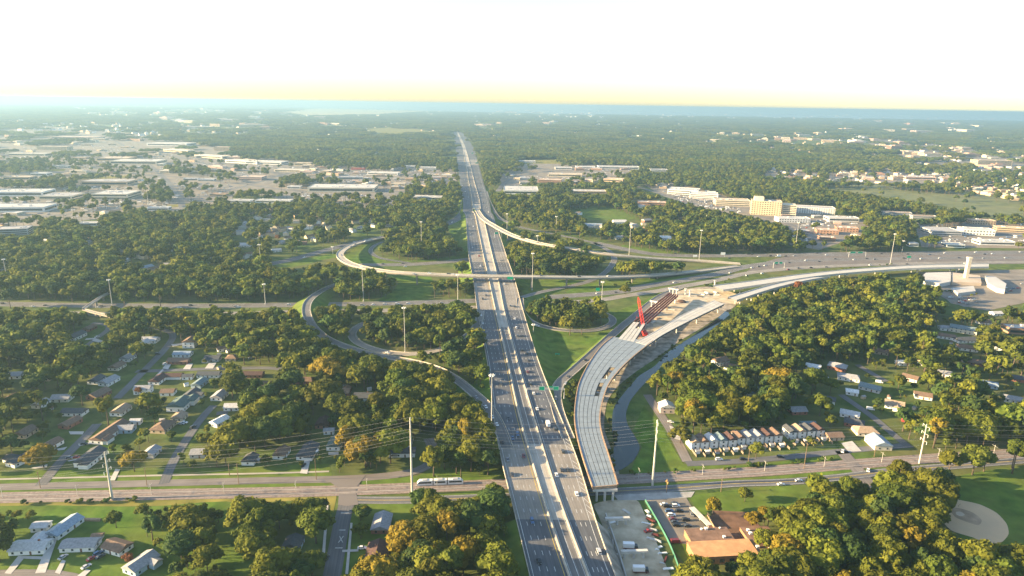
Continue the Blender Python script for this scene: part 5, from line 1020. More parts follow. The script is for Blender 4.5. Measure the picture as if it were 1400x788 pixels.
traffic('fw_c', 'on the upper freeway lanes', [(923, 346.5, 'dark'), (997, 353, 'dark'), (1023, 347.5, 'black'), (1028, 347.8, 'dark'), (1037, 351, 'white'), (1053, 350, 'dark'), (1064, 351, 'white', 'truck'), (1074, 350, 'dark'), (1086, 350, 'silver'), (1116, 346, 'dark'), (1130, 348.5, 'white'), (1160, 346, 'silver'), (1205, 347, 'dark'), (1241, 347.5, 'dark'), (1271, 348, 'blue'), (1292, 346, 'white'), (1346, 347.5, 'dark'), (1357, 347, 'white'), (1395, 344.5, 'white'), (1334, 345, 'white')], desc='from the left')
traffic('rampc', 'on the curved ramp right of the highway', [(831, 353, 'dark'), (834, 360, 'silver')])
traffic('lower', 'on the street south of the railway', [(1068, 662, 'white'), (1092, 656.5, 'white')], desc='from the left')
# parked cars
def parked(lst):
    for x, y, a, c, lab, *k in lst:
        p = G(x, y, 0.7); car((p[0], p[1], 0.33), R(a), c, lab, k[0] if k else 'car', 'parked cars', parts=p[1] < 640)
parked([(908, 690, 8, 'white', 'white car in the far left corner of the school parking lot'), (912, 692.5, 8, 'black', 'black car behind the far white one in the school parking lot', 'suv'), (924, 692, 8, 'white', 'white car at the far right end of the school lot rows', 'suv'), (922, 688.5, 8, 'dark', 'dark car farthest from the school in the lot'), (915, 699, 8, 'blue', 'bright blue car in the school parking lot', 'suv'), (929, 699, 8, 'black', 'black boxy car right of the blue one in the school lot', 'suv'), (918, 704.5, 8, 'white', 'white car in the middle of the left school lot row', 'suv'), (920, 710, 8, 'maroon', 'maroon car in the left school lot row'), (922, 714, 8, 'dark', 'dark car below the maroon one in the school lot'), (925, 718.5, 8, 'black', 'black car nearest in the left school lot row', 'suv'), (938, 711, 8, 'black', 'black boxy car in the right school lot row, upper of two', 'suv'), (940, 719, 8, 'dark', 'dark car in the right school lot row, lower of two'),
 (86, 762, 70, 'silver', 'silver car in the drive of the grey roofed white house'), (125, 764, 60, 'red', 'red car parked in a bottom left drive'), (134, 757, 60, 'blue', 'dark blue car behind the red one', 'suv'), (137, 761, 60, 'dark', 'dark car beside the blue one at bottom left'), (118, 775, 60, 'silver', 'silver car at the end of the bottom left drive'), (495, 749.5, 6, 'white', 'white car beside the maroon roofed brick house'), (446, 763, 84, 'black', 'black car parked on the left of the school street'), (107, 633, 70, 'white', 'white car before the twin gabled house'), (95, 626, 0, 'grey', 'grey car on the first street corner drive'), (105, 625.5, 0, 'red', 'dark red car beside the twin gabled house'), (115, 607, 0, 'black', 'black car in the drive above the twin gables'), (415, 636, 84, 'black', 'black car on the pale drive at the junction'), (252, 578, 0, 'white', 'white car before the small tan roofed house'), (248, 579.5, 0, 'silver', 'silver car beside the white one at the small tan roofed house'), (264, 584, 70, 'dark', 'dark car near the left cul de sac', 'suv'), (462, 541, 84, 'white', 'white campervan on the orange roofed house drive', 'van'), (462, 549, 84, 'maroon', 'maroon car in front of the campervan'), (485, 545, 84, 'white', 'white van between the pocket houses', 'van'), (133, 461, 70, 'white', 'white car on the street near the footbridge'), (216, 484, 0, 'dark', 'dark car on the upper left street', 'suv'), (226, 498, 60, 'white', 'white car on the left white driveway', 'suv'), (917, 577, -15, 'white', 'white car beside the alley wood'), (928, 592, 80, 'white', 'white van parked at the townhouse corner', 'van'), (1016, 628, 5, 'black', 'black car behind the first townhouse row', 'suv'), (983, 628.5, 5, 'white', 'white car behind the townhouses', 'suv'), (1067, 625, 5, 'dark', 'dark car behind the right townhouse row', 'suv'), (1187, 643, 60, 'white', 'white car waiting at the rail crossing street'), (1152, 617, 60, 'white', 'white car in the lot by the crossing'), (1236, 713, -20, 'black', 'black car half hidden in the park trees'), (1241, 716, -20, 'dark', 'dark car next to the black one in the park trees'), (1263, 459, -30, 'white', 'white car on the far right street'), (1202, 523, -20, 'white', 'white trailer like van beside the dark sloped roof', 'van'), (1190, 560, -20, 'white', 'white van on the right lawn', 'van'), (946, 703, 84, 'grey', 'grey car alone by the covered walkway')])
# construction plant
for x, y, a, lab, k in ((862, 749, -3, 'white dump truck standing between the two pier caps', 'truck'), (876, 781, 0, 'white box truck at the bottom of the sandy yard', 'truck'), (886, 726, 20, 'red pickup among rubble beside the sandy yard', 'car'), (924, 741, 5, 'maroon dumpster like van at the lot corner', 'van')):
    p = G(x, y, 0.7); car((p[0], p[1], 0.16), R(a), 'white' if 'white' in lab else ('red' if 'red' in lab else 'maroon'), lab, k)
RUB = [SWHITE, WOODF, PIERC, STEEL, GIRDR]
for i, (x, y) in enumerate([(885, 700), (887, 706), (890, 712), (884, 716), (889, 720), (893, 725), (896, 732), (891, 738), (899, 740), (903, 748), (898, 752), (906, 757), (910, 765), (905, 770), (914, 778), (836, 715), (833, 722), (856, 700), (838, 742), (842, 760)]):
    a, m = rnd.uniform(0, 180), rnd.randrange(5); s = (rnd.uniform(1.0, 3.2), rnd.uniform(0.4, 0.9), rnd.uniform(0.3, 0.9)); mb = MB()
    for k in range(3): mb.box(-s[0] + k * 0.3, s[0] - k * 0.2, -s[1], s[1], k * s[2] / 3, (k + 0.85) * s[2] / 3)
    tag(mb.obj('material_pile', RUB[m], None, G(x, y, 0.15), R(a)), f'{("pale stacked", "timber plank", "concrete block", "steel bar", "red beam")[m]} pile, {ORD[i] if i else "first"} along the rubble line of the sandy yard', 'building material', 'building material in the sandy yard')
for i, (x, y) in enumerate([(960, 403), (966, 401), (972, 403), (978, 400.5), (957, 406), (980, 404), (901, 428), (906, 424), (912, 421), (899, 436), (893, 441), (918, 424)]):
    m = rnd.randrange(5); mb = MB()
    for k in range(4): mb.box(-3.5, 3.5, -1.2 + k * 0.6, -0.75 + k * 0.6, 0, 0.9)
    tag(mb.obj('material_pile', (SWHITE, STEEL, GIRD, PIERC, WOODF)[m], None, G(x, y, 0.15), R(rnd.uniform(0, 180))), f'stack of beams, {ORD[i] if i else "first"} in the upper construction yard near the crane', 'building material', 'beam stacks near the crane')
p = G(932, 413); hp = MB(); n = 14; V = [(0, 0, 3.0)] + [(rnd.uniform(5, 7) * math.cos(k * 2 * math.pi / n), rnd.uniform(5, 7) * math.sin(k * 2 * math.pi / n), 0) for k in range(n)] + [(rnd.uniform(2.5, 4) * math.cos(k * 2 * math.pi / n), rnd.uniform(2.5, 4) * math.sin(k * 2 * math.pi / n), rnd.uniform(1.6, 2.4)) for k in range(n)]
hp.add(V, [(1 + k, 1 + (k + 1) % n, 15 + (k + 1) % n, 15 + k) for k in range(n)] + [(15 + k, 15 + (k + 1) % n, 0) for k in range(n)])
tag(hp.obj('soil_heap', mat('dark_soil', (0.10, 0.06, 0.045), var=0.3, scale=0.6, bump=0.6), None, p, smooth=True), 'brown soil heap in the upper construction yard', 'soil heap')
# retaining wall and fence of the yard
P = path_px([(828, 706), (838, 735), (848, 765), (858, 800)]); mb = MB(); wall_mb(mb, P, 0, 2.2, 0.5); tag(mb.obj('retaining_wall', PIERC), 'pale concrete retaining wall left of the sandy yard', 'wall')
P = path_px([(882, 686), (905, 725), (920, 755), (935, 800)]); mb = MB(); wall_mb(mb, P, 0, 1.8, 0.12, 0.1); tag(mb.obj('screen_fence', mat('green_screen', (0.05, 0.16, 0.12), var=0.2)), 'green screened fence between sandy yard and parking lot', 'fence')
P = path_px([(967, 705), (975, 722), (985, 738)]); mb = MB(); wall_mb(mb, P, 0, 1.8, 0.2, 0.1); tag(mb.obj('wooden_fence', WOODF), 'tan wooden fence at the school yard', 'fence')
p = G(124, 712); mb = MB(); mb.box(-5.5, 5.5, -0.8, 0.8, 0, 1.2); tag(mb.obj('garden_bed', WOODF, None, p), 'long low wooden garden bed behind the bottom left houses', 'garden bed')

# ---- more houses between the trees
for i, (x, y, L, W, a, wl, rf, wh) in enumerate(((14, 545, 12, 9, 80, 'white', 'brown', 'at the left edge above the broad olive tree'), (85, 543, 13, 9, 0, 'cream', 'grey', 'left of the brown bushes in the left neighbourhood'), (35, 590, 12, 9, 80, 'tan', 'brown', 'behind the big yellow tree at left'), (20, 512, 13, 9, 0, 'white', 'grey', 'at the left edge in tree shade'), (60, 515, 13, 9, 0, 'tan', 'brown', 'beside the bare yard at left'), (165, 560, 13, 9, 82, 'white', 'tan', 'between the first and second street'), (186, 575, 7, 5, 0, 'white', 'light', 'tiny one beside the hipped brown roof'), (172, 585, 11, 8, 0, 'blue', 'grey', 'right of the long brown roof'), (230, 535, 10, 8, 0, 'white', 'brown', 'behind the rust coloured small tree'), (300, 540, 12, 9, 82, 'white', 'grey', 'at the top of the cul de sac'), (318, 555, 11, 8, 0, 'white', 'light', 'small white, at the right of the cul de sac'), (300, 575, 12, 8, 60, 'white', 'white', 'bright roof just below the cul de sac'), (160, 500, 12, 9, 80, 'cream', 'brown', 'left of the street fork'), (175, 488, 12, 9, 80, 'white', 'grey', 'just above the street fork'), (62, 470, 12, 9, 80, 'tan', 'grey', 'in the wood left of the footbridge ramp'), (10, 460, 12, 9, 0, 'white', 'grey', 'at the far left below the freeway'), (360, 525, 12, 8, 0, 'white', 'brown', 'under yellow trees right of the cross street'), (275, 618, 12, 8, 0, 'grey', 'grey', 'behind trees on the frontage street'), (385, 618, 11, 8, 82, 'white', 'brown', 'left of the junction house'),
  (1075, 520, 12, 9, -30, 'white', 'brown', 'beside tall yellow trees in the right wood'), (1090, 560, 12, 9, 0, 'brick', 'grey', 'above the townhouses on the right'), (1130, 545, 13, 9, -35, 'white', 'dark', 'in the middle of the right neighbourhood'), (1290, 510, 12, 9, -30, 'white', 'grey', 'right of the small bright roof twins'), (1335, 495, 13, 9, -30, 'brick', 'brown', 'near the right edge among tall trees'), (1370, 475, 13, 9, -30, 'white', 'light', 'pale, at the right edge below the mall'), (1345, 440, 12, 9, 0, 'white', 'brown', 'right of the pale green hall'), (1385, 545, 12, 9, -35, 'white', 'grey', 'at the right edge above the oak wood'), (1205, 480, 12, 9, -30, 'tan', 'brown', 'at the edge of the right wood'), (1270, 440, 12, 9, -30, 'white', 'tan', 'just below the mall trees'), (1165, 535, 9, 7, -30, 'white', 'white', 'tiny bright, left of the white trailer'), (1262, 540, 12, 9, -30, 'white', 'brown', 'right of the tan roofed one above the red shed'), (1105, 580, 10, 8, 0, 'white', 'teal', 'behind the right hand townhouse row'), (1140, 595, 11, 8, 0, 'tan', 'brown', 'left of the tan hip'))):
    H(x, y, L, W, a, wl, rf, wh)
# small yard things: sheds and trampolines would be guesses, so only pale garden sheds the photo shows as dots
for i, (x, y) in enumerate(((222, 577), (196, 590), (300, 487), (312, 482), (342, 490), (110, 500), (140, 560), (70, 560), (300, 505), (255, 528), (470, 528), (430, 530), (505, 534), (540, 625), (355, 632), (1080, 600), (1215, 545), (1250, 560), (1130, 520), (1300, 470), (1180, 545))):
    t = thing('garden_shed', f'{("white", "grey", "tan")[i % 3]} garden shed, {ORD[i] if i else "first"} of the small yard sheds', 'shed', G(x, y), R(6 + (i * 37) % 60), 'small garden sheds in the yards'); mb = MB(); mb.box(-1.6, 1.6, -1.3, 1.3, 0, 2.1); mb.obj('wall', wallm(('white', 'grey', 'tan')[i % 3]), t); mb = MB(); mb.add(*gable(3.2, 2.6, 2.1, 0.5, None, 0.2)); mb.obj('roof', roofm(('light', 'brown', 'grey')[i % 3]), t)
# roads between the far lots
for pts, wd in (([(-40, 238), (60, 235), (200, 239), (330, 252), (420, 262), (560, 262)], 16), ([(20, 300), (120, 290), (240, 276), (330, 256), (400, 236), (470, 228)], 14), ([(130, 178), (170, 200), (210, 230), (240, 262), (250, 285)], 14), ([(-40, 208), (100, 206), (220, 211), (320, 232), (420, 232), (620, 236)], 16), ([(680, 262), (700, 245), (760, 234), (870, 234)], 14), ([(870, 255), (940, 276), (1020, 292), (1090, 310), (1120, 330)], 12), ([(1040, 240), (1180, 243), (1310, 248)], 14), ([(1240, 320), (1330, 322), (1420, 318)], 10)):
    road('district_road', pts, wd, ASPH_OLD, edge=False, emb=False, key='d%d' % len(PATHS), dz=0.2)
GRS = [([(20, 232), (90, 231), (88, 234), (22, 235)]), ([(250, 232), (320, 238), (318, 241), (252, 235)]), ([(170, 286), (260, 278), (262, 281), (172, 290)]), ([(95, 432 - 190), (180, 240), (180, 243), (95, 246)]), ([(440, 246), (470, 244), (468, 248), (440, 250)])]
for i, p_ in enumerate(GRS): sheet('verge', p_, GRASS_DRY, 0.2 + 0.01 * i)

# ================================================================== FAR BUILDINGS (only a few pixels each)
def in_poly(poly, n, rs):
    p = np.asarray(poly, float); out = []
    while len(out) < n:
        x, y = rs.uniform(p[:, 0].min(), p[:, 0].max()), rs.uniform(p[:, 1].min(), p[:, 1].max()); ins = False
        for i in range(len(p)):
            (ax_, ay_), (bx_, by_) = p[i], p[(i + 1) % len(p)]
            if (ay_ > y) != (by_ > y) and x < (bx_ - ax_) * (y - ay_) / (by_ - ay_) + ax_: ins = not ins
        if ins: out.append((x, y))
    return out
FB = {}
def far_mesh(wc, rc, k):
    if (wc, rc, k) in FB: return FB[(wc, rc, k)]
    mb = MB(); mb.box(-0.5, 0.5, -0.5, 0.5, 0, 1, 0); mb.box(-0.47, 0.47, -0.47, 0.47, 1.001, 1.03, 1)
    if k: mb.box(-0.2, 0.25, -0.3, 0.2, 1.03, 1.35, 0)
    for z in (0.2, 0.6): mb.box(-0.46, 0.46, -0.506, -0.49, z, z + 0.18, 2); mb.box(-0.506, -0.49, -0.45, 0.45, z, z + 0.18, 2)
    FB[(wc, rc, k)] = mb.mesh('far_building', [bm_(wc), RF[rc], GLASS]); return FB[(wc, rc, k)]
rs = np.random.RandomState(5)
DIST = [([(0, 182), (190, 190), (330, 212), (420, 228), (320, 240), (200, 235), (0, 250)], 40, (20, 60), 7, 'in the hazy shopping district at left'), ([(380, 226), (620, 231), (620, 250), (540, 262), (420, 245)], 30, (16, 45), 6, 'among the car lots left of the highway'), ([(0, 292), (210, 288), (300, 280), (330, 300), (150, 305), (0, 330)], 8, (12, 26), 5, 'between the left mall and the wood'),
 ([(690, 240), (860, 226), (900, 240), (800, 252), (700, 252)], 14, (20, 50), 7, 'in the lots right of the highway'), ([(1040, 231), (1290, 233), (1300, 250), (1060, 243)], 28, (14, 60), 8, 'in the row beyond the golf course'), ([(1190, 188), (1300, 200), (1400, 214), (1400, 236), (1290, 228), (1215, 212)], 28, (20, 70), 9, 'in the bright far district at right'), ([(960, 178), (1180, 186), (1180, 196), (960, 194)], 22, (25, 80), 9, 'in the hazy band of roofs at upper right'),
 ([(1280, 245), (1400, 258), (1400, 276), (1310, 262)], 22, (14, 30), 7, 'in the housing beyond the golf course at right'), ([(640, 143), (920, 143), (920, 150), (760, 158), (640, 152)], 46, (60, 200), 16, 'in the pale industry on the horizon'), ([(150, 150), (460, 150), (460, 175), (320, 180), (150, 165)], 34, (40, 160), 12, 'in the hazy woods at upper left'), ([(630, 168), (760, 166), (760, 175), (640, 176)], 8, (50, 120), 10, 'in the clearing beyond the highway bend'), ([(1130, 158), (1400, 172), (1400, 186), (1150, 178)], 14, (50, 140), 12, 'scattered in the blue woods at far right'), ([(330, 290), (480, 290), (480, 305), (380, 320), (330, 315)], 12, (10, 15), 5, 'in the trees above the wide ramp'), ([(1060, 294), (1180, 298), (1180, 330), (1090, 335)], 6, (14, 26), 5, 'around the offices by the freeway'), ([(880, 250), (930, 248), (1000, 268), (960, 272)], 5, (18, 36), 7, 'around the white clinics')]
for poly, n, (s0, s1), hmax, wh in DIST:
    for x, y in in_poly(poly, n, rs):
        g = G(x, y); wc = rs.choice(['white', 'cream', 'cream', 'tan', 'pink', 'tan', 'brick']); rc = rs.choice(['w', 'w', 't', 'g', 'b'])
        o = obj('far_building', far_mesh(wc, rc, rs.randint(2)), None, g, R(rs.choice([0, 5, -20, 70, 90])))
        far_ = 1.6 if g[1] > 3500 else 1.0; o.scale = (rs.uniform(s0, s1) * far_, rs.uniform(s0, s1) * 0.6 * far_, rs.uniform(0.7, 1.2) * hmax * far_)
        tag(o, 'small flat roofed building ' + wh, 'building', 'small far buildings ' + wh)
        xx, yy = int(x) + 50, int(y) + 50; KEEP[yy - 1:yy + 3, xx - 3:xx + 4] = 1
# parked cars in the far lots: small single things, the rest as one mass
LOTS = [([(255, 252), (330, 245), (350, 262), (280, 268), (250, 262)], 26, 'in the left mall lot'), ([(60, 292), (140, 288), (150, 298), (70, 303)], 18, 'in the lot before the left mall'), ([(400, 262), (480, 266), (540, 268), (540, 276), (420, 276)], 36, 'before the largest white warehouse store'), ([(905, 262), (960, 272), (1000, 282), (1010, 290), (930, 276)], 34, 'in the hospital car park'), ([(1085, 305), (1120, 310), (1110, 322), (1080, 318)], 10, 'by the low offices'), ([(1285, 402), (1335, 409), (1338, 417), (1312, 417)], 14, 'in the shopping complex lot'), ([(1370, 390), (1400, 388), (1400, 402), (1372, 402)], 10, 'at the right end of the shopping complex')]
for poly, n, wh in LOTS:
    for x, y in in_poly(poly, n, rs):
        g = G(x, y); car((g[0], g[1], 0.35), R(rs.choice([0, 90, 180])), rs.choice(['white', 'white', 'silver', 'dark', 'grey', 'blue', 'red']), 'tiny parked car ' + wh, 'car', 'cars parked ' + wh, parts=False)

# far roofs scattered through the wooded suburbs, too many and small to tell apart
mb = MB(); rs3 = np.random.RandomState(18)
for poly, n, sz in (([(960, 176), (1400, 190), (1400, 240), (1200, 226), (960, 200)], 240, 14), ([(1050, 230), (1400, 238), (1400, 280), (1300, 255), (1050, 246)], 80, 13), ([(640, 160), (960, 165), (960, 200), (700, 212)], 70, 14), ([(0, 165), (330, 170), (330, 195), (0, 178)], 120, 22), ([(330, 165), (610, 165), (610, 225), (430, 222), (330, 190)], 110, 15), ([(320, 285), (500, 288), (520, 312), (380, 345), (330, 330)], 40, 11), ([(700, 262), (880, 262), (880, 330), (760, 300)], 14, 13), ([(0, 325), (330, 300), (340, 370), (0, 385)], 36, 12), ([(640, 143), (1380, 152), (1380, 165), (640, 160)], 160, 40), ([(100, 140), (640, 143), (640, 160), (100, 158)], 120, 40)):
    for x, y in in_poly(poly, n, rs3):
        iy, ix = int(y) + 50, int(x) + 50
        if KEEP[iy, ix]: continue
        g = G(x, y); L_, W_, h_ = sz * rs3.uniform(0.8, 1.6), sz * rs3.uniform(0.6, 0.9), rs3.uniform(3.5, 7) * (2 if sz > 20 else 1); a_ = rs3.uniform(0, 3.14); wi, ri = rs3.randint(3), 3 + rs3.randint(4)
        c, s_ = math.cos(a_), math.sin(a_); T = lambda p: (g[0] + p[0] * c - p[1] * s_, g[1] + p[0] * s_ + p[1] * c, p[2]); l, w2 = L_ / 2, W_ / 2
        b8 = [(-l, -w2, 0), (l, -w2, 0), (l, w2, 0), (-l, w2, 0), (-l, -w2, h_), (l, -w2, h_), (l, w2, h_), (-l, w2, h_), (-l, 0, h_ + w2 * 0.5), (l, 0, h_ + w2 * 0.5)]
        mb.add([T(p) for p in b8], [(0, 1, 5, 4), (1, 2, 6, 9, 5), (2, 3, 7, 6), (3, 0, 4, 8, 7)], wi); mb.add([T(p) for p in b8[4:]], [(0, 1, 5, 4), (2, 3, 4, 5)], ri)
        if y < 300: KEEP[iy - 1:iy + 2, ix - 1:ix + 2] = 1
        else: KEEP[iy - 2:iy + 3, ix - 4:ix + 5] = 1
o = mb.obj('distant_rooftops', [bm_('white'), bm_('cream'), bm_('tan'), roofm('grey'), roofm('tan'), roofm('grey'), roofm('brown')]); tag(o, 'scattered pale roofs of far suburbs between the trees', 'buildings', kind='stuff')

# the mass of cars in the far lots, too small and many to tell apart
mb = MB(); rs2 = np.random.RandomState(8)
for poly, n in (([(-40, 240), (200, 242), (330, 255), (320, 262), (240, 280), (100, 290), (-40, 300)], 800), ([(100, 195), (320, 215), (420, 232), (330, 240), (200, 232), (0, 228), (0, 205)], 700), ([(380, 228), (620, 234), (620, 250), (500, 262), (420, 248)], 600), ([(400, 264), (540, 268), (540, 278), (420, 278)], 160), ([(690, 240), (860, 228), (860, 238), (700, 258)], 160), ([(905, 262), (960, 272), (1010, 284), (1010, 292), (930, 278)], 140), ([(1070, 300), (1180, 304), (1110, 335), (1080, 330)], 70), ([(1260, 308), (1400, 302), (1400, 335), (1270, 334)], 110), ([(1050, 236), (1290, 240), (1290, 248), (1050, 243)], 160)):
    for x, y in in_poly(poly, n, rs2):
        if KEEP[int(y) + 50, int(x) + 50]: continue
        g = G(x, y); row = round(g[1] / 16) * 16; a_ = rs2.randint(3); ci_ = rs2.randint(6)
        for dx in range(rs2.randint(1, 4)): X0 = g[0] + dx * 2.9; mb.box(X0 - .95, X0 + .95, row - 2.3, row + 2.3, 0.25, 1.1, ci_); mb.box(X0 - .8, X0 + .8, row - 1.4, row + 1.2, 1.1, 1.6, ci_)
o = mb.obj('parked_cars', [carm(c) for c in ('white', 'white', 'silver', 'dark', 'grey', 'blue')]); tag(o, 'countless tiny cars filling the far shopping centre lots', 'cars', kind='stuff')

# ================================================================== TREES
def ico(sub):
    t = (1 + 5 ** 0.5) / 2
    V = [(-1, t, 0), (1, t, 0), (-1, -t, 0), (1, -t, 0), (0, -1, t), (0, 1, t), (0, -1, -t), (0, 1, -t), (t, 0, -1), (t, 0, 1), (-t, 0, -1), (-t, 0, 1)]
    F = [(0, 11, 5), (0, 5, 1), (0, 1, 7), (0, 7, 10), (0, 10, 11), (1, 5, 9), (5, 11, 4), (11, 10, 2), (10, 7, 6), (7, 1, 8), (3, 9, 4), (3, 4, 2), (3, 2, 6), (3, 6, 8), (3, 8, 9), (4, 9, 5), (2, 4, 11), (6, 2, 10), (8, 6, 7), (9, 8, 1)]
    V = [np.array(v) / np.linalg.norm(v) for v in V]
    for _ in range(sub):
        c = {}; NF = []
        def mid(a, b):
            k = (min(a, b), max(a, b))
            if k not in c: m = V[a] + V[b]; V.append(m / np.linalg.norm(m)); c[k] = len(V) - 1
            return c[k]
        for a, b, d in F: ab, bd, da = mid(a, b), mid(b, d), mid(d, a); NF += [(a, ab, da), (b, bd, ab), (d, da, bd), (ab, bd, da)]
        F = NF
    return np.array(V), np.array(F)
I0, I1 = ico(0), ico(1)
def crown_geo(seed, kind, lod):
    """leaf clumps spread through the crown: unit height 1 tree, z from crown base to the top"""
    r = np.random.RandomState(seed); V, F = [], []; nb = 0
    if kind == 'round': rad, zc, hz, n = 0.40, 0.60, 0.37, 34
    elif kind == 'tall': rad, zc, hz, n = 0.29, 0.56, 0.43, 32
    elif kind == 'wide': rad, zc, hz, n = 0.54, 0.58, 0.40, 40
    elif kind == 'pine': rad, zc, hz, n = 0.22, 0.74, 0.25, 18
    else: rad, zc, hz, n = 0.55, 0.45, 0.5, 9
    if lod: n = max(6, int(n * 0.42))
    lean = r.uniform(-0.06, 0.06, 2); iv, if_ = (I0 if lod else I1)
    for k in range(n):
        d = r.normal(size=3); d /= np.linalg.norm(d); d[2] = abs(d[2]) * 1.0 - 0.35 if kind != 'pine' else d[2]
        q = r.uniform(0.35, 0.92) ** 0.6 * r.uniform(0.75, 1.05)
        c = np.array([d[0] * rad * q + lean[0], d[1] * rad * q + lean[1], zc + d[2] * hz * q])
        cr_ = rad * r.uniform(0.24, 0.42) * (1.35 if lod else 1.0) * (1.25 if kind in ('pine', 'shrub') else 1.0)
        vv = iv * (1 + r.uniform(-0.28, 0.28, (len(iv), 1))) * cr_ * 0.86 * [1, 1, 0.8] + c
        V.append(vv); F += [tuple(f + nb) for f in if_]; nb += len(vv)
        m = 14 if lod else 46
        nn = r.normal(size=(m, 3)); nn /= np.linalg.norm(nn, axis=1)[:, None]; nn[:, 2] = np.where(nn[:, 2] < -0.3, -nn[:, 2], nn[:, 2])
        ctr = c + nn * cr_ * r.uniform(0.82, 1.18, (m, 1)) * [1, 1, 0.85]
        j = nn + r.normal(size=(m, 3)) * 0.32; j /= np.linalg.norm(j, axis=1)[:, None]
        e1 = np.cross(j, r.normal(size=(m, 3))); e1 /= np.linalg.norm(e1, axis=1)[:, None]; e2 = np.cross(j, e1)
        s = (0.055 if lod else 0.030) * r.uniform(0.7, 1.5, (m, 1))
        qd = np.stack([ctr - e1 * s, ctr + e2 * s * 0.8, ctr + e1 * s, ctr - e2 * s * 0.8], 1).reshape(-1, 3)
        V.append(qd); F += [(nb + 4 * i, nb + 4 * i + 1, nb + 4 * i + 2, nb + 4 * i + 3) for i in range(m)]; nb += 4 * m
    return np.vstack(V), F
def trunk_mb(seed, kind):
    r = np.random.RandomState(seed + 99); mb = MB(); top = 0.85 if kind == 'pine' else 0.6
    mb.tube([(0, 0, -0.02), (0.005, 0, 0.15), (r.uniform(-.02, .02), r.uniform(-.02, .02), top)], [0.026, 0.018, 0.006], 7)
    for k in range(5):
        a = r.uniform(0, 6.28); z0 = r.uniform(0.25, 0.45) if kind != 'pine' else r.uniform(0.5, 0.7); L = r.uniform(0.15, 0.26) * (0.6 if kind == 'pine' else 1); mb.tube([(0, 0, z0), (L * 0.6 * math.cos(a), L * 0.6 * math.sin(a), z0 + L * 0.5), (L * math.cos(a), L * math.sin(a), z0 + L)], [0.009, 0.006, 0.002], 5)
    return mb
BARK = mat('bark', (0.10, 0.075, 0.055), var=0.3, scale=3, coord='obj')
FOL = [mat('foliage_green', (0.062, 0.096, 0.014), c2=(0.090, 0.115, 0.016), var=0.22, scale=7, coord='obj', rough=0.8, spec=0.12, objrand=1.0, transl=0.35),
       mat('foliage_olive', (0.098, 0.122, 0.014), c2=(0.122, 0.134, 0.016), var=0.22, scale=7, coord='obj', rough=0.8, spec=0.12, objrand=0.9, transl=0.35),
       mat('foliage_dark', (0.036, 0.072, 0.018), c2=(0.052, 0.085, 0.020), var=0.22, scale=7, coord='obj', rough=0.8, spec=0.12, objrand=0.8, transl=0.3),
       mat('foliage_gold', (0.16, 0.14, 0.014), c2=(0.19, 0.145, 0.016), var=0.3, scale=7, coord='obj', rough=0.8, spec=0.12, objrand=0.5, transl=0.3),
       mat('foliage_rust', (0.16, 0.075, 0.028), c2=(0.18, 0.08, 0.03), var=0.3, scale=7, coord='obj', rough=0.8, spec=0.12, objrand=0.5, transl=0.3)]
FNAME = ['green', 'olive', 'dark green', 'golden yellow', 'rust brown']
KINDS = ['round', 'tall', 'wide', 'pine', 'shrub']
VAR = {}
for ki, k in enumerate(KINDS):
    for v in range(3 if k != 'shrub' else 2):
        gv, gf = crown_geo(100 * ki + v, k, False); tm = trunk_mb(100 * ki + v, k).mesh('trunk', BARK, True)
        me = mkmesh('crown', gv, gf, FOL[0]); VAR[(k, v)] = (me, tm)
CROWN = {}
def crown_for(k, v, f):
    if (k, v, f) not in CROWN:
        me = VAR[(k, v)][0].copy(); me.materials[0] = FOL[f]; CROWN[(k, v, f)] = me
    return CROWN[(k, v, f)]
LODC = bpy.data.collections.new('woodland_sources')
li = 0
for f in (0, 1, 2, 0, 1, 0):
    for k in ('round', 'tall', 'round', 'pine'):
        gv, gf = crown_geo(900 + li, k, True); tm = trunk_mb(900 + li, k); n0 = len(tm.v)
        V = list(tm.v) + [tuple(p) for p in gv]; F = tm.f + [tuple(i + n0 for i in q) for q in gf]; me = mkmesh(f'lod_tree', V, F, [BARK, FOL[f]], [0] * len(tm.f) + [1] * len(gf))
        o = bpy.data.objects.new(f'lod_{li:02d}', me); LODC.objects.link(o); li += 1
# patches of woodland for the far distance (about thirty crowns on 70 m)
GRVC = bpy.data.collections.new('grove_sources')
gsrc = [crown_geo(700 + i, 'round', True) for i in range(4)]
for g in range(5):
    V, F, nb = [], [], 0; r = np.random.RandomState(50 + g)
    for i in range(46):
        gv, gf = gsrc[i % 4]; h = r.uniform(13, 21); a = r.uniform(0, 6.28); c, s = math.cos(a), math.sin(a); M3 = np.array([[c, -s, 0], [s, c, 0], [0, 0, 1]])
        V.append(gv @ M3.T * h * [1.25, 1.25, 1] + [r.uniform(-42, 42), r.uniform(-42, 42), 0]); F += [tuple(q + nb for q in f) for f in gf]; nb += len(gv)
    o = bpy.data.objects.new(f'grove_{g}', mkmesh('grove', np.vstack(V), F, [FOL[(0, 1, 0, 2, 1)[g]]])); GRVC.objects.link(o)

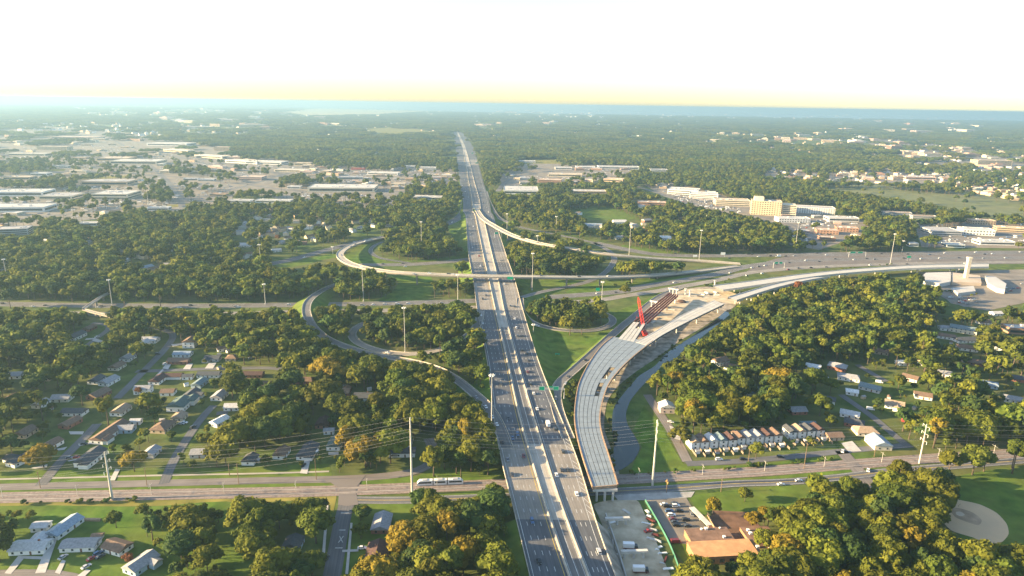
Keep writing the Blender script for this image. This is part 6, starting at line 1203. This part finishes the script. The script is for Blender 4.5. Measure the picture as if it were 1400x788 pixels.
def P_(poly, v): fill(PROB, poly, v)
PROB[:345 + 50] = 0.97                       # everything beyond the interchange is wooded unless cleared below
RES = 0.62
P_([(-50, 300), (120, 300), (215, 290), (330, 300), (370, 330), (360, 358), (380, 366), (440, 356), (460, 365), (445, 385), (425, 400), (415, 412), (-50, 412)], 0.97)
P_([(440, 395), (470, 365), (535, 382), (548, 392), (545, 405), (510, 412), (430, 413)], 0.97)
P_([(578, 385), (650, 385), (652, 409), (575, 408)], 0.97); P_([(557, 362), (610, 345), (640, 350), (645, 372), (557, 374)], 0.95); P_([(512, 330), (560, 322), (600, 312), (628, 325), (640, 345), (600, 353), (560, 347), (520, 354)], 0.97)
P_([(422, 428), (440, 418), (535, 420), (512, 436), (490, 441), (477, 455), (472, 470), (450, 458), (435, 445)], 0.97)
P_([(500, 448), (530, 422), (600, 418), (652, 412), (655, 440), (648, 455), (600, 476), (560, 480), (510, 468)], 0.97)
P_([(555, 486), (600, 478), (640, 462), (656, 455), (668, 480), (670, 520), (664, 545), (640, 528), (600, 500)], 0.97)
P_([(-50, 425), (170, 428), (300, 430), (410, 430), (420, 450), (450, 472), (510, 488), (580, 502), (640, 535), (672, 568), (685, 600), (690, 655), (690, 660), (600, 652), (440, 648), (-50, 652)], RES)
P_([(280, 430), (410, 428), (420, 450), (450, 472), (510, 488), (580, 502), (640, 535), (672, 568), (685, 600), (690, 655), (620, 655), (605, 640), (600, 605), (560, 580), (545, 560), (520, 530), (490, 520), (430, 515), (400, 500), (330, 497), (290, 470)], 0.97)
P_([(150, 425), (300, 428), (300, 455), (240, 452), (170, 445)], 0.97); P_([(-50, 425), (105, 428), (100, 445), (60, 475), (88, 500), (70, 520), (-50, 520)], 0.95); P_([(125, 470), (180, 475), (180, 500), (130, 505)], 0.95)
P_([(-50, 520), (50, 530), (50, 560), (40, 600), (-50, 610)], 0.7); P_([(250, 590), (400, 580), (440, 600), (400, 620), (330, 612), (260, 640)], 0.9); P_([(330, 540), (440, 550), (440, 570), (340, 600), (290, 580)], 0.95); P_([(465, 580), (545, 575), (540, 640), (475, 640)], 0.8)
P_([(190, 672), (300, 664), (305, 720), (270, 748), (200, 748)], 0.97); P_([(322, 668), (400, 668), (442, 690), (442, 720), (400, 748), (340, 748), (320, 720)], 0.97); P_([(235, 765), (330, 748), (330, 840), (235, 840)], 0.5); P_([(350, 770), (440, 765), (435, 840), (350, 840)], 0.8)
P_([(-50, 700), (45, 700), (50, 715), (35, 730), (-50, 735)], 0.8); P_([(-50, 735), (15, 735), (8, 780), (-50, 790)], 0.7)
P_([(482, 690), (520, 688), (512, 705), (505, 735), (485, 730)], 0.8); P_([(490, 775), (540, 770), (545, 745), (575, 725), (600, 690), (690, 665), (705, 720), (722, 800), (728, 840), (490, 840)], 0.97); P_([(565, 668), (600, 668), (600, 700), (560, 700)], 0.9)
P_([(1010, 688), (1060, 678), (1105, 690), (1108, 660), (1180, 655), (1230, 640), (1300, 650), (1302, 690), (1290, 725), (1320, 745), (1370, 770), (1430, 770), (1430, 840), (925, 840), (935, 775), (1045, 775), (1055, 740), (1010, 725)], 0.97)
P_([(960, 688), (985, 680), (990, 705), (965, 710)], 0.0); P_([(1265, 625), (1240, 602), (1275, 560), (1300, 530), (1430, 500), (1430, 625), (1300, 628)], 0.97)
P_([(1050, 470), (1430, 415), (1430, 560), (1280, 565), (1150, 640), (1060, 600)], 0.5)
P_([(882, 545), (887, 508), (930, 472), (960, 462), (1005, 428), (1050, 402), (1100, 388), (1200, 378), (1290, 398), (1300, 415), (1270, 445), (1230, 470), (1150, 488), (1085, 500), (1070, 545), (1100, 580), (1110, 600), (1060, 598), (1010, 592), (960, 598), (925, 572), (905, 562), (885, 560)], 0.97)
P_([(1060, 545), (1140, 550), (1160, 600), (1120, 610), (1070, 600)], 0.8)
P_([(718, 402), (760, 398), (830, 415), (836, 436), (815, 446), (770, 447), (740, 442), (722, 428)], 0.97); P_([(692, 345), (720, 340), (780, 350), (826, 354), (830, 365), (800, 378), (700, 376)], 0.97); P_([(838, 356), (900, 362), (1000, 367), (990, 370), (900, 376), (835, 378)], 0.95); P_([(703, 382), (720, 382), (728, 400), (712, 402)], 0.9); P_([(808, 384), (870, 382), (930, 377), (880, 386), (815, 396)], 0.5)
P_([(772, 530), (802, 500), (815, 490), (796, 530), (786, 560), (790, 600), (778, 590)], 0.97)
P_([(848, 388), (865, 390), (862, 402), (850, 402)], 0.0)
# clearings beyond the interchange
for poly, v in (([(-50, 178), (60, 172), (190, 183), (300, 198), (420, 224), (625, 231), (625, 250), (560, 255), (545, 262), (540, 285), (470, 282), (400, 272), (330, 262), (300, 280), (215, 290), (130, 297), (-50, 315)], 0.22), ([(375, 239), (455, 237), (462, 250), (385, 256)], 0.95), ([(0, 243), (110, 238), (190, 240), (190, 247), (0, 253)], 0.7), ([(130, 196), (150, 196), (190, 215), (180, 218)], 0.8), ([(200, 225), (330, 236), (330, 240), (200, 230)], 0.5), ([(0, 222), (60, 220), (60, 232), (0, 236)], 0.85), ([(0, 300), (60, 296), (100, 300), (90, 312), (0, 318)], 0.6), ([(205, 262), (235, 258), (245, 268), (215, 275)], 0.6), ([(300, 262), (380, 262), (385, 275), (310, 280)], 0.6), ([(560, 246), (600, 244), (600, 256), (560, 258)], 0.8), ([(170, 270), (200, 268), (200, 290), (170, 292)], 0.8), ([(60, 275), (130, 275), (120, 305), (55, 305)], 0.35),
    ([(680, 236), (720, 222), (862, 222), (865, 238), (790, 250), (720, 250), (690, 262)], 0.15), ([(880, 252), (925, 248), (1000, 268), (1120, 288), (1150, 300), (1080, 310), (960, 285), (905, 268)], 0.10), ([(1060, 292), (1180, 296), (1190, 318), (1120, 342), (1080, 335)], 0.35), ([(1250, 305), (1450, 298), (1450, 340), (1260, 338)], 0.35), ([(1100, 253), (1200, 252), (1300, 261), (1450, 281), (1450, 300), (1330, 293), (1225, 273), (1140, 262)], 0.012), ([(1040, 231), (1290, 234), (1300, 252), (1200, 252), (1050, 244)], 0.25), ([(1170, 186), (1300, 196), (1450, 212), (1450, 240), (1290, 232), (1220, 214)], 0.3), ([(780, 262), (870, 258), (900, 268), (870, 280), (800, 280)], 0.7), ([(1280, 245), (1450, 258), (1450, 276), (1310, 262)], 0.4), ([(330, 288), (500, 288), (530, 312), (400, 340), (340, 345)], 0.6)):
    P_(poly, v)
fill(PROB, [(1285, 395), (1345, 400), (1350, 425), (1300, 425)], 0.1); fill(PROB, [(1250, 378), (1280, 388), (1290, 400), (1245, 392)], 0.6)
# where the photograph lets trees hide parts of ramps
for poly in ([(556, 478), (640, 455), (652, 462), (640, 528), (560, 498)], [(440, 385), (480, 378), (480, 390), (455, 392)], [(520, 425), (545, 425), (535, 438), (520, 437)], [(590, 605), (600, 600), (605, 645), (590, 640)], [(1200, 635), (1450, 600), (1450, 650), (1210, 665)], [(560, 672), (690, 668), (690, 690), (560, 690)], [(1105, 650), (1150, 645), (1150, 665), (1105, 665)], [(310, 356), (375, 350), (360, 372), (300, 380)], [(520, 322), (640, 300), (632, 300), (600, 322), (540, 330)], [(150, 425), (180, 423), (180, 435), (150, 437)]):
    fill(KEEP, poly, 0)

def candidates(y0, y1, step, seed):
    r = np.random.RandomState(seed); ys = np.arange(y0, y1, step); out = []
    for y in ys:
        half = 0.80 * y + 60; xs = np.arange(-half, half, step); j = r.uniform(-0.42, 0.42, (len(xs), 2)) * step
        out.append(np.stack([xs + j[:, 0], y + j[:, 1]], 1))
    return np.vstack(out)
def accept(C, h, rad, seed, tol=0.05, near=True):
    r = np.random.RandomState(seed); X, Y = C[:, 0], C[:, 1]
    cx, cy = PX(X, Y, h * 0.58); ix, iy = (cx + 50).astype(int), (cy + 50).astype(int)
    ok = (ix >= 0) & (ix < 1500) & (iy >= 0) & (iy < 900); ix, iy = np.clip(ix, 0, 1499), np.clip(iy, 0, 899)
    ok &= r.uniform(size=len(X)) < PROB[iy, ix]
    hit = np.zeros(len(X)); tot = 0
    for fx, fz in ((0, .95), (-.6, .75), (.6, .75), (0, .7), (-.8, .5), (.8, .5), (0, .45), (0, .25), (-.5, .3), (.5, .3)):
        px, py = PX(X + fx * rad, Y, h * fz); jx, jy = np.clip((px + 50).astype(int), 0, 1499), np.clip((py + 50).astype(int), 0, 899); kv = KEEP[jy, jx]; hit += np.where(kv == 2, 1.0, kv * 0.45); tot += 1
    ok &= hit / tot <= tol
    bi, bj = ((Y - 200) / 2).astype(int), ((X + 1200) / 2).astype(int); inb = (bi >= 0) & (bi < 1300) & (bj >= 0) & (bj < 1200)
    bl = np.zeros(len(X), bool); bl[inb] = BLK[bi[inb], bj[inb]]
    return ok & ~bl
TREES = []        # x, y, height, kind, foliage
def spread(y0, y1, step, seed, hr=(13, 22)):
    C = candidates(y0, y1, step, seed); r = np.random.RandomState(seed + 1); n = len(C); h = r.uniform(*hr, n)
    k = r.choice(4, n, p=[0.44, 0.26, 0.22, 0.08]); rad = h * np.array([0.40, 0.29, 0.54, 0.22])[k]
    a = accept(C, h, rad, seed + 2, 0.12 if y0 < 700 else 0.05); u_ = r.uniform(size=n)
    f = np.where(u_ < 0.46, 0, np.where(u_ < 0.80, 1, np.where(u_ < 0.982, 2, np.where(u_ < 2, 3, 4))))
    qx, qy = PX(C[:, 0], C[:, 1], 8.0); gz = (qy > 415) & ((qx > 880) | ((qx > 440) & (qx < 700)))
    f = np.where(gz, np.where(u_ < 0.28, 0, np.where(u_ < 0.80, 1, np.where(u_ < 0.93, 2, 3))), f)
    for i in np.nonzero(a)[0]: TREES.append((C[i, 0], C[i, 1], h[i], KINDS[k[i]], int(f[i])))
spread(255, 720, 8.5, 21, (14, 25)); spread(720, 1100, 9.5, 31, (14, 25)); spread(255, 720, 6.0, 41, (5, 11)); spread(1100, 1800, 11.5, 51, (14, 25)); spread(1800, 2700, 14, 61, (14, 24))
# thin out crowded ones among the near trees
order = sorted(range(len(TREES)), key=lambda i: -TREES[i][2]); grid = {}; kept = []
for i in order:
    x, y, h, k, f = TREES[i]; rr = (h * {'round': 0.40, 'tall': 0.29, 'wide': 0.54, 'pine': 0.22}[k]) * 0.72; cx, cy = int(x // 12), int(y // 12); bad = False
    if y < 1100:
        for a in (-1, 0, 1):
            for b in (-1, 0, 1):
                for (qx, qy, qr) in grid.get((cx + a, cy + b), ()):
                    if (qx - x) ** 2 + (qy - y) ** 2 < (max(rr, qr) * 0.95) ** 2: bad = True
        if bad: continue
        grid.setdefault((cx, cy), []).append((x, y, rr))
    kept.append(TREES[i])
TREES = kept
# trees picked out in the photograph: base pixel, height, kind, foliage
PICK = [(159, 722, 11, 'round', 0, 'rounded dark bush tree behind the wooden garden bed'), (500, 640, 24, 'wide', 3, 'large golden yellow tree beside the long white house'), (520, 634, 20, 'tall', 3, 'golden tree behind the large golden one'), (507, 640, 13, 'tall', 1, 'narrow olive tree in front of the golden one'), (184, 645, 15, 'wide', 3, 'yellow tree on the frontage street lawn'), (116, 650, 5, 'shrub', 0, ''), (855, 403, 13, 'wide', 1, 'lone flat topped tree on the grass by the freeway'), (974, 704, 12, 'round', 3, 'rounded golden tree at the corner of the parking lot'), (1018, 686, 10, 'round', 1, 'small yellow green tree beside the street right of the lot'), (1044, 720, 13, 'round', 3, 'yellow tree over the school yard'), (1090, 400, 16, 'round', 4, 'rust coloured tree under the bright white roadway'), (930, 606, 14, 'wide', 1, 'olive tree beside the townhouse corner'), (1033, 627, 13, 'round', 1, 'green tree standing in front of the townhouses'), (1260, 700, 15, 'tall', 1, 'sunlit tree beside the sandy ballfield'), (1285, 668, 15, 'round', 2, 'very dark round tree behind the sandy ballfield'), (955, 788, 12, 'round', 3, 'orange yellow tree in front of the tan school roof'), (1000, 790, 9, 'round', 2, 'dark tree before the school'), (1024, 782, 11, 'wide', 1, 'olive tree at the right front of the school'), (1042, 752, 13, 'round', 1, 'olive tree right of the school'), (1028, 722, 11, 'round', 3, 'small yellow tree behind the school'), (190, 540, 7, 'round', 4, 'rust coloured small tree by the street fork'), (60, 640, 17, 'wide', 3, 'big yellow tree at the left above the frontage street'), (30, 570, 20, 'wide', 1, 'broad olive tree at the left edge'), (500, 345, 5, 'shrub', 0, ''), (232, 452, 14, 'tall', 4, 'brownish tree at the head of the upper left street'), (560, 760, 20, 'wide', 3, 'bright yellow tree at the bottom beside the dark wood'), (585, 790, 20, 'round', 3, 'second yellow tree at the bottom near the highway'), (410, 715, 16, 'round', 1, 'olive tree left of the school street'), (495, 735, 9, 'round', 1, 'small olive tree before the grey brick house'), (575, 700, 15, 'round', 2, 'dark tree in front of the tram pole foot'), (493, 712, 10, 'wide', 2, 'dark tree at the corner of the school street'), (175, 770, 6, 'shrub', 4, 'dark reddish round bush between two bottom left houses'), (380, 330, 12, 'round', 4, 'orange tree above the wide left ramp')]
# random low hedges along banks and streets
SHR = []
SHW = iter(['behind the townhouse street', 'on the verge by the canal end', 'between side ramp and viaduct', 'below the bright white roadway', 'near the lone freeway tree', 'on the canal bank', 'along the rail line at left', 'on the left canal bank near the railway', 'on the left canal bank at the bend', 'on the upper left canal bank', 'in the row before the white shopping halls', 'before the collector road', '', 'beside the free standing columns'])
for x0, y0, x1, y1, n in ((1000, 641, 1140, 629, 16), (860, 650, 1000, 643, 8), (775, 585, 800, 505, 26), (1030, 385, 1220, 362, 22), (840, 392, 870, 388, 8), (838, 640, 842, 590, 8), (30, 690, 200, 686, 14), (835, 640, 833, 575, 12), (837, 554, 868, 513, 14), (893, 497, 938, 461, 12), (1288, 399, 1336, 405, 12), (560, 356, 610, 352, 8), (800, 440, 838, 428, 0), (960, 393, 1000, 384, 8)):
    wh = next(SHW)
    for k in range(n): q = rnd.random(); SHR.append((x0 + (x1 - x0) * q + rnd.uniform(-2, 2), y0 + (y1 - y0) * q + rnd.uniform(-1, 1), wh))
def zone(x, y):
    px, py = PX(x, y, 8.0)
    if py > 655:
        if px < 320: return 'in the bottom left yards'
        if px < 470: return 'left of the school street'
        if px < 730: return 'in the wood beside the near highway'
        if px < 1100: return 'around the school'
        return 'in the bottom right park wood'
    if px < 690:
        if py < 412: return 'in the woods left of the interchange'
        if px < 300: return 'in the left neighbourhood'
        if px < 470: return 'in the belt above the left houses'
        return 'in the wood left of the highway'
    if px < 880: return 'inside the right loop ramps'
    if py < 500: return 'in the wood right of the canal'
    if px < 1100: return 'behind the townhouses'
    return 'in the right neighbourhood'
def hill(x, y):
    if y > 1000 or y < 260 or on_bridge(y, 6): return 0.0
    i = int(np.argmin(abs(YS - y))); d = max(EDGE[0][i, 0] - x, x - EDGE[3][i, 0]); return float(np.clip(8 - (d - 1.5) / 2.0, 0, 7.5)) if d > 0 else 7.5
def add_tree(x, y, h, k, f, label, group, z=None, rz=None):
    if z is None: z = hill(x, y)
    v = rnd.randrange(3 if k != 'shrub' else 2)
    t = thing({'pine': 'pine_tree', 'shrub': 'shrub'}.get(k, 'broadleaf_tree'), label, 'shrub' if k == 'shrub' else 'tree', (x, y, z), rnd.uniform(0, 6.28) if rz is None else rz, group)
    t.scale = (h * rnd.uniform(0.9, 1.1), h * rnd.uniform(0.9, 1.1), h)
    obj('trunk', VAR[(k, v)][1], t); obj('crown', crown_for(k, v, f), t)
KN = {'round': 'round crowned', 'tall': 'tall narrow', 'wide': 'broad spreading', 'pine': 'bare stemmed', 'shrub': 'low bushy'}
for x, y, h, k, f, lab in PICK:
    g = G(x, y)
    if lab: add_tree(g[0], g[1], h, k, f, lab, None)
TREES.sort(key=lambda t: t[2] / math.hypot(t[0], t[1]), reverse=True)
NEAR, REST = TREES[:275], TREES[275:]
byl = {}
for q in NEAR: byl.setdefault((KN[q[3]], FNAME[q[4]], zone(q[0], q[1])), []).append(q)
for (kn, fn, wh), L_ in byl.items():
    L_.sort(key=lambda q: PX(q[0], q[1], 8.0)[0])
    for i, (x, y, h, k, f) in enumerate(L_):
        o_ = '' if len(L_) == 1 else (', leftmost' if i == 0 else (', rightmost' if i == len(L_) - 1 else f', {ORD[i]} from left'))
        add_tree(x, y, h, k, f, f'{kn} {fn} tree{o_} {wh}', 'trees ' + wh)
SR = [(f'low green shrub {wh}', x, y) for x, y, wh in SHR]
for lab, x, y in SR: g = G(x, y); add_tree(g[0], g[1], rnd.uniform(1.8, 4.2), 'shrub', rnd.choice((0, 1, 2, 2)), lab, 'shrubs along road banks')
def scatter_obj(name, pts, hs, coll, label, nvar, seed):
    me = bpy.data.meshes.new(name); me.vertices.add(len(pts)); me.vertices.foreach_set('co', np.asarray(pts, np.float32).ravel())
    for nm, tp, arr in (('tscale', 'FLOAT', hs), ('trot', 'FLOAT', np.random.RandomState(seed).uniform(0, 6.28, len(pts))), ('tidx', 'INT', np.random.RandomState(seed + 1).randint(0, nvar, len(pts)))):
        at = me.attributes.new(nm, tp, 'POINT'); at.data.foreach_set('value', np.asarray(arr, np.int32 if tp == 'INT' else np.float32))
    o = obj(name, me); tag(o, label, 'woodland', kind='stuff')
    ng = bpy.data.node_groups.new(name, 'GeometryNodeTree'); ng.interface.new_socket('Geometry', in_out='INPUT', socket_type='NodeSocketGeometry'); ng.interface.new_socket('Geometry', in_out='OUTPUT', socket_type='NodeSocketGeometry')
    N = ng.nodes.new; gi, go = N('NodeGroupInput'), N('NodeGroupOutput'); ip = N('GeometryNodeInstanceOnPoints'); ci = N('GeometryNodeCollectionInfo'); ci.inputs[0].default_value = coll; ci.inputs[1].default_value = True; ci.inputs[2].default_value = True
    def attr(nm, tp): a = N('GeometryNodeInputNamedAttribute'); a.data_type = tp; a.inputs[0].default_value = nm; return a.outputs[0]
    cr3 = N('ShaderNodeCombineXYZ'); ng.links.new(attr('trot', 'FLOAT'), cr3.inputs[2]); cs3 = N('ShaderNodeCombineXYZ'); sa = attr('tscale', 'FLOAT')
    for k in range(3): ng.links.new(sa, cs3.inputs[k])
    ng.links.new(gi.outputs[0], ip.inputs['Points']); ng.links.new(ci.outputs[0], ip.inputs['Instance']); ip.inputs['Pick Instance'].default_value = True
    ng.links.new(attr('tidx', 'INT'), ip.inputs['Instance Index']); ng.links.new(cr3.outputs[0], ip.inputs['Rotation']); ng.links.new(cs3.outputs[0], ip.inputs['Scale']); ng.links.new(ip.outputs[0], go.inputs[0])
    md = o.modifiers.new('scatter', 'NODES'); md.node_group = ng
    return o
Rr_ = np.array([(t[0], t[1], hill(t[0], t[1])) for t in REST]); scatter_obj('woodland', Rr_, np.array([t[2] for t in REST]), LODC, 'dense mixed green woodland around the interchange and beyond', li, 3)
# far woods as patches
C = []
for y0, y1, st in ((2650, 4200, 55), (4200, 7500, 70), (7500, 17000, 95)): C.append(candidates(y0, y1, st, int(y0)))
C = np.vstack(C); px, py = PX(C[:, 0], C[:, 1], 10.0); ix, iy = np.clip((px + 50).astype(int), 0, 1499), np.clip((py + 50).astype(int), 0, 899)
rr = np.random.RandomState(77); a = (rr.uniform(size=len(C)) < PROB[iy, ix])
for ddx, ddy in ((0, 0), (-42, 0), (42, 0), (0, 45), (0, 120), (0, -40)):
    qx, qy = PX(C[:, 0] + ddx, C[:, 1] + ddy, 8.0); a &= KEEP[np.clip((qy + 50).astype(int), 0, 899), np.clip((qx + 50).astype(int), 0, 1499)] == 0
C = C[a]
scatter_obj('distant_woodland', np.hstack([C, np.zeros((len(C), 1))]), rr.uniform(0.8, 1.2, len(C)), GRVC, 'blue green far woodland stretching to the horizon', 5, 9)
print([l for l in LABELS if len(l.split()) > 16]); print('TREES', len(TREES), 'groves', len(C), 'cars', ncar)
dup_ = {k: v for k, v in LABELS.items() if len(v) > 1 and v[0] is None}
if dup_: print('DUPLICATE LABELS', list(dup_)[:10])

# one label per thing: alike things are told apart by their order from the left
bpy.context.view_layer.update(); same = {}
for o in col.objects:
    if o.parent is None and 'label' in o and 'group' in o: same.setdefault(o['label'], []).append(o)
for lb, L_ in same.items():
    if len(L_) < 2: continue
    L_.sort(key=lambda o: PX(*o.matrix_world.translation)[0])
    for i, o in enumerate(L_): o['label'] = lb + (', leftmost' if i == 0 else f', {ORD[i] if i < len(ORD) else i + 1} from left')

# ================================================================== HAZE
mb = MB(); mb.box(-61000, 61000, -2100, 61000, -1.5, 236)
hz = mb.obj('haze', []); hz['kind'] = 'stuff'; hz['label'] = 'pale golden evening haze over the whole plain'; hz['category'] = 'haze'
hm_ = bpy.data.materials.new('haze'); hm_.use_nodes = True; t = hm_.node_tree; t.nodes.clear(); ho = t.nodes.new('ShaderNodeOutputMaterial'); pv = t.nodes.new('ShaderNodeVolumePrincipled')
pv.inputs['Color'].default_value = (*HAZE_COLOR, 1); pv.inputs['Density'].default_value = HAZE_DENSITY; pv.inputs['Anisotropy'].default_value = HAZE_ANISO
t.links.new(pv.outputs[0], ho.inputs['Volume']); hz.data.materials.append(hm_)
